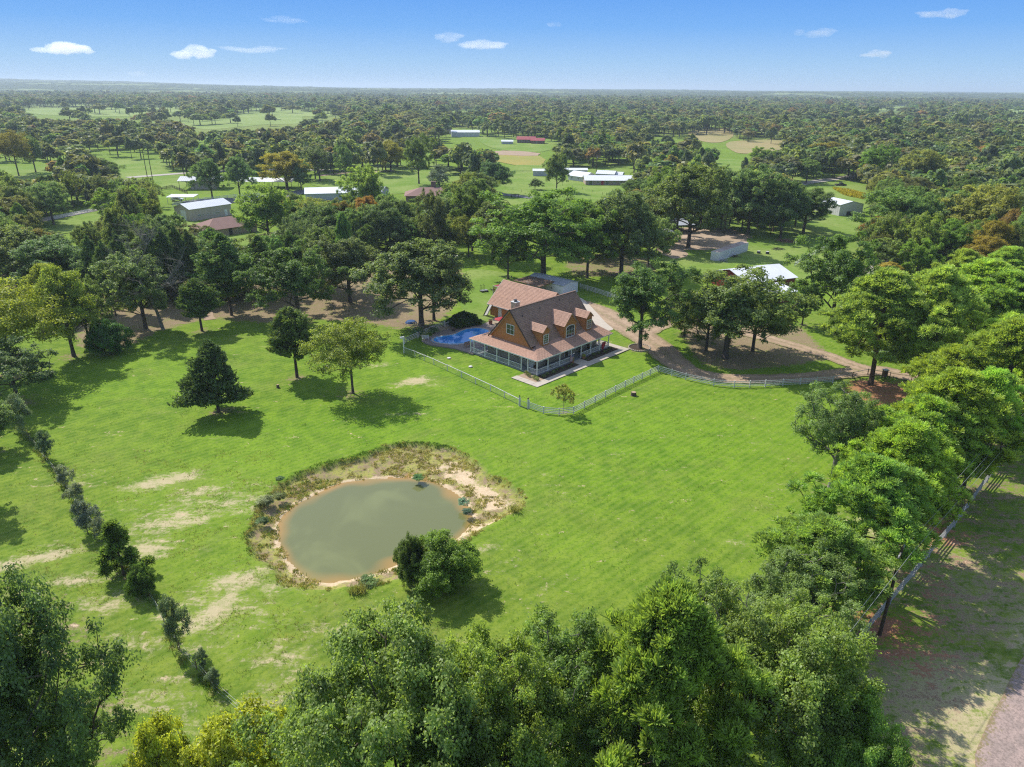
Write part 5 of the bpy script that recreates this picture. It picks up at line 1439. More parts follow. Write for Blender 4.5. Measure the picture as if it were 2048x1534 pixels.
tag(mb.build('flower_bed', MULCH), 'dark mulched flower bed along the front porch', kind='structure')
mb = MB(); hwq(mb, -2.08, -.12, -1.7, 2.6, .085, .03); tag(mb.build('gravel_bed', DIRT), 'tan gravel strip at the porch corner', kind='structure')

# fields beyond
G1 = field_mat('far_lawn', (0.145, 0.235, 0.035), (0.225, 0.285, 0.075), 0.05); G2 = field_mat('far_meadow', (0.20, 0.27, 0.07), (0.26, 0.32, 0.10), 0.01)
T1 = field_mat('dry_field', (0.34, 0.27, 0.13), (0.27, 0.25, 0.10), 0.02); D1 = field_mat('dusty_yard', (0.45, 0.34, 0.25), (0.34, 0.26, 0.18), 0.08)
Y1 = field_mat('yellow_grass', (0.34, 0.28, 0.08), (0.26, 0.27, 0.07), 0.03)
FIELDS = [
 ('far_field', [(44, 213), (200, 209), (342, 210), (376, 224), (342, 232), (240, 233), (130, 231), (60, 226)], G2, 'pale green pasture far left'),
 ('far_field', [(349, 240), (427, 234), (478, 223), (547, 213), (640, 218), (697, 222), (697, 232), (608, 233), (608, 246), (533, 249), (478, 254), (403, 258)], G2, 'bright far pasture left of centre'),
 ('far_field', [(-200, 330), (120, 335), (240, 320), (370, 322), (392, 345), (320, 366), (230, 372), (80, 368), (-200, 376)], G1, 'mown ground under the scattered left trees'),
 ('far_field', [(60, 440), (190, 418), (205, 442), (120, 470), (0, 478), (-100, 470)], G1, 'small green lawn below the left lane'),
 ('far_field', [(285, 357), (345, 352), (370, 365), (365, 378), (300, 374)], G1, 'green paddock beside the open barn'),
 ('far_field', [(330, 430), (400, 446), (520, 470), (640, 480), (560, 500), (420, 480), (340, 460)], G1, 'lawn around the brown hip-roofed house'),
 ('far_field', [(765, 332), (851, 325), (948, 342), (955, 352), (860, 373), (800, 388), (700, 384), (620, 368), (650, 352)], G1, 'bright lawn left of the grey rounded tree'),
 ('far_field', [(950, 262), (1008, 268), (1131, 285), (1100, 300), (1060, 304), (975, 293)], G1, 'lawn around the red-roofed house'),
 ('far_field', [(979, 312), (1078, 312), (1077, 334), (1005, 326)], Y1, 'yellow grass strip behind the round dark oak'),
 ('far_field', [(1018, 334), (1090, 330), (1268, 323), (1262, 347), (1240, 392), (1203, 414), (1107, 402), (994, 448), (940, 450), (960, 400), (1000, 370)], G1, 'large central far lawn in front of the ranch house'),
 ('far_field', [(1380, 263), (1461, 257), (1466, 273), (1440, 285), (1399, 281)], T1, 'tan hay field right of centre'),
 ('far_field', [(1460, 284), (1567, 280), (1580, 297), (1530, 306), (1470, 305)], T1, 'second tan hay field right of centre'),
 ('far_field', [(1415, 322), (1500, 322), (1560, 345), (1500, 385), (1420, 392)], G1, 'green paddock around the dirt arena'),
 ('far_field', [(1560, 345), (1705, 342), (1750, 394), (1710, 420), (1640, 402), (1580, 380)], G1, 'grass beside the curved pale road'),
 ('far_field', [(1640, 396), (1720, 404), (1722, 480), (1690, 520), (1600, 560), (1460, 560), (1320, 545), (1300, 500), (1340, 460), (1480, 430), (1600, 440)], G1, 'mown lawn around the white container'),
 ('far_field', [(1690, 211), (1843, 213), (1845, 222), (1700, 218)], G2, 'pale far pasture on the right'),
 ('far_field', [(1975, 216), (2120, 217), (2130, 232), (2048, 230)], G2, 'pale far pasture at the right edge'),
 ('far_field', [(930, 545), (1010, 548), (1030, 575), (985, 640), (940, 650), (915, 610)], G1, 'grass behind the pool and garage'),
]
zf = 0.12
for (nm, px, m_, lb) in FIELDS:
    zf += 0.006
    sheet(nm, PX(px), zf, m_, lb, jitter=0.4, n=5)
sheet('dusty_yard', PX([(1322, 462), (1400, 455), (1470, 462), (1500, 480), (1430, 500), (1350, 500), (1320, 486)]), zf + .02, D1, 'dusty bare ground under the oaks near the rusty shelter', jitter=.6)
sheet('dusty_yard', PX([(1318, 494), (1350, 498), (1372, 508), (1348, 520), (1322, 508)]), zf + .026, D1, 'sandy worn patch left of the white container', jitter=.6)
sheet('dirt_arena', PX([(1422, 352), (1458, 349), (1462, 364), (1428, 367)]), zf + .02, D1, 'pinkish dirt arena among far paddocks', jitter=.6)
sheet('creek_bed', PX([(980, 304), (1020, 302), (1076, 306), (1074, 312), (1020, 311), (985, 309)]), zf + .02, DIRT, 'dry sandy creek bed beyond the lawns', jitter=1.0)
ribbon('lane', [(-60, 452), (60, 444), (120, 434), (200, 418), (250, 408)], [7, 7, 7, 6, 6], zf + .03, PALEROAD, 'pale lane at the far left')
ribbon('lane', [(255, 356), (330, 350), (420, 344), (520, 340), (620, 340), (760, 345)], [7] * 6, zf + .036, PALEROAD, 'pale lane crossing behind the open barn')
ribbon('lane', [(380, 408), (430, 403), (520, 398), (600, 385), (640, 378)], [16, 16, 15, 10, 8], zf + .042, ASPHALT_G, 'grey yard road beside the far carports')
ribbon('lane', [(960, 380), (994, 388), (1060, 396), (1120, 404), (1175, 412), (1240, 420), (1320, 425)], [6] * 7, zf + .03, ASPHALT_G, 'narrow grey road crossing the far lawn')
ribbon('lane', [(1560, 382), (1600, 369), (1650, 361), (1703, 354), (1720, 348)], [6, 7, 8, 8, 6], zf + .03, PALEROAD, 'curved pale road by the parked dark car')
ribbon('lane', [(640, 352), (700, 346), (790, 342)], [5, 5, 5], zf + .045, DIRT, 'bare dirt track beyond the bright lawn')
ribbon('lane', [(1718, 560), (1760, 528), (1812, 520), (1870, 540)], [6, 6, 6, 6], .11, PALEROAD, 'pale gravel strip along the pipe fence')
ribbon('lane', [(300, 545), (345, 570), (395, 600), (420, 640)], [3, 3, 3, 2], .07, DIRT, 'pale footpath through the left wood')

HOUSE = build_house()

# ------------------------------------------------------------------ pool
POOLZ = 0.12
zp = lambda L: [(800 + a / 10.956, 620 + b / 10.956) for a, b in L]
pool_w = PX(zp([(730, 675), (790, 610), (990, 572), (1180, 545), (1300, 490), (1450, 432), (1650, 408), (1830, 420), (1940, 465), (1900, 540), (1780, 610), (1640, 680), (1500, 722), (1300, 748), (1050, 748), (850, 725)]), POOLZ)
deck = PX(zp([(478, 690), (540, 655), (700, 575), (900, 480), (1150, 420), (1500, 362), (1810, 305), (2000, 300), (2120, 420), (2050, 650), (1780, 860), (1600, 975), (1420, 920), (1200, 860), (1000, 828), (800, 800), (620, 765)]))
sheet('pool_deck', deck, 0.20, STONEDECK, 'brownish stone pool deck around the kidney pool', jitter=0.04, n=3, thick=.3)
POOL = empty('swimming_pool', (0, 0, 0), 0, 'kidney-shaped swimming pool with deep blue water beside the porch', 'pool')
ps = densify(pool_w, 4); cen = ps.mean(0)
POOL.location = (cen[0], cen[1], 0)
mb = MB(); n_ = len(ps)
for i in range(n_):
    a, b = ps[i] - cen, ps[(i + 1) % n_] - cen
    def off(p, k): return p * (1 + k / np.linalg.norm(p))
    a2, b2 = off(a, .38), off(b, .38)
    mb.quad((*a, .245), (*b, .245), (*b2, .245), (*a2, .245)); mb.quad((*a, .245), (*b, .245), (*b, .0), (*a, .0)); mb.quad((*a2, .245), (*b2, .245), (*b2, .2), (*a2, .2))
mb.build('coping', CONCRETE, POOL)
wm = water_mat('pool_water', (0.025, 0.21, 0.60), (0.08, 0.36, 0.68), 0.03, 0.012)
pw = water_sheet('water', ps - cen, 0.215, wm, None, margin=0.15, parent=POOL)

# ------------------------------------------------------------------ fences
def fence(name, pts, label, rails, hp, post_r, m_post, m_rail, spacing=2.6, wire=0, rail_w=(0.05, 0.14), group=None, square=True, world=False, wire_m=None):
    w = np.array(pts if world else PX(pts)); F = empty(name, (w[0][0], w[0][1], 0), 0, label, 'fence', group)
    o = w[0]; pos = []
    for i in range(len(w) - 1):
        L = np.linalg.norm(w[i + 1] - w[i]); n = max(1, round(L / spacing))
        for k in range(n): pos.append(w[i] + (w[i + 1] - w[i]) * k / n)
    pos.append(w[-1])
    pm = MB()
    if square: pm.box(-post_r, post_r, -post_r, post_r, -.2, hp); pm.box(-post_r * 1.25, post_r * 1.25, -post_r * 1.25, post_r * 1.25, hp, hp + .04)
    else: pm.tube([(0, 0, -.2), (0, 0, hp)], post_r, 6)
    pmesh = pm.mesh('post', m_post)
    for i, p in enumerate(pos):
        d = pos[min(i + 1, len(pos) - 1)] - pos[max(i - 1, 0)]
        ob('post', pmesh, F, (p[0] - o[0], p[1] - o[1], 0), (0, 0, math.atan2(d[1], d[0])))
    rm = {}
    for i in range(len(pos) - 1):
        a, b = pos[i] - o, pos[i + 1] - o; L = np.linalg.norm(b - a); yaw = math.atan2(*(b - a)[::-1])
        key = round(L, 2)
        if key not in rm:
            q = MB(); q.box(0, L, -rail_w[0] / 2, rail_w[0] / 2, -rail_w[1] / 2, rail_w[1] / 2); rm[key] = q.mesh('rail', m_rail)
        off_ = post_r * 0.0
        for z in rails: ob('rail', rm[key], F, (a[0], a[1], z + random.uniform(-.012, .012)), (0, 0, yaw))
    if wire:
        q = MB()
        for i in range(len(pos) - 1):
            a, b = pos[i] - o, pos[i + 1] - o
            for k in range(wire):
                z = 0.08 + (hp - .2) * k / max(1, wire - 1) if wire > 1 else hp * .6
                q.bar((a[0], a[1], z), (b[0], b[1], z), .012)
            n = int(np.linalg.norm(b - a) / .3) if wire > 4 else 0
            for k in range(1, n): c = a + (b - a) * k / n; q.bar((c[0], c[1], .06), (c[0], c[1], hp - .12), .010)
        wo_ = q.build('wire', wire_m or GALV, F); wo_['kind'] = 'stuff'
    return F

fence('yard_fence', [(808, 706), (830, 714), (868, 730), (923, 755), (981, 782), (1038, 811)], 'white top-rail fence with wire mesh from the pool corner to the yard gate', [1.12], 1.15, .05, WHITE_W, WHITE_W, 3.4, wire=6, rail_w=(.1, .06))
fence('rail_fence', [(1058, 818), (1087, 828), (1118, 831), (1147, 828), (1190, 806), (1250, 775), (1316, 744)], 'white four-rail fence turning the corner in front of the porch lawn', [1.12, .85, .58, .31], 1.2, .065, WHITE_W, WHITE_W, 2.7, rail_w=(.04, .10))
fence('rail_fence', [(1316, 744), (1371, 760), (1427, 772), (1468, 776), (1530, 774), (1600, 770), (1665, 766)], 'weathered pale rail fence bending along the gravel drive', [1.12, .83, .54, .27], 1.25, .07, WHITE_W, WHITE_W, 3.3, rail_w=(.04, .10))
fence('wire_fence', [(1665, 766), (1704, 757), (1735, 750), (1779, 757)], 'thin dark-post fence continuing past the bent-fence pine', [1.1], 1.15, .05, DARKW, GALV, 4, wire=4, rail_w=(.05, .05))
fence('wire_fence', [(1779, 757), (1822, 763), (1870, 775), (1930, 798), (2010, 840)], 'dark-post wire fence across the red needle bed', [1.0], 1.1, .05, DARKW, DARKW, 5, wire=4, rail_w=(.04, .04))
fence('rail_fence', [(1700, 700), (1760, 712), (1830, 724), (1900, 745), (1990, 780)], 'pale rail fence in the shade on the far side of the drive', [1.1, .8, .5], 1.2, .06, WHITE_W, WHITE_W, 4, rail_w=(.04, .09))
fence('rail_fence', [(809, 688), (836, 676), (865, 663), (889, 653)], 'white four-rail fence left of the pool deck', [1.15, .87, .59, .31], 1.2, .06, WHITE_W, WHITE_W, 3.2, rail_w=(.04, .09))
fence('pool_gate', [(890, 656), (902, 652)], 'small white picket gate at the end of the poolside fence', [1.0, .3], 1.3, .06, WHITE_W, WHITE_W, 2.5, wire=5, wire_m=WHITE_W)
AGED = mat('aged_white_boards', (.50, .48, .44), .85, (.34, .33, .31), 2, .9, streak=.4)
fence('road_fence', [(1640, 1400), (1690, 1325), (1736, 1262), (1779, 1209), (1827, 1153), (1872, 1095), (1908, 1054), (1961, 980), (2021, 906), (2120, 800)], 'weathered white four-rail fence under the roadside pines', [1.25, .95, .65, .35], 1.35, .075, AGED, AGED, 2.7, rail_w=(.045, .13))
fence('pasture_fence', [(20, 835), (60, 880), (110, 945), (160, 1020), (225, 1100), (300, 1195), (360, 1300), (430, 1380), (500, 1440), (560, 1520)], 'old rusty wire fence running down the left pasture through the shrubs', [], 1.1, .045, RUST, RUST, 4.2, wire=3, square=False)
fence('lane_fence', [(106, 440), (150, 431), (200, 420), (215, 416)], 'white rail fence along the pale left lane', [1.2, .9, .6, .3], 1.3, .07, WHITE, WHITE, 3, rail_w=(.05, .14))
fence('lane_fence', [(345, 412), (395, 403), (440, 398), (485, 393), (520, 392)], 'white rail fence between the tan barn and the grey yard road', [1.2, .8, .4], 1.3, .07, WHITE, WHITE, 4, rail_w=(.05, .14))
fence('paddock_fence', [(1160, 577), (1190, 586), (1215, 594), (1250, 606)], 'white rail fence right of the white shed behind the house', [1.2, .9, .6, .3], 1.25, .07, WHITE_W, WHITE_W, 3.2, rail_w=(.05, .12))
fence('paddock_fence', [(1589, 534), (1606, 522), (1630, 510), (1650, 500)], 'short white rail fence beyond the white-roofed barn', [1.3, .9, .5], 1.35, .08, WHITE, WHITE, 3, rail_w=(.05, .14))
fence('pipe_fence', [(1735, 512), (1756, 522), (1790, 528), (1840, 542)], 'grey pipe fence in front of the large dark tree on the right', [1.4, 1.0, .6, .25], 1.5, .06, GALV, GALV, 4, square=False, rail_w=(.07, .07))
fence('pipe_fence', [(1335, 538), (1380, 552), (1410, 560), (1440, 563)], 'black rail fence between the container lawn and the oaks', [1.2, .8, .4], 1.3, .07, BLACK, BLACK, 3.5, rail_w=(.05, .09))
fence('field_fence', [(1010, 376), (1060, 389), (1110, 397), (1180, 399), (1240, 404)], 'thin dark wire fence beside the narrow grey road', [], 1.3, .06, DARKW, DARKW, 9, wire=3, square=False)
fence('field_fence', [(1125, 372), (1165, 380), (1205, 390), (1240, 397)], 'thin dark wire fence in front of the ranch house lawn', [], 1.3, .06, DARKW, DARKW, 8, wire=3, square=False)
fence('field_fence', [(1030, 345), (1062, 345)], 'row of thin dark posts left of the far white shed', [1.2, .7], 1.4, .06, DARKW, DARKW, 4, square=False, rail_w=(.05, .08))
fence('field_fence', [(255, 395), (300, 385), (345, 376), (375, 388)], 'dark board fence below the leaning utility poles', [1.3, .9, .5], 1.5, .08, DARKW, DARKW, 4, rail_w=(.05, .2))

# yard gate: two tall white posts with slanted slat wings and a wire gate
def gate_post(px, label):
    b = P(*px); g = empty('gate_post', (b[0], b[1], 0), HYAW + math.pi / 2, label, 'gate post', 'white slatted gate posts')
    m_ = MB(); m_.box(-.07, .07, -.07, .07, -.1, 1.75); m_.build('post', WHITE_W, g)
    m_ = MB(); m_.box(-.11, .11, -.11, .11, 1.75, 1.82); m_.tube([(0, 0, 1.82), (0, 0, 1.95)], [.08, .03], 6); m_.build('cap', DARKW, g)
    for k in range(7):
        z = .12 + k * .21; w = .30 - .13 * math.sin(math.pi * (k + .5) / 7)
        m_ = MB(); m_.bar((-w, -.08, z + .12), (w, -.08, z - .06), .03, .12); m_.build('slat', WHITE, g)
gate_post((1039, 813), 'slatted white gate post on the fence side, left of the yard gate opening')
gate_post((1056, 818), 'slatted white gate post on the corner side, right of the yard gate opening')
b = P(1040, 813); c = P(1056, 818); g = empty('yard_gate', (b[0], b[1], 0), math.atan2(*(c - b)[:2][::-1]), 'low metal wire gate between the two slatted white gate posts', 'gate')
m_ = MB(); Lg = np.linalg.norm((c - b)[:2]) - .3
for s in ((.15, .1, .15, 1.05), (Lg + .1, .1, Lg + .1, 1.05), (.15, .1, Lg + .1, .1), (.15, 1.05, Lg + .1, 1.05)): m_.bar((s[0], 0, s[1]), (s[2], 0, s[3]), .045)
gf = m_.build('gate_frame', GALV, g)
m_ = MB()
for k in range(1, 9): m_.bar((.15 + (Lg - .05) * k / 9, 0, .1), (.15 + (Lg - .05) * k / 9, 0, 1.05), .014)
m_.build('bars', GALV, gf)

# lamp post at the pool corner
b = P(808, 706); g = empty('bird_house_post', (b[0], b[1], 0), HYAW, 'white post with a small flat-topped box at the pool corner of the yard', 'post')
m_ = MB(); m_.box(-.07, .07, -.07, .07, -.1, 2.9); m_.build('post', WHITE, g)
m_ = MB(); m_.box(-.62, .12, -.16, .16, 2.9, 3.2); m_.build('box', WHITE, g)
m_ = MB(); m_.box(-.68, .18, -.22, .22, 3.2, 3.26); m_.build('lid', WHITE_W, g)

# ------------------------------------------------------------------ outbuildings
TANW = mat('tan_metal_wall', (0.58, 0.49, 0.41), 0.7, (0.50, 0.42, 0.35), 0.4, 0.6, streak=.15)
BRICK = mat('tan_brick_wall', (0.48, 0.37, 0.30), 0.9, (0.38, 0.29, 0.23), 5, 0.9)
BRICK_D = mat('dark_brick_wall', (0.16, 0.10, 0.085), 0.9, (0.22, 0.15, 0.12), 5, 0.9)
GREYW = mat('light_grey_wall', (0.50, 0.51, 0.53), 0.7, (0.42, 0.43, 0.45), .5, .6)
REDW = mat('red_metal_wall', (0.27, 0.045, 0.035), 0.7, (0.20, 0.035, 0.03), .5, .6)
REDR = mat('red_metal_roof', (0.42, 0.085, 0.09), 0.5, (0.34, 0.07, 0.075), .3, .6)
# garage in house frame
GA = building('garage', 'detached garage with large brown shingle gable roof behind the farmhouse', 'garage', HW(19.2, 31.0), HYAW - math.pi / 2, 14.6, 9.2, 3.1, 7.2, SIDING, SHINGLE, 'gable', .45,
              openings=(('F', 3.0, 1.3, 1.0, 2.0, 'white_door'), ('F', 7.0, 1.7, 1.1, 1.1, 'window'), ('L', 4.6, 4.6, 1.2, 1.2, 'window')))
for ch in list(GA.children):
    if ch.name.startswith('roof'): bpy.data.objects.remove(ch)
ov = .45
sg = (7.2 - 3.1) / 4.6; eg = 3.1 - ov * sg
roof_panel('roof', [(-ov, -ov, eg), (14.6 + ov, -ov, eg), (14.6 + ov, 4.6, 7.2), (-ov, 4.6, 7.2)], SHINGLE, GA, thick=.14)
roof_panel('roof', [(14.6 + ov, 9.2 + ov, eg), (-ov, 9.2 + ov, eg), (-ov, 4.6, 7.2), (14.6 + ov, 4.6, 7.2)], SHINGLE, GA, thick=.14)
m_ = MB(); m_.bar((-ov, -ov - .04, eg - .06), (14.6 + ov, -ov - .04, eg - .06), .05, .2); m_.bar((-ov - .03, -ov, eg - .06), (-ov - .03, 4.6, 7.14), .05, .2); m_.bar((-ov - .03, 9.2 + ov, eg - .06), (-ov - .03, 4.6, 7.14), .05, .2); m_.build('fascia', WHITE, GA)
# outside stair of the garage
a = P(970, 632); bb = P(981, 610, 2.9)
st = empty('outside_stair', (a[0], a[1], 0), 0, 'dark outside staircase leaning up the left end of the garage', 'staircase')
d = np.array([bb[0] - a[0], bb[1] - a[1]]); Ld = np.linalg.norm(d); st.rotation_euler = (0, 0, math.atan2(d[1], d[0]))
for y in (-.5, .5):
    m_ = MB(); m_.bar((0, y, .05), (Ld, y, 2.9), .07, .26); m_.build('stringer', BLACK, st)
sm_ = MB(); sm_.box(-.15, .15, -.46, .46, -.02, .03); smesh = sm_.mesh('tread', WHITE_W)
for k in range(1, 12): ob('tread', smesh, st, (Ld * k / 12, 0, .05 + 2.85 * k / 12))

o_, yw, L_, W_ = rect_px((1126, 591), (1161, 584), (1075, 573), 0)
SHD = building('white_shed', 'long white metal shed with low grey roof behind the garage', 'shed', o_, HYAW - math.pi / 2 + math.pi / 2, 1, 1, 2, 2.2, METAL_W, METAL_G) if False else None
uv0 = (42.6, 30.2)
building('metal_shed', 'long white metal shed with low grey roof behind the garage', 'shed', HW(42.4, 41.5), HYAW - math.pi / 2, 11.6, 5.6, 2.5, 3.1, METAL_W, METAL_G, 'gable', .15, openings=(('F', 3, 1.1, 1.0, 2.0, 'white_door'), ('F', 8, 1.4, .7, .7, 'window'), ('R', 1.0, .5, .35, .35, 'dark')), ribs=.9)
cp = building('carport', 'rusty old flat-roofed carport littered with branches behind the garage', 'carport', HW(37.9, 41.6), HYAW - math.pi / 2, 8.2, 7.6, 2.5, 2.8, RUST, RUST, 'shed', .2, walls=False, posts=4, post_m=GALV)
r_ = random.Random(9)
for k in range(34):
    x, y = r_.uniform(.2, 8), r_.uniform(.2, 7.4); an = r_.uniform(0, 3.1); l = r_.uniform(.4, 1.3); z = 2.66 + .3 * y / 7.6
    m_ = MB(); m_.bar((x, y, z), (x + l * math.cos(an), y + l * math.sin(an), z + .05), r_.uniform(.03, .1), .03); m_.build('fallen_branch', r_.choice([WHITE_W, BARK_PALE, GALV]), cp)

o_, yw, L_, W_ = rect_px((382, 443), (464, 430), (359, 437), 0)
building('metal_barn', 'tan metal barn with bright white roof and white roller door', 'barn', o_, yw, L_, max(7.5, W_), 4.3, 5.9, TANW, METAL_W, 'gable', .35,
         openings=(('L', 3.9, 1.9, 3.2, 3.6, 'white_door'), ('F', L_ * .22, 1.75, 1.5, .7, 'window'), ('F', L_ * .31, 1.75, .6, .6, 'window'), ('F', L_ * .43, 1.75, .8, .7, 'window'), ('F', L_ * .56, 1.75, .6, .6, 'window'), ('F', L_ * .65, 1.75, 1.5, .7, 'window'), ('F', L_ * .86, 1.3, 1.2, 2.3, 'white_door')), ribs=1.2)
o_, yw, L_, W_ = rect_px((414, 461), (520, 446), (390, 451), 2.7)
building('brick_house', 'tan brick house with brown hip roof below the tan barn', 'house', o_, yw, L_ * .93, max(9, W_), 2.7, 5.2, BRICK, SHINGLE_FAR, 'hip', .5,
         openings=(('L', 2.5, 1.5, .9, 1.4, 'window'), ('L', 6.5, 1.5, .9, 1.4, 'window'), ('F', 3, 1.5, 1.0, 1.4, 'window'), ('F', 8, 1.3, 1.2, 2.1, 'dark'), ('F', 11, 1.5, 1.2, 1.4, 'window'), ('F', 15, 1.1, 1.0, 2.1, 'door')))
b = P(353, 404); cpt = building('carport', 'white-roofed carport sheltering the white car', 'carport', P(336, 408)[:2], .10, 10.5, 6.5, 2.7, 3.0, WHITE, METAL_W, 'shed', .3, walls=False, posts=3, post_m=WHITE)
b = P(378, 378); building('open_barn', 'open-fronted tan barn with pale roof on tall dark posts, left part', 'barn', P(360, 380)[:2], .12, 20, 11, 4.2, 5.6, TANW, METAL_G, 'gable', .6, walls=False, posts=4, post_m=DARKW)
building('open_barn', 'tan storage block under the pale roof of the open barn', 'barn', P(382, 379)[:2], .12, 11, 8, 3.8, 4.1, TANW, TANW, 'shed', .05, openings=(('L', 3, 2.2, 3, 2, 'window'),))
building('open_barn', 'long pale-roofed open barn behind the two dark trees', 'barn', P(478, 376)[:2], -.05, 26, 10, 3.2, 4.4, TANW, METAL_W, 'gable', .5, walls=False, posts=5, post_m=DARKW)
building('metal_shed', 'bluish metal-roofed workshop, nearer of the roofs behind the middle wood', 'shed', P(612, 402)[:2], .25, 24, 15, 3.0, 4.6, GREYW, METAL_W, 'gable', .4)
building('metal_shed', 'dark grey-roofed shed right of the bluish workshop', 'shed', P(690, 395)[:2], -.12, 17, 11, 3.0, 4.4, GREYW, METAL_G, 'gable', .4)
hb = building('brick_house', 'dark-walled house with brown hip roof and square chimney', 'house', P(812, 404)[:2], .12, 22, 13, 2.7, 5.2, BRICK_D, SHINGLE_FAR, 'hip', .6, openings=(('F', 14, 1.4, 1.4, 1.4, 'window'), ('F', 18, 1.2, 1.1, 2.1, 'window')))
m_ = MB(); m_.box(11, 13.2, 7.6, 8.9, 4, 7.4); m_.box(10.85, 13.35, 7.45, 9.05, 7.4, 7.55); m_.build('chimney', BRICK_D, hb)
rh = building('ranch_house', 'long low ranch house with bright white metal roof and red front door', 'house', P(1171, 370.5)[:2], 0.02, 24, 11, 2.6, 4.3, BRICK, METAL_W, 'gable', .7,
         openings=(('F', 2.6, 1.2, 1.9, 2.0, 'window'), ('F', 6.2, 1.6, 1.4, 1.0, 'window'), ('F', 8.6, 1.15, 1.2, 2.2, 'red_door'), ('F', 11, 1.3, 1.8, 2.0, 'window'), ('F', 14.8, 1.6, 1.4, 1.0, 'window'), ('F', 18, 1.6, 1.4, 1.0, 'window')))
building('ranch_wing', 'white gabled rear wing on the left of the ranch house', 'house', P(1136, 360)[:2], -0.9, 12.5, 9, 2.7, 4.6, WHITE_W, METAL_W, 'gable', .5, openings=(('F', 3, 1.5, 1.1, 1.1, 'window'), ('F', 8, 1.5, 1.1, 1.1, 'window'), ('L', 4, 1.5, 1.2, 1.2, 'window')))
building('metal_shed', 'low white-roofed shed behind the ranch house', 'shed', P(1192, 356)[:2], -.35, 10, 8, 2.4, 3.8, GREYW, METAL_W, 'gable', .3)
building('metal_shed', 'smaller white-roofed shed at the far right behind the ranch house', 'shed', P(1215, 356)[:2], -.35, 8, 6, 2.0, 3.2, GREYW, METAL_W, 'gable', .3)
building('metal_shed', 'small white-roofed grey shed on the lawn left of the single oak', 'shed', P(1066, 352.5)[:2], -.03, 11, 6, 2.9, 3.7, GREYW, METAL_W, 'gable', .3, openings=())
building('metal_shed', 'low white shed behind the single oak, between the small grey shed and the ranch', 'shed', P(1130, 348)[:2], .05, 13, 6, 2.2, 3.0, WHITE_W, METAL_W, 'gable', .3)
building('red_roof_house', 'far brick house with red metal roof', 'house', P(1034, 286)[:2], -.1, 16, 9, 3.2, 5.4, BRICK_D, REDR, 'gable', .6, openings=(('F', 4, 1.5, 1.5, 1.2, 'window'), ('F', 10, 1.5, 1.5, 1.2, 'window')))
building('red_roof_house', 'right-hand lower section of the far red-roofed house', 'house', P(1062, 287.6)[:2], -.12, 11.5, 8, 2.9, 4.7, BRICK_D, REDR, 'gable', .6, openings=(('F', 5, 1.3, 1.5, 1.4, 'window'),))
building('metal_shed', 'tiny white-roofed shed left of the red-roofed house', 'shed', P(1003, 288.5)[:2], .0, 10, 7, 2.3, 3.4, GREYW, METAL_W, 'gable', .3)
building('metal_shed', 'white metal building at the tree line beyond the central lawns', 'shed', P(903, 273.5)[:2], .12, 28, 12, 4.2, 6.0, WHITE_W, METAL_W, 'gable', .4)
building('metal_shed', 'tan-roofed building left of the white metal building at the tree line', 'shed', P(850, 268)[:2], .1, 28, 12, 3.4, 5.0, TANW, mat('tan_roof', (.5, .42, .3), .8), 'gable', .4)
building('metal_shed', 'grey and white metal shed on the lawn beside the right wood', 'shed', P(1680, 433)[:2], math.pi / 2 + .62, 15, 9.5, 3.6, 4.9, WHITE_W, METAL_W, 'gable', .25, ribs=1.1) if False else None
o_, yw, L_, W_ = rect_px((1640, 424), (1678, 433), (1668, 418), 0)
building('metal_shed', 'grey and white metal shed on the lawn beside the right wood', 'shed', P(1622, 420)[:2], math.atan2(*(P(1677, 433)[:2] - P(1622, 420)[:2])[::-1]), np.linalg.norm(P(1677, 433)[:2] - P(1622, 420)[:2]), 11, 4.4, 5.6, WHITE_W, METAL_W, 'gable', .25, ribs=1.1, openings=(('R', 5, .9, 3, 1.8, 'dark'),))
# white-roofed barn among the oaks
bo = P(1478, 590)[:2]
building('metal_barn', 'red-walled barn with wide bright white metal roof among the oaks', 'barn', P(1492, 592)[:2], .42, 15, 13, 3.2, 5.0, REDW, METAL_W, 'gable', .4, ribs=1.2)
building('metal_barn', 'low white lean-to roof beside the red-walled barn', 'barn', P(1530, 610)[:2], .42, 9, 6, 2.3, 2.9, REDW, METAL_W, 'shed', .3)
building('metal_barn', 'grey metal roof glimpsed under the island oak', 'barn', P(1375, 640)[:2], .35, 7, 4.5, 2.2, 2.7, GREYW, METAL_G, 'shed', .3)
building('horse_shelter', 'rusty open horse shelter with tin roof beside the dusty yard', 'shelter', P(1306, 486)[:2], .25, 8, 6, 2.6, 3.2, DARKW, METAL_G, 'shed', .3)
building('horse_shelter', 'grey tin roof on posts behind the rusty horse shelter', 'shelter', P(1322, 470)[:2], .25, 12, 9, 3.0, 3.5, DARKW, METAL_G, 'shed', .3, walls=False, posts=4, post_m=DARKW)
building('metal_shed', 'small pink-roofed house far beyond the curved road', 'house', P(1557, 313)[:2], .0, 14, 9, 2.8, 4.5, TANW, SHINGLE_FAR, 'gable', .4)
building('metal_shed', 'white roof among far left trees', 'shed', P(594, 300)[:2], .1, 16, 9, 3, 4.2, WHITE_W, METAL_W, 'gable', .4)
building('metal_shed', 'grey roof partly hidden by the far left trees', 'shed', P(428, 318)[:2], .2, 15, 10, 3, 4.4, TANW, METAL_G, 'gable', .4)
building('far_warehouse', 'distant long white building at the left horizon', 'building', P(392, 193)[:2], 0, 110, 40, 12, 15, WHITE_W, METAL_W, 'gable', 1)
building('far_warehouse', 'second distant white building near the left horizon', 'building', P(512, 195)[:2], 0, 60, 30, 10, 12, WHITE_W, METAL_W, 'gable', 1)

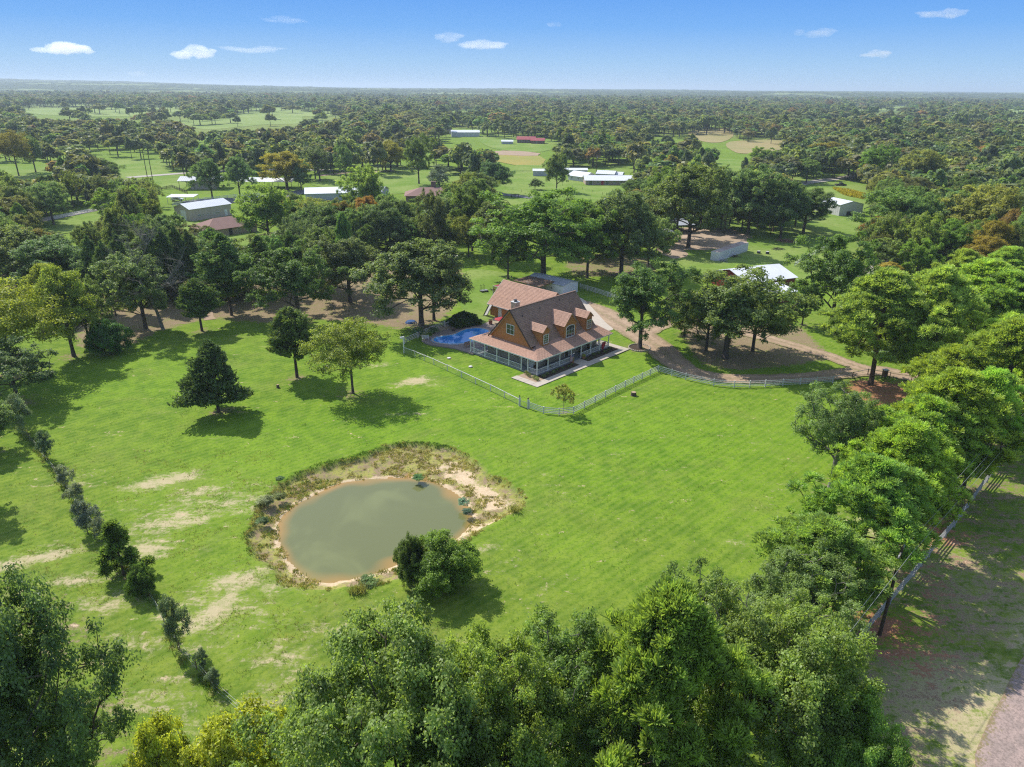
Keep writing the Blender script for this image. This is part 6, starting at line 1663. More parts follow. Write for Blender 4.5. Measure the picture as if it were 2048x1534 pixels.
# shipping container with corrugated sides
a, b, c = P(1420, 521)[:2], P(1437, 524)[:2], P(1495, 503)[:2]
yw = math.atan2(*(c - b)[::-1]); Lc = np.linalg.norm(c - b)
ct = empty('storage_container', (b[0], b[1], 0), yw, 'white corrugated storage container with rust-stained roof on the far lawn', 'container')
m_ = MB(); m_.box(0, Lc, 0, 2.6, .1, 2.75); m_.build('shell', METAL_W, ct)
m_ = MB()
for k in range(int(Lc / .28)): m_.box(k * .28, k * .28 + .12, -.04, 0, .2, 2.65)
m_.build('side_corrugation', METAL_W, ct)
m_ = MB()
for k in range(8): m_.box(-.05, 0, .15 + k * .31, .30 + k * .31, .2, 2.65)
m_.build('end_corrugation', METAL_W, ct)
m_ = MB(); m_.box(.02, Lc - .02, .02, 2.58, 2.752, 2.79); m_.build('roof', mat('stained_container_roof', (.62, .58, .55), .7, (.42, .27, .2), .35, .9), ct)
# ------------------------------------------------------------------ trees
for t in TT:
    tree_px(t[0], t[1], t[2], t[3], t[4], t[5], t[6])

# scattered woodland: open ground and buildings stay visible
CLEAR = [
 [(95, 412), (258, 402), (258, 434), (95, 456)], [(0, 318), (60, 316), (120, 330), (110, 345), (0, 350)], [(215, 300), (330, 316), (335, 344), (240, 352)],
 [(44, 213), (342, 210), (376, 224), (342, 232), (240, 233), (68, 230)], [(349, 240), (427, 235), (478, 224), (547, 214), (697, 223), (697, 231), (608, 232), (608, 245), (533, 248), (478, 253), (403, 257)],
 [(60, 470), (190, 418), (205, 442), (150, 470)], [(285, 350), (400, 346), (560, 350), (560, 385), (500, 420), (380, 452), (330, 425), (325, 372)],
 [(380, 440), (540, 440), (530, 470), (480, 500), (420, 480)], [(772, 334), (851, 326), (947, 343), (950, 352), (858, 372), (817, 386), (700, 360), (620, 366), (620, 345)],
 [(600, 366), (760, 366), (760, 400), (610, 400)], [(800, 370), (870, 370), (870, 405), (800, 405)],
 [(890, 260), (950, 260), (950, 276), (890, 276)], [(947, 264), (1005, 268), (1131, 283), (1073, 306), (970, 293)], [(981, 303), (1076, 306), (1073, 334), (1008, 323)],
 [(1018, 334), (1090, 330), (1268, 323), (1261, 372), (1213, 385), (1203, 412), (1107, 399), (994, 446), (991, 385)],
 [(1396, 262), (1461, 258), (1464, 272), (1399, 281)], [(1474, 284), (1567, 280), (1567, 297), (1485, 306)], [(1420, 330), (1478, 327), (1461, 381), (1430, 381)],
 [(1580, 350), (1703, 345), (1744, 392), (1707, 416), (1645, 399), (1587, 371)], [(1640, 399), (1710, 399), (1710, 480), (1594, 510), (1560, 560), (1330, 545), (1310, 470), (1500, 445), (1532, 484), (1620, 440)],
 [(1690, 211), (1843, 213), (1843, 221), (1700, 217)], [(1980, 216), (2060, 218), (2060, 230)], [(930, 545), (1010, 540), (1025, 560), (985, 640), (915, 620)],
 [(430, 340), (560, 352), (700, 340), (700, 350), (560, 362)],
]
GW, GH = 512, 384
yy, xx = np.mgrid[0:GH, 0:GW]
clear = np.zeros((GH, GW), bool)
for c in CLEAR:
    clear |= sdist((xx + .5) * 4.0, (yy + .5) * 4.0, np.array(c)) < 0
rngf = np.random.default_rng(99)
SAV = [np.array(PX(q)) for q in ([(-300, 300), (180, 290), (420, 300), (600, 330), (640, 360), (380, 350), (250, 372), (60, 372), (-300, 378)], [(620, 300), (900, 300), (1000, 290), (960, 330), (700, 350)], [(1280, 280), (1580, 280), (1560, 420), (1300, 400)])]
RWOOD = np.array(PX([(1700, 300), (1760, 330), (1760, 420), (1720, 470), (1760, 560), (1900, 560), (2500, 520), (3000, 300), (1900, 262)]))
placed = [(s[0], s[1]) for s in TREE_SPOTS]
far_pts = []; near_list = []
def hsh(a, b): return ((a * 73856093) ^ (b * 19349663)) & 0xffff
y = 146.0
WOOD0 = np.array(PX([(-500, 548), (0, 560), (120, 610), (230, 640), (420, 610), (560, 610), (700, 625), (800, 590), (900, 560), (935, 545), (880, 470), (700, 470), (400, 470), (100, 470), (-500, 470)]))
blocked_b = [(P(*q)[:2], r) for q, r in (((430, 440), 16), ((470, 460), 14), ((640, 392), 20), ((700, 390), 16), ((835, 395), 16), ((1210, 365), 20), ((1140, 352), 12), ((1080, 350), 10), ((1060, 282), 18), ((925, 270), 20), ((870, 262), 18), ((1530, 580), 13), ((1660, 425), 12), ((360, 392), 10), ((400, 372), 18), ((510, 370), 18), ((1003, 286), 8), ((1455, 510), 12), ((1330, 470), 12), ((594, 296), 12), ((428, 314), 12), ((1560, 310), 10))]
while y < 3400:
    dens = 8.4 + max(0.0, min(13.0, (y - 300) / 70.0))
    halfw = y * 0.78 + 40
    x = -halfw + rngf.uniform(0, dens)
    while x < halfw:
        px_, py_ = x + rngf.uniform(-.38, .38) * dens, y + rngf.uniform(-.38, .38) * dens
        x += dens
        q = project((px_, py_, 0))
        if q[0] < -160 or q[0] > 2210: continue
        if py_ < 190 and sdist(np.array([px_]), np.array([py_]), WOOD0)[0] > -2: continue
        h = rngf.uniform(10.5, 16.5) * (1.0 if py_ > 300 else .9); w = rngf.uniform(8.0, 13.0) + (rngf.uniform(2, 8) if rngf.uniform() < .3 else 0)
        gs = 1 + .75 * min(1, max(0, (py_ - 350) / 900)); w *= gs; h *= (1 + .30 * min(1, max(0, (py_ - 350) / 900))) * (1.3 if rngf.uniform() < .12 else 1)
        if vnoise(np.array([px_]), np.array([py_]), 130, 21)[0] < 0.38 and py_ > 520: 
            if rngf.uniform() < .85: continue
        dep = np.dot(np.array([px_, py_, h * .6 - CAMH]), FW)
        tq = project((px_, py_, h)); hw_ = w * .5 * FOC / dep
        ax, bx = int((q[0] - hw_) // 4), int((q[0] + hw_) // 4); ay, by = int(tq[1] // 4), int((q[1] - (q[1] - tq[1]) * .15) // 4)
        if by >= 0 and ay < GH and bx >= 0 and ax < GW:
            sub = clear[max(ay, 0):by + 1, max(ax, 0):bx + 1]
            if sub.size and sub.mean() > 0.12 and not (py_ > 900 and rngf.uniform() < .10): continue
        sav = any(sdist(np.array([px_]), np.array([py_]), s)[0] < 0 for s in SAV) if py_ < 900 else False
        if sav and rngf.uniform() < 0.64: continue
        if any(abs(px_ - b[0][0]) < b[1] and abs(py_ - b[0][1]) < b[1] for b in blocked_b): continue
        if py_ < 420 and any((px_ - a) ** 2 + (py_ - b) ** 2 < 34 for a, b in placed): continue
        # nothing may stand in the roadway
        rw = sdist(np.array([px_]), np.array([py_]), RWOOD)[0] < 0
        if py_ < 205 and -40 < px_ < 75: continue
        v = rngf.uniform(); big = vnoise(np.array([px_]), np.array([py_]), 60, 5)[0]
        if v < (.13 if big > .5 else .05): kind, tint = 'yellow', (rngf.uniform(.5, .9), rngf.uniform(.48, .75), rngf.uniform(.6, .9))
        elif v < .26: kind, tint = 'cedaregg', (1.25, 1.35, 1.1)
        elif v < .40: kind, tint = 'oakC', rngf.choice([1., 1.]) * np.array([(1.25, 1.22, .8), (1.2, 1.05, .95), (1.0, 1.1, 1.0), (1.05, 1.05, 1.25)][rngf.integers(0, 4)])
        elif v < .62: kind, tint = 'oakB', (rngf.uniform(.85, 1.15), rngf.uniform(.9, 1.15), 1.0)
        elif v < .88: kind, tint = 'oakA', (rngf.uniform(.85, 1.2), rngf.uniform(.95, 1.2), 1.15)
        else: kind, tint = 'bright', (rngf.uniform(.6, .9), rngf.uniform(.7, .9), .8)
        if kind == 'cedaregg': w *= .62
        near_list.append((dep, px_, py_, kind, w, h, tint, rw, sav, q[0]))
    y += dens * .9
near_list.sort(key=lambda t: t[0])
LBL = {'yellow': 'yellowing rounded tree', 'cedaregg': 'dark narrow cedar', 'oakC': 'ragged olive-green tree', 'oakB': 'dark upright broadleaf tree', 'oakA': 'dark rounded grey-green tree', 'bright': 'bright mid-green tree'}
cnt_kind = {}; USED = set()
LMK = [(n, P(*q)[:2]) for n, q in (('the tan metal barn', (430, 430)), ('the brown hip-roofed brick house', (470, 462)), ('the white-roofed carport', (355, 400)), ('the tall open barn', (395, 372)), ('the long open barn', (515, 366)), ('the bluish metal workshop', (650, 390)),
 ('the dark-roofed grey shed', (715, 388)), ('the square-chimneyed brown-roofed house', (840, 395)), ('the white ranch house', (1212, 365)), ('the small grey lawn shed', (1078, 350)), ('the red-roofed house', (1060, 284)), ('the white tree-line building', (925, 270)),
 ('the tan hay field', (1430, 270)), ('the second hay field', (1520, 292)), ('the dirt arena', (1440, 358)), ('the curved pale road', (1640, 360)), ('the parked dark pickup', (1682, 371)), ('the grey shed by the right wood', (1668, 425)), ('the white container', (1458, 512)), ('the dusty yard', (1380, 480)),
 ('the red-walled barn', (1525, 575)), ('the grey pipe fence', (1775, 520)), ('the far left pasture', (200, 222)), ('the second far pasture', (540, 240)), ('the pale left lane', (150, 430)), ('the pale lane behind the barns', (300, 352)), ('the bare dead tree', (326, 640)), ('the pool-side oak', (843, 640)),
 ('the orange-yellow tree on the far lawn', (782, 344)), ('the dry creek bed', (1030, 307)), ('the narrow grey road', (1090, 400)), ('the leaning utility poles', (303, 372)), ('the tall bare-trunked oak', (1376, 497)), ('the tan-tinged crown in the right wood', (1965, 500)), ('the tan and brown edge tree', (1835, 385)), ('the green conical cedar', (132, 372)),
 ('the brownish-yellow left tree', (38, 352)), ('the grey yard road', (480, 400)), ('the picnic frame', (1030, 396)), ('the pink-roofed house', (1557, 310)), ('the bright green conifer stand', (640, 560)))]
far_list = []
for (dep, px_, py_, kind, w, h, tint, rw, sav, qx) in near_list:
    kn = KINDS[kind]
    if cnt_kind.get(kn, 0) < (230 if kn == 'oak_tree' else 36) and dep < 620:
        cnt_kind[kn] = cnt_kind.get(kn, 0) + 1
        lm = min(LMK, key=lambda t: (t[1][0] - px_) ** 2 + (t[1][1] - py_) ** 2); dx, dy = px_ - lm[1][0], py_ - lm[1][1]
        rel = ('left of' if dx < 0 else 'right of') if abs(dx) > abs(dy) else ('in front of' if dy < 0 else 'behind')
        dst = math.hypot(dx, dy); far_ = 'close ' if dst < 17 else ('' if dst < 38 else 'well ')
        sz = 'tall' if h > 15.5 else ('low' if h < 12 else 'mid-sized'); br = 'broad' if w / h > .95 else 'upright'
        grp = f'trees {rel} {lm[0]}'
        for lab in (f'{LBL[kind]} {far_}{rel} {lm[0]}', f'{sz} {LBL[kind]} {far_}{rel} {lm[0]}', f'{sz} {br} {LBL[kind]} {far_}{rel} {lm[0]}'):
            if lab not in USED: break
        USED.add(lab)
        plant(kind, (px_, py_), w, h, lab, grp, tint)
    else: far_list.append((px_, py_, kind, w, h, tint))
print('individual trees', len(TT), cnt_kind, 'far', len(far_list))

# far woods: one object, crowns and trunks scattered on points
def far_crown(name, seed, n=800, conic=False):
    rng = np.random.default_rng(seed)
    k = 26
    dirs = unit(rng.normal(size=(k, 3))); dirs[:, 2] = np.abs(dirs[:, 2]) * 1.1 - .25
    cen = dirs * rng.uniform(.3, .85, (k, 1)) * np.array([.42, .42, .36]) + np.array([0, 0, .56])
    idx = rng.integers(0, k, n); d = unit(rng.normal(size=(n, 3)) + np.array([0, 0, .3]))
    pos = cen[idx] + d * (.12 * rng.uniform(.4, 1.0, (n, 1))); pos[:, 2] = np.maximum(pos[:, 2], .1)
    nn = unit(d + np.array([0, 0, .4]) + .6 * rng.normal(size=d.shape))
    V = leaf_quads(pos, nn, .115 * rng.uniform(.6, 1.3, n), .09 * np.ones(n), rng)
    me = quads_mesh(name, V, np.clip(.5 * rng.uniform(0, 1, k)[idx] + .5 * rng.uniform(0, 1, n), 0, 1), F_FAR)
    mb = MB(); mb.tube([(0, 0, 0), (0, 0, .5)], [.022, .012], 5)
    tv = mb.mesh('t', BARK)
    bm = bmesh.new(); bm.from_mesh(me); bm.from_mesh(tv); n0 = len(me.polygons); bm.to_mesh(me); bm.free()
    me.materials.append(BARK)
    mi = np.zeros(len(me.polygons), np.int32); mi[n0:] = 1; me.polygons.foreach_set('material_index', mi)
    return me
srcs = [bpy.data.objects.new('far_tree_source', far_crown('far_tree_%d' % i, 300 + i)) for i in range(5)]
me = bpy.data.meshes.new('far_woods')
fl = far_list
me.vertices.add(len(fl)); me.vertices.foreach_set('co', np.array([(a[0], a[1], -(np.hypot(a[0], a[1]) / 26000.0) ** 2 * 30) for a in fl], np.float32).ravel())
def fattr(nm, typ, arr, key='value'):
    at = me.attributes.new(nm, typ, 'POINT'); at.data.foreach_set(key, np.asarray(arr).ravel())
rr = np.random.default_rng(4)
fattr('scl', 'FLOAT_VECTOR', np.array([(a[3] * 1.42, a[3] * 1.42, a[4] * .95) for a in fl], np.float32), 'vector')
fattr('rotz', 'FLOAT', rr.uniform(0, 6.28, len(fl)).astype(np.float32))
fattr('idx', 'INT', rr.integers(0, 5, len(fl)).astype(np.int32))
tc = []
for a in fl:
    b = a[5]
    if a[2] == 'yellow': tc.append((1.9 * b[0], 1.75 * b[1], .9, 1))
    elif a[2] == 'bright': tc.append((1.45 * b[0], 1.55 * b[1], .8, 1))
    elif a[2] == 'cedaregg': tc.append((.62, .72, .75, 1))
    else:
        v = rr.uniform(.8, 1.2); tc.append((b[0] * v * 1.02, b[1] * v, v * .95, 1))
fattr('tint', 'FLOAT_COLOR', np.array(tc, np.float32), 'color')
me.update()
fw = ob('far_woods', me); tag(fw, 'continuous distant woodland reaching to the horizon', kind='stuff')
ng = bpy.data.node_groups.new('scatter_woods', 'GeometryNodeTree')
ng.interface.new_socket('Geometry', in_out='INPUT', socket_type='NodeSocketGeometry'); ng.interface.new_socket('Geometry', in_out='OUTPUT', socket_type='NodeSocketGeometry')
gi = ng.nodes.new('NodeGroupInput'); go = ng.nodes.new('NodeGroupOutput')
m2p = ng.nodes.new('GeometryNodeMeshToPoints'); ng.links.new(gi.outputs[0], m2p.inputs[0])
g2i = ng.nodes.new('GeometryNodeGeometryToInstance')
for s in reversed(srcs):
    oi = ng.nodes.new('GeometryNodeObjectInfo'); oi.inputs['Object'].default_value = s; oi.inputs['As Instance'].default_value = False
    ng.links.new(oi.outputs['Geometry'], g2i.inputs[0])
iop = ng.nodes.new('GeometryNodeInstanceOnPoints'); ng.links.new(m2p.outputs[0], iop.inputs['Points']); ng.links.new(g2i.outputs[0], iop.inputs['Instance'])
iop.inputs['Pick Instance'].default_value = True
def na(nm, typ):
    n = ng.nodes.new('GeometryNodeInputNamedAttribute'); n.data_type = typ; n.inputs['Name'].default_value = nm; return n.outputs['Attribute']
ng.links.new(na('idx', 'INT'), iop.inputs['Instance Index']); ng.links.new(na('scl', 'FLOAT_VECTOR'), iop.inputs['Scale'])
cx = ng.nodes.new('ShaderNodeCombineXYZ'); ng.links.new(na('rotz', 'FLOAT'), cx.inputs['Z'])
e2r = ng.nodes.new('FunctionNodeEulerToRotation'); ng.links.new(cx.outputs[0], e2r.inputs[0]); ng.links.new(e2r.outputs[0], iop.inputs['Rotation'])
ng.links.new(iop.outputs[0], go.inputs[0])
md = fw.modifiers.new('scatter', 'NODES'); md.node_group = ng

# far country: rolling wooded ground beyond the last trees
def hills():
    xs = np.linspace(-1, 1, 420); ys = np.concatenate([np.linspace(3000, 9000, 150), np.linspace(9150, 24000, 60)])
    T, Y = np.meshgrid(xs, ys); X = T * Y * 0.95
    ang = X / Y
    bump = (vnoise(X, Y, 26, 31) * 9 + vnoise(X, Y, 70, 32) * 7)
    roll = vnoise(X, Y, 900, 33) * 16 + vnoise(X, Y, 2600, 34) * 18
    left = 60 * sst(-ang, 0.15, 0.72) * sst(Y, 3400, 6200) * (0.7 + .3 * vnoise(X, Y, 1500, 35))
    Z = bump + roll * sst(Y, 3000, 5000) + left - (np.hypot(X, Y) / 26000.0) ** 2 * 30 - 4 * (1 - sst(Y, 3000, 3300)) * 3
    Z = np.minimum(Z, 88)
    V = np.stack([X, Y, Z], -1).reshape(-1, 3); ny, nx = X.shape
    I = np.arange(nx * ny).reshape(ny, nx); F = np.stack([I[:-1, :-1], I[:-1, 1:], I[1:, 1:], I[1:, :-1]], -1).reshape(-1, 4)
    me = bpy.data.meshes.new('hills'); me.vertices.add(len(V)); me.vertices.foreach_set('co', V.astype(np.float32).ravel())
    me.loops.add(F.size); me.loops.foreach_set('vertex_index', F.astype(np.int32).ravel())
    me.polygons.add(len(F)); me.polygons.foreach_set('loop_start', np.arange(0, F.size, 4, dtype=np.int32)); me.polygons.foreach_set('loop_total', np.full(len(F), 4, np.int32))
    me.update(calc_edges=True)
    m, nt, out = new_mat('wooded_hills'); b = nt.nodes.new('ShaderNodeBsdfDiffuse'); nt.links.new(b.outputs[0], out.inputs[0])
    co = geo_pos(nt)
    c = mixc(nt, smooth(nt, noise(nt, .03, co, 3, .7), .4, .65), (0.045, 0.060, 0.030), (0.115, 0.14, 0.062))
    c = mixc(nt, smooth(nt, noise(nt, .0017, co, 5, .6), .565, .60), c, (0.20, 0.24, 0.11))
    nt.links.new(c, b.inputs['Color']); me.materials.append(m)
    o = ob('hills', me); tag(o, 'low rolling wooded country out to the horizon, higher on the left', kind='structure')
hills()
# ------------------------------------------------------------------ poles and wires
def pole(px, top, label, arm=True, r=.15, lean=(0, 0), tr=False, h=None):
    b = P(*px); h = h or height_at(b, top)
    e = empty('utility_pole', (b[0], b[1], 0), .9, label, 'utility pole', 'wooden utility poles')
    m_ = MB(); m_.tube([(0, 0, -.3), (lean[0] * .5, lean[1] * .5, h * .5), (lean[0], lean[1], h)], [r, r * .85, r * .65], 8); m_.build('post', DARKW, e)
    if arm:
        m_ = MB(); m_.box(-1.1, 1.1, -.06, .06, h - .55, h - .43); m_.build('crossarm', BARK_PALE, e)
        for x in (-1, 0, 1):
            m_ = MB(); m_.tube([(x, 0, h - .43), (x, 0, h - .25)], .05, 6); m_.build('insulator', WHITE_W, e)
    if tr:
        m_ = MB(); m_.tube([(.3, .05, h - 2.1), (.3, .05, h - 1.2)], .24, 10); m_.build('transformer', GREYW if 'GREYW' in globals() else GALV, e)
    return e, b, h
_, pb, ph = pole((1759, 1270), (1803, 1102), 'dark utility pole standing beside the roadside fence at the lower right', r=.17, h=9.6)
pole((309, 380), (297, 323), 'tall dark utility pole left of the white carport, right one of two', arm=False, r=.2, h=19)
pole((296, 362), (288, 312), 'dark utility pole left of the white carport, farther one of two', arm=False, r=.2, h=19)
pole((1192, 350), (1192, 309), 'utility pole with transformer behind the ranch house roof', tr=True, r=.2)
pole((1311, 527), (1311, 492), 'short dark pole between the oak and the sandy patch', arm=False, r=.13, h=6)
pole((683, 372), (683, 352), 'short pole with white box in front of the bluish roof', arm=False, r=.18, h=6)
pole((853, 418), (853, 402), 'short lamp pole beside the brown-roofed house', arm=False, r=.15, h=4)
def wires(a, b, n_lab, label, sag=.8, r=.016, group='overhead wires'):
    a = Vector(a); b = Vector(b); m_ = MB(); pts = []
    for k in range(25):
        t = k / 24; p = a.lerp(b, t); p.z -= sag * 4 * t * (1 - t); pts.append(p)
    m_.tube([p - a for p in pts], r, 4, cap=False)
    o = m_.build('power_line', BLACK if 'thin' in n_lab else GALV); o.location = a; tag(o, label, 'wire', group); return o
roadd = P(2021, 906)[:2] - P(1779, 1209)[:2]; roadd = roadd / np.linalg.norm(roadd)
top = np.array([pb[0], pb[1]])
for k, (s, z) in enumerate(((-.75, ph - .25), (0, ph - .2), (.75, ph - .25), (.2, ph - 1.9))):
    n = np.array([-roadd[1], roadd[0]]); q = top + n * s
    f = q + roadd * 75; bk = q - roadd * 46
    nm = ('outermost on the lawn side', 'middle upper', 'outermost on the road side', 'lowest')[k]
    wires((q[0], q[1], z), (f[0], f[1], z + .2), 'w', f'overhead wire running up along the roadside pines, {nm}', 1.1, .016, 'wires running up from the roadside pole')
    if k in (0, 3): wires((q[0], q[1], z), (bk[0], bk[1], z), 'w', f'overhead wire from the roadside pole towards the bottom edge, {nm}', .9, .016, 'wires running down from the roadside pole')
a = P(1200, 494, 6); b = P(1330, 503, 6)
for k in range(2): wires((a[0], a[1], 7.5 - k * .8), (b[0] + 2, b[1], 7.2 - k * .8), 'w', ('upper', 'lower')[k] + ' wire crossing in front of the dark oak behind the drive', .5, .02, 'wires by the brush pile oak')

# ------------------------------------------------------------------ vehicles
def car(label, pos, yaw, paint, kind='suv', L=4.9, Wc=1.95, Hc=1.75):
    e = empty('parked_car', (pos[0], pos[1], 0), yaw, label, 'car')
    m_ = MB(); hw = Wc / 2
    prof = [(-L / 2, .45), (-L / 2, 1.0), (-L * .46, 1.08)] + ([(-L * .42, Hc - .05), (-L * .36, Hc), (L * .10, Hc), (L * .24, 1.12)] if kind == 'suv' else [(-L * .12, 1.08), (-L * .10, Hc), (L * .10, Hc), (L * .24, 1.12)]) + [(L * .45, 1.0), (L / 2, .8), (L / 2, .42)]
    n = len(prof)
    def wid(z): return hw if z < 1.1 else hw * .84
    for s in (-1, 1): m_.poly([(x, s * wid(z), z) for x, z in (prof if s > 0 else prof[::-1])])
    for i in range(n):
        (x0, z0), (x1, z1) = prof[i], prof[(i + 1) % n]
        m_.quad((x0, -wid(z0), z0), (x0, wid(z0), z0), (x1, wid(z1), z1), (x1, -wid(z1), z1))
    m_.build('body', paint, e)
    for s in (-1, 1):
        m_ = MB(); x0 = -L * .38 if kind == 'suv' else -L * .10
        y = s * (hw * .9 + .035); m_.quad((x0, y, 1.15), (L * .19, y, 1.15), (L * .09, s * (hw * .84 + .02), Hc - .12), (x0 + .08, s * (hw * .84 + .02), Hc - .12)); m_.build('side_window', GLASS, e)
    m_ = MB(); m_.quad((L * .235, -.75, 1.2), (L * .235, .75, 1.2), (L * .115, .7, Hc - .06), (L * .115, -.7, Hc - .06)); m_.build('windscreen', GLASS, e)
    for x in (-L * .31, L * .31):
        for s in (-1, 1):
            m_ = MB(); m_.tube([(x, s * (hw - .2), .36), (x, s * (hw + .02), .36)], .36, 14); w = m_.build('wheel', BLACK, e)
            m_ = MB(); m_.tube([(x, s * (hw + .021), .36), (x, s * (hw + .035), .36)], .2, 10); m_.build('rim', GALV, w)
    for s in (-1, 1):
        m_ = MB(); m_.box(L / 2 - .02, L / 2 + .02, s * .7 - .16, s * .7 + .16, .68, .82); m_.build('headlight', WHITE, e)
        m_ = MB(); m_.box(-L / 2 - .02, -L / 2 + .02, s * .75 - .12, s * .75 + .12, .8, 1.02); m_.build('taillight', REDP, e)
    return e
CW = mat('white_car_paint', (.8, .8, .8), .25, (.76, .76, .76), 1, .4, spec=.6); CD = mat('dark_car_paint', (.05, .055, .06), .25, (.04, .04, .045), 1, .4, spec=.6)
car('white car parked under the white-roofed carport by the tan barn', P(355, 402)[:2], .12, CW)
car('dark pickup parked on the curved pale road at the right wood', P(1681, 372)[:2], .05, CD, 'pickup', 5.6, 2.0, 1.8)
car('pale trailer-like pickup behind the rail fence by the far yard road', P(505, 398)[:2], .1, mat('silver_paint', (.45, .46, .48), .3, (.4, .4, .42), 1, .4, spec=.6), 'pickup', 5.6, 2.0, 1.8)

# ------------------------------------------------------------------ yard things
def rockish(name, px, r, m, label, cat, h=None):
    b = P(*px); m_ = MB(); m_.ellipsoid((0, 0, (h or r) * .7), (r, r * .85, h or r), 9, 6, .12, random.Random(int(px[0]))); o = m_.build(name, m, None, (b[0], b[1], 0)); tag(o, label, cat); return o
def stump(px, r, h, label):
    b = P(*px); e = empty('tree_stump', (b[0], b[1], 0), .4, label, 'stump')
    m_ = MB(); m_.tube([(0, 0, -.05), (0, 0, .12), (0, 0, h)], [r * 1.35, r * 1.05, r], 11); m_.build('trunk', BARK, e)
    m_ = MB(); m_.tube([(0, 0, h), (0, 0, h + .02)], [r * .93, r * .9], 11); m_.build('cut_face', mat('sawn_wood', (.48, .36, .22), .9), e)
stump((1267, 791), .42, .6, 'short tan tree stump on the lawn outside the white rail fence')
stump((556, 775), .22, .5, 'small dark stump on the lawn left of the slim cedar')
for (px, lb, z) in (((898, 717), 'round white septic lid on the yard lawn nearest the pool', .14), ((941, 734), 'round white septic lid on the yard lawn nearer the porch corner', .14)):
    b = P(*px); e = empty('septic_lid', (b[0], b[1], 0), 0, lb, 'lid', 'white lids on the lawn')
    m_ = MB(); m_.tube([(0, 0, 0), (0, 0, z)], .36, 16); m_.build('rim', CONCRETE, e); m_ = MB(); m_.tube([(0, 0, z), (0, 0, z + .05)], [.3, .26], 16); m_.build('cover', WHITE, e)

# flags on the porch: one striped with a blue canton, one red
def flag(u, label, striped, lean=.9):
    e = empty('porch_flag', HW(u, 0.1, 0), HYAW, label, 'flag', 'flags hanging from the porch posts')
    m_ = MB(); m_.tube([(0, 0, 1.7), (.25, -1.15, 2.35)], .025, 6); m_.build('flagpole', WHITE, e)
    # cloth hangs from the slanted pole, folded lengthwise
    Wd, Hh = 1.0, 1.75; n = 13 if striped else 1
    mats = [REDP, WHITE]
    def pt(s, t):      # s along the pole, t down the cloth
        x = .25 * s + .07 * math.sin(t * 7 + s * 5) + .22 * t * .6; y = -1.15 * s * (1 - .45 * t); z = 1.7 + .65 * s - Hh * t * .95
        return (x, y, z)
    for k in range(n):
        m_ = MB()
        for j in range(8):
            s0, s1 = .25 + .72 * k / n, .25 + .72 * (k + 1) / n; t0, t1 = j / 8, (j + 1) / 8
            if striped and k >= 6 and t1 <= .42: continue
            m_.quad(pt(s0, t0), pt(s1, t0), pt(s1, t1), pt(s0, t1))
        m_.build('stripe' if striped else 'cloth', mats[k % 2] if striped else REDP, e)
    if striped:
        m_ = MB()
        for j in range(3): m_.quad(pt(.25 + .72 * 6 / 13, j * .14), pt(.97, j * .14), pt(.97, (j + 1) * .14), pt(.25 + .72 * 6 / 13, (j + 1) * .14))
        cn = m_.build('canton', mat('flag_blue', (.03, .05, .2), .8), e)
        m_ = MB(); rj = 0
        for a in range(5):
            for b2 in range(4):
                p = pt(.62 + .32 * (a + .5) / 5, .02 + .38 * (b2 + .5) / 4); m_.ellipsoid(p, (.022, .022, .022), 5, 3)
        so = m_.build('star', WHITE, cn)
flag(8.6, 'American flag with red and white stripes hanging left of the porch entrance', True)
flag(17.9, 'dark red flag hanging from the right part of the front porch', False)

# porch furniture, seen between the posts
def chair(u, v, rz, label, m=DARKW, group='rocking chairs on the front porch'):
    p = HW(u, v, .25); e = empty('porch_chair', p, HYAW + rz, label, 'chair', group)
    m_ = MB(); m_.box(-.3, .3, -.28, .28, .40, .45); m_.build('seat', m, e)
    for k in range(5): m_ = MB(); m_.box(-.28 + k * .125, -.20 + k * .125, .25, .29, .45, 1.1); m_.build('back_slat', m, e)
    for x in (-.28, .28):
        for y in (-.25, .25): m_ = MB(); m_.box(x - .025, x + .025, y - .025, y + .025, .03, .42); m_.build('leg', m, e)
        m_ = MB(); m_.tube([(x, -.45, .1), (x, -.2, .03), (x, .2, .03), (x, .5, .12)], .025, 4); m_.build('rocker', m, e)
        m_ = MB(); m_.box(x - .03, x + .03, -.27, .27, .62, .66); m_.build('armrest', m, e)
for i, (u, lb) in enumerate(((1.4, 'at the left corner of the front porch'), (4.6, 'under the second bay of the front porch'), (14.0, 'right of the front door'), (16.4, 'under the red flag bay'))): chair(u, 1.6, 0, 'dark wooden rocking chair ' + lb)
def plantpot(pos, r, h, label, pot_m, leaf, seed, fh=.8, name='potted_plant'):
    e = empty(name, pos, 0, label, 'plant'); m_ = MB(); m_.tube([(0, 0, 0), (0, 0, h)], [r * .8, r], 12); m_.tube([(0, 0, h), (0, 0, h + .04)], [r * 1.08, r * 1.08], 12); m_.build('pot', pot_m, e)
    leaf_tuft(e, (0, 0, h + fh * .35), r * 1.3, fh * .5, leaf, seed, 240)
def leaf_tuft(parent, c, r, rz, m, seed, n=300, L=.14, name='foliage'):
    rng = np.random.default_rng(seed); d = unit(rng.normal(size=(n, 3)) + np.array([0, 0, .4])); pos = d * rng.uniform(.4, 1, (n, 1)) * np.array([r, r, rz]) + np.array(c)
    V = leaf_quads(pos, unit(d + .7 * rng.normal(size=d.shape)), L * rng.uniform(.6, 1.3, n), L * .5 * np.ones(n), rng)
    return ob(name, quads_mesh(name, V, rng.uniform(0, 1, n), m), parent)
TERRA = mat('terracotta', (.40, .17, .09), .85); 
b = P(981, 650); plantpot((b[0], b[1], .2), .42, .75, 'square-looking terracotta planter on the patio behind the pool', TERRA, F_GREY, 3, .5)
plantpot(HW(9.3, -.25, .13), .3, .4, 'yellow flowering pot left of the porch entrance', TERRA, F_YELLOW, 4, 1.0)
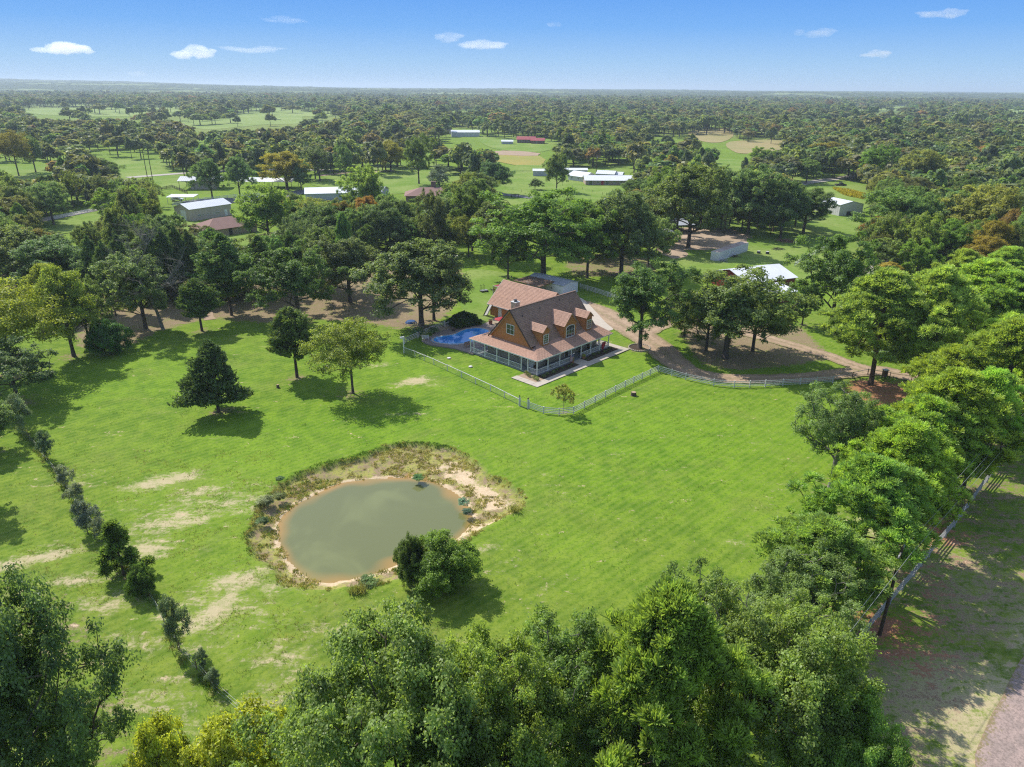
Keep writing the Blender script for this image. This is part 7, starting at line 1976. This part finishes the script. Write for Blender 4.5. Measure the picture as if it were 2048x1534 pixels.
plantpot(HW(12.4, -.35, .13), .34, .4, 'orange flowering pot right of the porch entrance', TERRA, F_YELLOW, 5, .7)
# shrubs in the beds, each its own
rb = random.Random(21); specs = []
for i in range(16):
    u = .6 + i * 1.33
    if 9.2 < u < 12.4: continue
    specs.append((u, -.75 + rb.uniform(-.35, .3), rb.uniform(.25, .48)))
pbm = None
for i, (u, v, r) in enumerate(specs):
    e = empty('bed_shrub', HW(u, v, .06), rb.uniform(0, 6), (['first', 'second', 'third', 'fourth', 'fifth', 'sixth', 'seventh'][i % 7] + (' small dark shrub from the left corner in the porch mulch bed' if i < 7 else ' small dark shrub right of the entrance in the porch mulch bed')), 'shrub', 'small shrubs in the porch mulch bed')
    if pbm is None: pbm = leaf_tuft(e, (0, 0, .3), .55, .38, F_OAK, 7, 420, .12).data; m_ = MB(); m_.tube([(0, 0, 0), (0, 0, .3)], .03, 5); stm = m_.build('stem', BARK, e).data
    else: ob('foliage', pbm, e); ob('stem', stm, e)
    e.scale = (r / .5,) * 3
for i, (u, v) in enumerate(((-1.0, .9), (-1.1, -.4), (-.6, 2.0), (-1.3, -1.2))):
    e = empty('bed_shrub', HW(u, v, .06), i, ('dark low plant nearest the side steps', 'leafy plant in the middle of the gravel strip', 'green shrub against the side porch post', 'dark plant at the outer end of the gravel strip')[i] + ' at the porch corner', 'shrub'); ob('foliage', pbm, e, scale=(.9, .9, 1.1)); ob('stem', stm, e)

# patio: red umbrella, lounge chairs, table
b = P(1003, 638, 2.3)
e = empty('patio_umbrella', (b[0], b[1], .2), .3, 'red patio umbrella behind the farmhouse chimney side', 'umbrella')
m_ = MB(); m_.tube([(0, 0, 0), (0, 0, 2.6)], .03, 6); m_.build('pole', WHITE, e)
for k in range(8):
    a0, a1 = k * math.pi / 4, (k + 1) * math.pi / 4; m_ = MB(); m_.poly([(0, 0, 2.6), (1.5 * math.cos(a0), 1.5 * math.sin(a0), 2.05), (1.5 * math.cos(a1), 1.5 * math.sin(a1), 2.05)]); m_.build('canopy_panel', REDP, e)
m_ = MB(); m_.tube([(0, 0, .7), (0, 0, .75)], .55, 14); m_.build('table_top', BLACK, e) if False else None
e = empty('patio_table', (P(990, 648)[0], P(990, 648)[1], .2), 0, 'round dark patio table near the red umbrella', 'table'); m_ = MB(); m_.tube([(0, 0, .7), (0, 0, .74)], .6, 16); m_.build('tabletop', BLACK, e)
for k in range(4): m_ = MB(); m_.tube([(.45 * math.cos(k * 1.57), .45 * math.sin(k * 1.57), 0), (.35 * math.cos(k * 1.57), .35 * math.sin(k * 1.57), .7)], .025, 5); m_.build('leg', BLACK, e)
sheet('patio', [HW(1, 18.2)[:2], HW(9, 18.2)[:2], HW(18.5, 18.5)[:2], HW(18.5, 31)[:2], HW(9, 33)[:2], HW(2, 30)[:2], HW(-1, 24)[:2]], .17, STONEDECK if False else mat('sandy_flagstone', (.46, .38, .26), .9, (.36, .28, .19), 1.2, .9, .4, 6), 'sandy flagstone patio between pool and garage', jitter=.1, n=3)
def bench(pos, rz, label, m):
    e = empty('garden_bench', pos, rz, label, 'bench')
    for k in range(4): m_ = MB(); m_.box(-.7, .7, -.25 + k * .13, -.15 + k * .13, .42, .45); m_.build('seat_slat', m, e)
    for k in range(3): m_ = MB(); m_.box(-.7, .7, .28, .31, .55 + k * .14, .65 + k * .14); m_.build('back_slat', m, e)
    for x in (-.6, .6):
        for y in (-.2, .28): m_ = MB(); m_.box(x - .03, x + .03, y - .03, y + .03, 0, .42 if y < 0 else .95); m_.build('leg', m, e)
b = P(936, 696); bench((b[0], b[1] + .3, .2), HYAW, 'brown wooden bench on the deck by the left end of the side porch', mat('orange_wood', (.36, .18, .08), .8))
b = P(851, 682); bench((b[0], b[1], .2), HYAW - .6, 'low pale bench on the far left rim of the pool deck', WHITE_W)
# round wicker side table and grill
rockish('landscape_boulder', (1022, 692 + 14), .01, STONE_A, 'x', 'rock').select_set(False) if False else None
b = P(907, 663); e = empty('fire_pit', (b[0], b[1], .2), 0, 'small dark round fire pit on the pool deck', 'fire pit'); m_ = MB(); m_.tube([(0, 0, 0), (0, 0, .35)], [.3, .38], 14); m_.build('bowl', BLACK, e); m_ = MB(); m_.tube([(0, 0, .35), (0, 0, .39)], [.44, .44], 14); m_.build('rim', RUST, e)
b = P(822, 645); e = empty('covered_boat', (b[0], b[1], 0), 1.2, 'small blue upturned kiddie pool under the poolside oak', 'kiddie pool'); m_ = MB(); m_.tube([(0, 0, 0), (0, 0, .1), (0, 0, .36), (0, 0, .42)], [1.05, 1.15, .9, .4], 16); m_.build('basin', mat('blue_plastic', (.03, .09, .25), .4), e); m_ = MB(); m_.tube([(0, 0, .0), (0, 0, .06)], [1.25, 1.2], 16); m_.build('lip', mat('blue_plastic', (.03, .09, .25), .4), e); e.name = 'kiddie_pool'
# hedge behind the pool
HEDGE = [(905, 640, 13), (916, 634, 14), (928, 630, 15), (940, 630, 14), (950, 640, 12), (918, 646, 12), (935, 643, 13)]
for i, (x, y, r) in enumerate(HEDGE):
    b = P(x, y + 10); plant('bush', b, 2.8, 1.5 + .25 * (i % 3), 'dark hedge-like bush behind the pool deck, ' + ('leftmost', 'second from left', 'middle of the back row', 'right of the middle', 'rightmost', 'front left', 'front right')[i], 'dark bushes behind the pool', (.42, .55, .7))
b = P(838, 672); plant('shrub', b, 2.6, 1.8, 'green shrub against the poolside rail fence', None, (.7, .95, .7))
b = P(868, 668); plant('shrub', b, 2.0, 1.4, 'dark shrub in front of the poolside rail fence nearer the gate', None, (.6, .85, .6))
b = P(967, 598)
# stock tank / red slatted trailer and implement
b = P(1000, 592); e = empty('stock_trailer', (b[0], b[1], 0), HYAW, 'maroon slatted trailer with white end frame behind the garage', 'trailer')
for k in range(6): m_ = MB(); m_.box(-1.2, 4.6, -1.1, -1.06, .5 + k * .32, .68 + k * .32); m_.build('side_slat', mat('maroon_paint', (.28, .02, .045), .6), e)
for k in range(6): m_ = MB(); m_.box(-1.22, -1.18, -1.06, 1.06, .51 + k * .32, .67 + k * .32); m_.build('end_slat', mat('maroon_paint', (.28, .02, .045), .6), e)
m_ = MB(); m_.box(-1.1, 4.5, -1, 1, .4, .5); m_.build('deck', RUST, e); m_ = MB(); m_.box(-1.3, -1.2, -1.15, -1.0, .3, 2.6); m_.box(-1.3, -1.2, 1.0, 1.15, .3, 2.6); m_.box(-1.3, -1.2, -1.0, 1.0, 2.48, 2.6); m_.build('end_frame', WHITE_W, e)
m_ = MB(); m_.box(-1.1, 4.6, -1.1, 1.1, 2.45, 2.52); m_.build('roof', mat('maroon_roof', (.36, .06, .08), .5), e)
for x in (1.2, 2.3):
    for y in (-1.1, 1.1): m_ = MB(); m_.tube([(x, y - .1, .38), (x, y + .1, .38)], .38, 12); m_.build('wheel', BLACK, e)
b = P(968, 585); e = empty('farm_implement', (b[0], b[1], 0), .5, 'grey farm cart with frame and small wheels on the grass behind the garage', 'farm cart')
m_ = MB(); m_.box(-.9, .9, -.5, .5, .5, .62); m_.build('bed', GALV, e)
for x in (-.8, .0): m_ = MB(); m_.bar((x, -.45, .6), (x, -.45, 1.9), .06); m_.bar((x, .45, .6), (x, .45, 1.9), .06); m_.bar((x, -.45, 1.9), (x, .45, 1.9), .06); m_.build('frame', BLACK, e)
m_ = MB(); m_.bar((.9, 0, .5), (3.2, 0, .45), .1); m_.bar((2.0, -.7, .6), (2.0, .7, .6), .1); m_.build('drawbar', BLACK, e)
for x, y in ((-.6, -.6), (-.6, .6), (.6, -.6), (.6, .6), (2.6, 0)): m_ = MB(); m_.tube([(x, y - .07, .3), (x, y + .07, .3)], .3, 12); m_.build('wheel', BLACK, e)

# brick marker by the drive fence
b = P(1768, 756); e = empty('mailbox_pillar', (b[0], b[1], 0), .2, 'small rusty box with pale lid on a stand beside the drive fence', 'box')
m_ = MB(); m_.box(-.35, .35, -.3, .3, .3, 1.5); m_.build('body', RUST, e); m_ = MB(); m_.box(-.45, .45, -.4, .4, 1.5, 1.6); m_.build('lid', WHITE_W, e)
for x in (-.3, .3): m_ = MB(); m_.box(x - .04, x + .04, -.05, .05, 0, .3); m_.build('leg', BLACK, e)

# tree ring of the yard oak
b = P(1279, 696); e = empty('tree_ring', (b[0], b[1], 0), 0, 'round bed edged with pale stones at the foot of the yard oak', 'tree ring')
m_ = MB(); m_.tube([(0, 0, .0), (0, 0, .07)], [2.0, 2.0], 24); m_.build('mulch', MULCH, e)
sm_ = MB(); sm_.ellipsoid((0, 0, .1), (.26, .17, .15), 7, 4, .1); smesh = sm_.mesh('stone', STONE_A, True)
for k in range(30): a = k * 2 * math.pi / 30; ob('stone', smesh, e, (2.05 * math.cos(a), 2.05 * math.sin(a), 0), (0, 0, a + 1.57 + random.uniform(-.2, .2)))

# brush piles
def brush(px, r, label, m=BARK_PALE, n=60, seed=1):
    b = P(*px); e = empty('brush_pile', (b[0], b[1], 0), 0, label, 'brush pile'); q = random.Random(seed); 
    for part in range(3):
        m_ = MB()
        for k in range(n // 3):
            a = q.uniform(0, 6.28); x, y = q.gauss(0, r * .4), q.gauss(0, r * .3); l = q.uniform(.6, 2.0) * r * .5; z = q.uniform(.1, .9) * max(.1, 1 - math.hypot(x, y) / r)
            m_.tube([(x, y, z), (x + l * math.cos(a) * .5, y + l * math.sin(a) * .5, z + q.uniform(0, .3)), (x + l * math.cos(a), y + l * math.sin(a), z + q.uniform(-.1, .3))], [.06, .045, .02], 4)
        m_.build('branch', m, e)
brush((1248, 552), 3.0, 'pile of cut branches at the foot of the dark oak behind the drive', BARK_PALE, 90, 3)
brush((1570, 484), 3.5, 'reddish brush pile on the container lawn', mat('reddish_twigs', (.32, .17, .13), .9), 120, 4)
brush((1555, 500), 2.2, 'low dark brush heap on the container lawn', BARK, 50, 5)
brush((838, 655), 2.5, 'tangle of fallen branches under the poolside oak', BARK_PALE, 50, 6)
brush((1470, 515), 2.2, 'scrap and branches leaning on the white container', BARK, 40, 7)
brush((1445, 524), 2.0, 'junk heap at the near end of the white container', GALV, 30, 8)
b = P(1517, 508)
for k, (dx, lb) in enumerate(((0, 'left dark barrel right of the white container'), (2.4, 'right dark barrel right of the white container'))):
    e = empty('barrel', (b[0] + dx, b[1] - dx * .3, 0), 0, lb, 'barrel', 'dark barrels by the container')
    m_ = MB(); m_.tube([(0, 0, 0), (0, 0, .45), (0, 0, .9)], [.5, .56, .5], 12); m_.build('drum', BLACK, e); m_ = MB(); m_.tube([(0, 0, .9), (0, 0, .94)], [.46, .46], 12); m_.build('lid', WHITE_W, e)
b = P(1030, 396); e = empty('swing_frame', (b[0], b[1], 0), .1, 'dark wooden picnic frame beside the narrow grey road', 'picnic table')
m_ = MB(); m_.box(-1.6, 1.6, -.5, .5, 1.5, 1.62); m_.build('tabletop', DARKW, e)
for x in (-1.5, 0, 1.5):
    for y in (-.45, .45): m_ = MB(); m_.box(x - .1, x + .1, y - .1, y + .1, 0, 1.5); m_.build('leg', DARKW, e)

# ------------------------------------------------------------------ pond bank weeds, roadside litter, fallen sticks
def tufts(name, label, n, sampler, hgt, m, seed, blades=7, w=.035):
    rng = np.random.default_rng(seed); pos = sampler(rng, n); n = len(pos)
    C = np.repeat(pos, blades, 0); C = C + rng.normal(size=C.shape) * np.array([.10, .10, 0])
    d = unit(np.stack([rng.normal(size=len(C)) * .5, rng.normal(size=len(C)) * .5, np.ones(len(C))], 1)); L = hgt * rng.uniform(.5, 1.3, (len(C), 1))
    sd = unit(np.cross(d, rng.normal(size=C.shape))) * w
    V = np.stack([C - sd, C + sd, C + d * L + sd * .4, C + d * L - sd * .4], 1)
    o = ob(name, quads_mesh(name, V, np.repeat(rng.uniform(0, 1, n), blades), m)); tag(o, label, kind='stuff'); return o
F_WEED = foliage_mat('bank_weeds', (0.17, 0.18, 0.05), (0.40, 0.38, 0.13), .25); F_GREEN = foliage_mat('bank_green', (0.06, 0.12, 0.02), (0.18, 0.28, 0.05), .25)
def bank_sampler(lo, hi, mask=None):
    def f(rng, n):
        x = rng.uniform(PO[:, 0].min() - 1, PO[:, 0].max() + 1, n * 6); y = rng.uniform(PO[:, 1].min() - 1, PO[:, 1].max() + 1, n * 6)
        z, so, si = pond_height(x, y); nv = vnoise(x, y, 1.3, 77) + .5 * vnoise(x, y, .5, 78)
        ok = (so < hi) & (si > lo) & (nv > .72)
        if mask is not None: ok &= mask(x, y)
        x, y, z = x[ok][:n], y[ok][:n], z[ok][:n]; return np.stack([x, y, np.maximum(z, WZ - .05) - .02], 1)
    return f
tufts('bank_weeds', 'yellow-brown weeds covering the pond bank', 3600, bank_sampler(.15, .2), .2, F_WEED, 1)
tufts('bank_weeds', 'green weed clumps on the left pond bank', 700, bank_sampler(.1, .4, lambda x, y: (x < -22) | (y < 64)), .3, F_GREEN, 2, 7, .035)
LIP = np.array(PX([(575, 962), (640, 928), (700, 916), (735, 904), (800, 886), (862, 886), (905, 897)]))
def lip_sampler(rng, n):
    t = rng.uniform(0, len(LIP) - 1.001, n); i = t.astype(int); f = (t - i)[:, None]; p = LIP[i] * (1 - f) + LIP[i + 1] * f + rng.normal(size=(n, 2)) * .3
    z, so, si = pond_height(p[:, 0], p[:, 1]); return np.stack([p[:, 0], p[:, 1], z - .03], 1)
tufts('bank_grass', 'overhanging dark green grass along the broken far lip of the pond', 500, lip_sampler, .16, F_GREEN, 3, 8, .03)
for i, (px, lb) in enumerate((((708, 1186), 'dark reed clump on the near shore of the pond, by the lawn'), ((1029, 1022), 'upright grass clump at the right end of the pond bank'), ((722, 1183), 'low grass clump touching the reed clump on the near shore'))):
    b = P(*px); rng = np.random.default_rng(50 + i); n = 90; C = np.zeros((n, 3)) + rng.normal(size=(n, 3)) * np.array([.3, .25, 0]); d = unit(np.stack([rng.normal(size=n) * .4, rng.normal(size=n) * .4, np.ones(n)], 1)); L = rng.uniform(.6, 1.1, (n, 1)); sd = unit(np.cross(d, rng.normal(size=C.shape))) * .035
    o = ob('reed_clump', quads_mesh('reed_clump', np.stack([C - sd, C + sd, C + d * L + sd * .3, C + d * L - sd * .3], 1), rng.uniform(0, 1, n), F_WEED), None, (b[0], b[1], 0)); tag(o, lb, 'reeds')
for i, (px, w_, h_, lb, tn) in enumerate((((535, 1010), 2.2, 1.3, 'pale leafy weed bush on the left pond bank, upper', (1.3, 1.3, 1.0)), ((528, 1048), 1.5, .9, 'dark leafy weed bush on the left pond bank, lower', (.6, .8, .5)), ((560, 1000), 1.5, .9, 'olive weed bush above the left shore of the pond', (.9, .9, .45)), ((925, 1010), 1.5, .9, 'blue-green weed clump at the right waterline of the pond', (.7, 1.0, 1.0)), ((933, 1028), 1.2, .7, 'smaller blue-green weed clump at the right waterline', (.7, 1.0, 1.0)), ((835, 957), 1.6, .5, 'green weed clump on the far waterline of the pond', (.45, .9, .4)), ((735, 1168), 2.0, .9, 'green weed clump on the near waterline', (.6, .9, .4)), ((560, 962), 1.3, .6, 'dark weed bush at the top left of the pond bank', (.5, .7, .4)))):
    plant('shrub', (*P(*px, -.3)[:2], -.35), w_, h_, lb, None, tn)
# fallen small leaves and pale clover blotches: the dotted patch right of the pond and sticks
def ground_sampler(poly):
    pp = np.array(PX(poly)); 
    def f(rng, n):
        x = rng.uniform(pp[:, 0].min(), pp[:, 0].max(), n * 3); y = rng.uniform(pp[:, 1].min(), pp[:, 1].max(), n * 3); ok = sdist(x, y, pp) < 0
        return np.stack([x[ok][:n], y[ok][:n], np.full(min(n, ok.sum()), .02)], 1)
    return f
def lawn_sampler(poly, thr, sc):
    g_ = ground_sampler(poly)
    def f(rng, n):
        p = g_(rng, n * 3); x, y = p[:, 0], p[:, 1]; z, so, si = pond_height(x, y)
        ok = (so > .6) & (vnoise(x, y, sc, 91) + .4 * vnoise(x, y, sc * .3, 92) > thr); return p[ok][:n]
    return f
tufts('grass_tufts', 'taller dark green grass tufts scattered over the near lawn', 5200, lawn_sampler([(0, 700), (700, 800), (1600, 780), (1650, 1000), (1300, 1300), (600, 1450), (300, 1600), (-100, 1300)], .88, 2.2), .10, F_GREEN, 31, 4, .028)
tufts('grass_tufts', 'straw-coloured dry grass tufts on the worn left side of the lawn', 3600, lawn_sampler([(0, 900), (550, 900), (560, 1180), (900, 1250), (700, 1420), (450, 1560), (-100, 1500)], .80, 1.6), .12, F_WEED, 32, 4, .022)
STRIP = np.array(PX([(20, 835), (60, 880), (110, 945), (160, 1020), (225, 1100), (300, 1195), (360, 1300), (430, 1380), (500, 1440), (560, 1520)]))
def strip_sampler(rng, n):
    t = rng.uniform(0, len(STRIP) - 1.001, n); i = t.astype(int); f = (t - i)[:, None]; p = STRIP[i] * (1 - f) + STRIP[i + 1] * f + rng.normal(size=(n, 2)) * .28
    ok = vnoise(p[:, 0], p[:, 1], 1.7, 61) > .35; p = p[ok]; return np.stack([p[:, 0], p[:, 1], np.zeros(len(p))], 1)
tufts('fence_line_weeds', 'rank weeds growing along the old pasture fence line', 1000, strip_sampler, .35, F_WEED, 8, 7, .03)
tufts('fence_line_weeds', 'green undergrowth along the old pasture fence line', 500, strip_sampler, .4, F_GREEN, 9, 8, .04)
GOLD = foliage_mat('goldenrod', (.35, .28, .02), (.6, .48, .03), .2)
tufts('goldenrod', 'yellow flowering weeds at the edge of the right wood', 900, ground_sampler([(1665, 378), (1700, 383), (1745, 396), (1742, 402), (1690, 392)]), 1.3, GOLD, 11, 6, .25)
# understorey brush closing the foot of the woods
def under(label, poly, n, m, h, seed, w=.22): return tufts('undergrowth', label, n, ground_sampler(poly), h, m, seed, 10, w)
under('low undergrowth at the foot of the right wood', [(1760, 560), (1820, 500), (2100, 470), (2200, 620), (1980, 640)], 2600, F_BRIGHT, 2.2, 12)
under('thin undergrowth in the left wood', [(-200, 540), (100, 540), (500, 560), (520, 600), (300, 620), (0, 640), (-200, 640)], 1500, F_OAK, .9, 13, .1)

# ------------------------------------------------------------------ haze box and clouds
m, nt, out = new_mat('haze')
pv = nt.nodes.new('ShaderNodeVolumePrincipled'); pv.inputs['Color'].default_value = (0.66, 0.77, 0.92, 1); pv.inputs['Density'].default_value = 1.25e-4; pv.inputs['Anisotropy'].default_value = 0.2
nt.links.new(pv.outputs[0], out.inputs['Volume'])
mb = MB(); mb.box(-27000, 27000, -3500, 31000, -85, 96)
hz = mb.build('haze', m); tag(hz, 'thin blue air haze over the whole landscape', kind='stuff')

CLOUDM, nt, out = new_mat('cloud')
pv = nt.nodes.new('ShaderNodeVolumePrincipled'); pv.inputs['Color'].default_value = (1, 1, 1, 1); pv.inputs['Density'].default_value = 0.0035; pv.inputs['Anisotropy'].default_value = 0.35
nt.links.new(pv.outputs[0], out.inputs['Volume'])
CL = [(112, 92, 118, 26, 1, 'broad flat white cloud at the far left'), (378, 97, 84, 28, 1.15, 'compact white puff cloud left of centre'), (900, 72, 60, 18, .45, 'faint cloud wisp above the centre cloud'), (965, 88, 96, 20, .7, 'thin stretched cloud right of the sky centre'),
      (1108, 46, 26, 14, .4, 'tiny faint cloud high near the centre'), (1632, 60, 70, 20, .35, 'faint wide cloud wisp high on the right'), (1755, 104, 56, 16, .9, 'small white cloud low on the right'), (1882, 24, 78, 18, .7, 'thin cloud near the top right corner'), (500, 96, 120, 14, .22, 'barely visible wisp right of the compact puff'), (570, 38, 80, 12, .18, 'barely visible wisp high left of centre'), (278, 146, 44, 12, .25, 'faint small cloud low above the left horizon')]
for i, (cx_, cy_, w_, h_, dn, lb) in enumerate(CL):
    D = 14000.0; r = ray(cx_, cy_ + h_ * .2); t = D / r[1]; c = np.array([0, 0, CAMH]) + r * t; k = D / FOC
    q = random.Random(70 + i); mb = MB(); W_, H_ = w_ * k, h_ * k
    for j in range(13):
        fx = q.uniform(-.5, .5); s = (1 - abs(fx) * 1.5) ; s = max(.22, s)
        mb.ellipsoid((fx * W_ * .9, q.uniform(-.2, .2) * W_, H_ * q.uniform(-.22, .22)), (W_ * .17 * (.5 + s), W_ * .17, H_ * .36 * s * q.uniform(.7, 1.1)), 12, 8, .06, q)
    me = mb.mesh('cloud', None, True)
    mm = CLOUDM.copy(); mm.node_tree.nodes['Principled Volume'].inputs['Density'].default_value = 0.0024 * dn
    me.materials.append(mm)
    o = ob('cloud', me, None, tuple(c)); tag(o, lb, 'cloud', 'small fair-weather clouds')
    rm_ = o.modifiers.new('merge', 'REMESH'); rm_.mode = 'VOXEL'; rm_.voxel_size = H_ / 9
    dp = o.modifiers.new('billow', 'DISPLACE'); tx = bpy.data.textures.new('billow', 'CLOUDS'); tx.noise_scale = H_ * .4; tx.noise_depth = 3; dp.texture = tx; dp.strength = H_ * .35; dp.texture_coords = 'LOCAL'
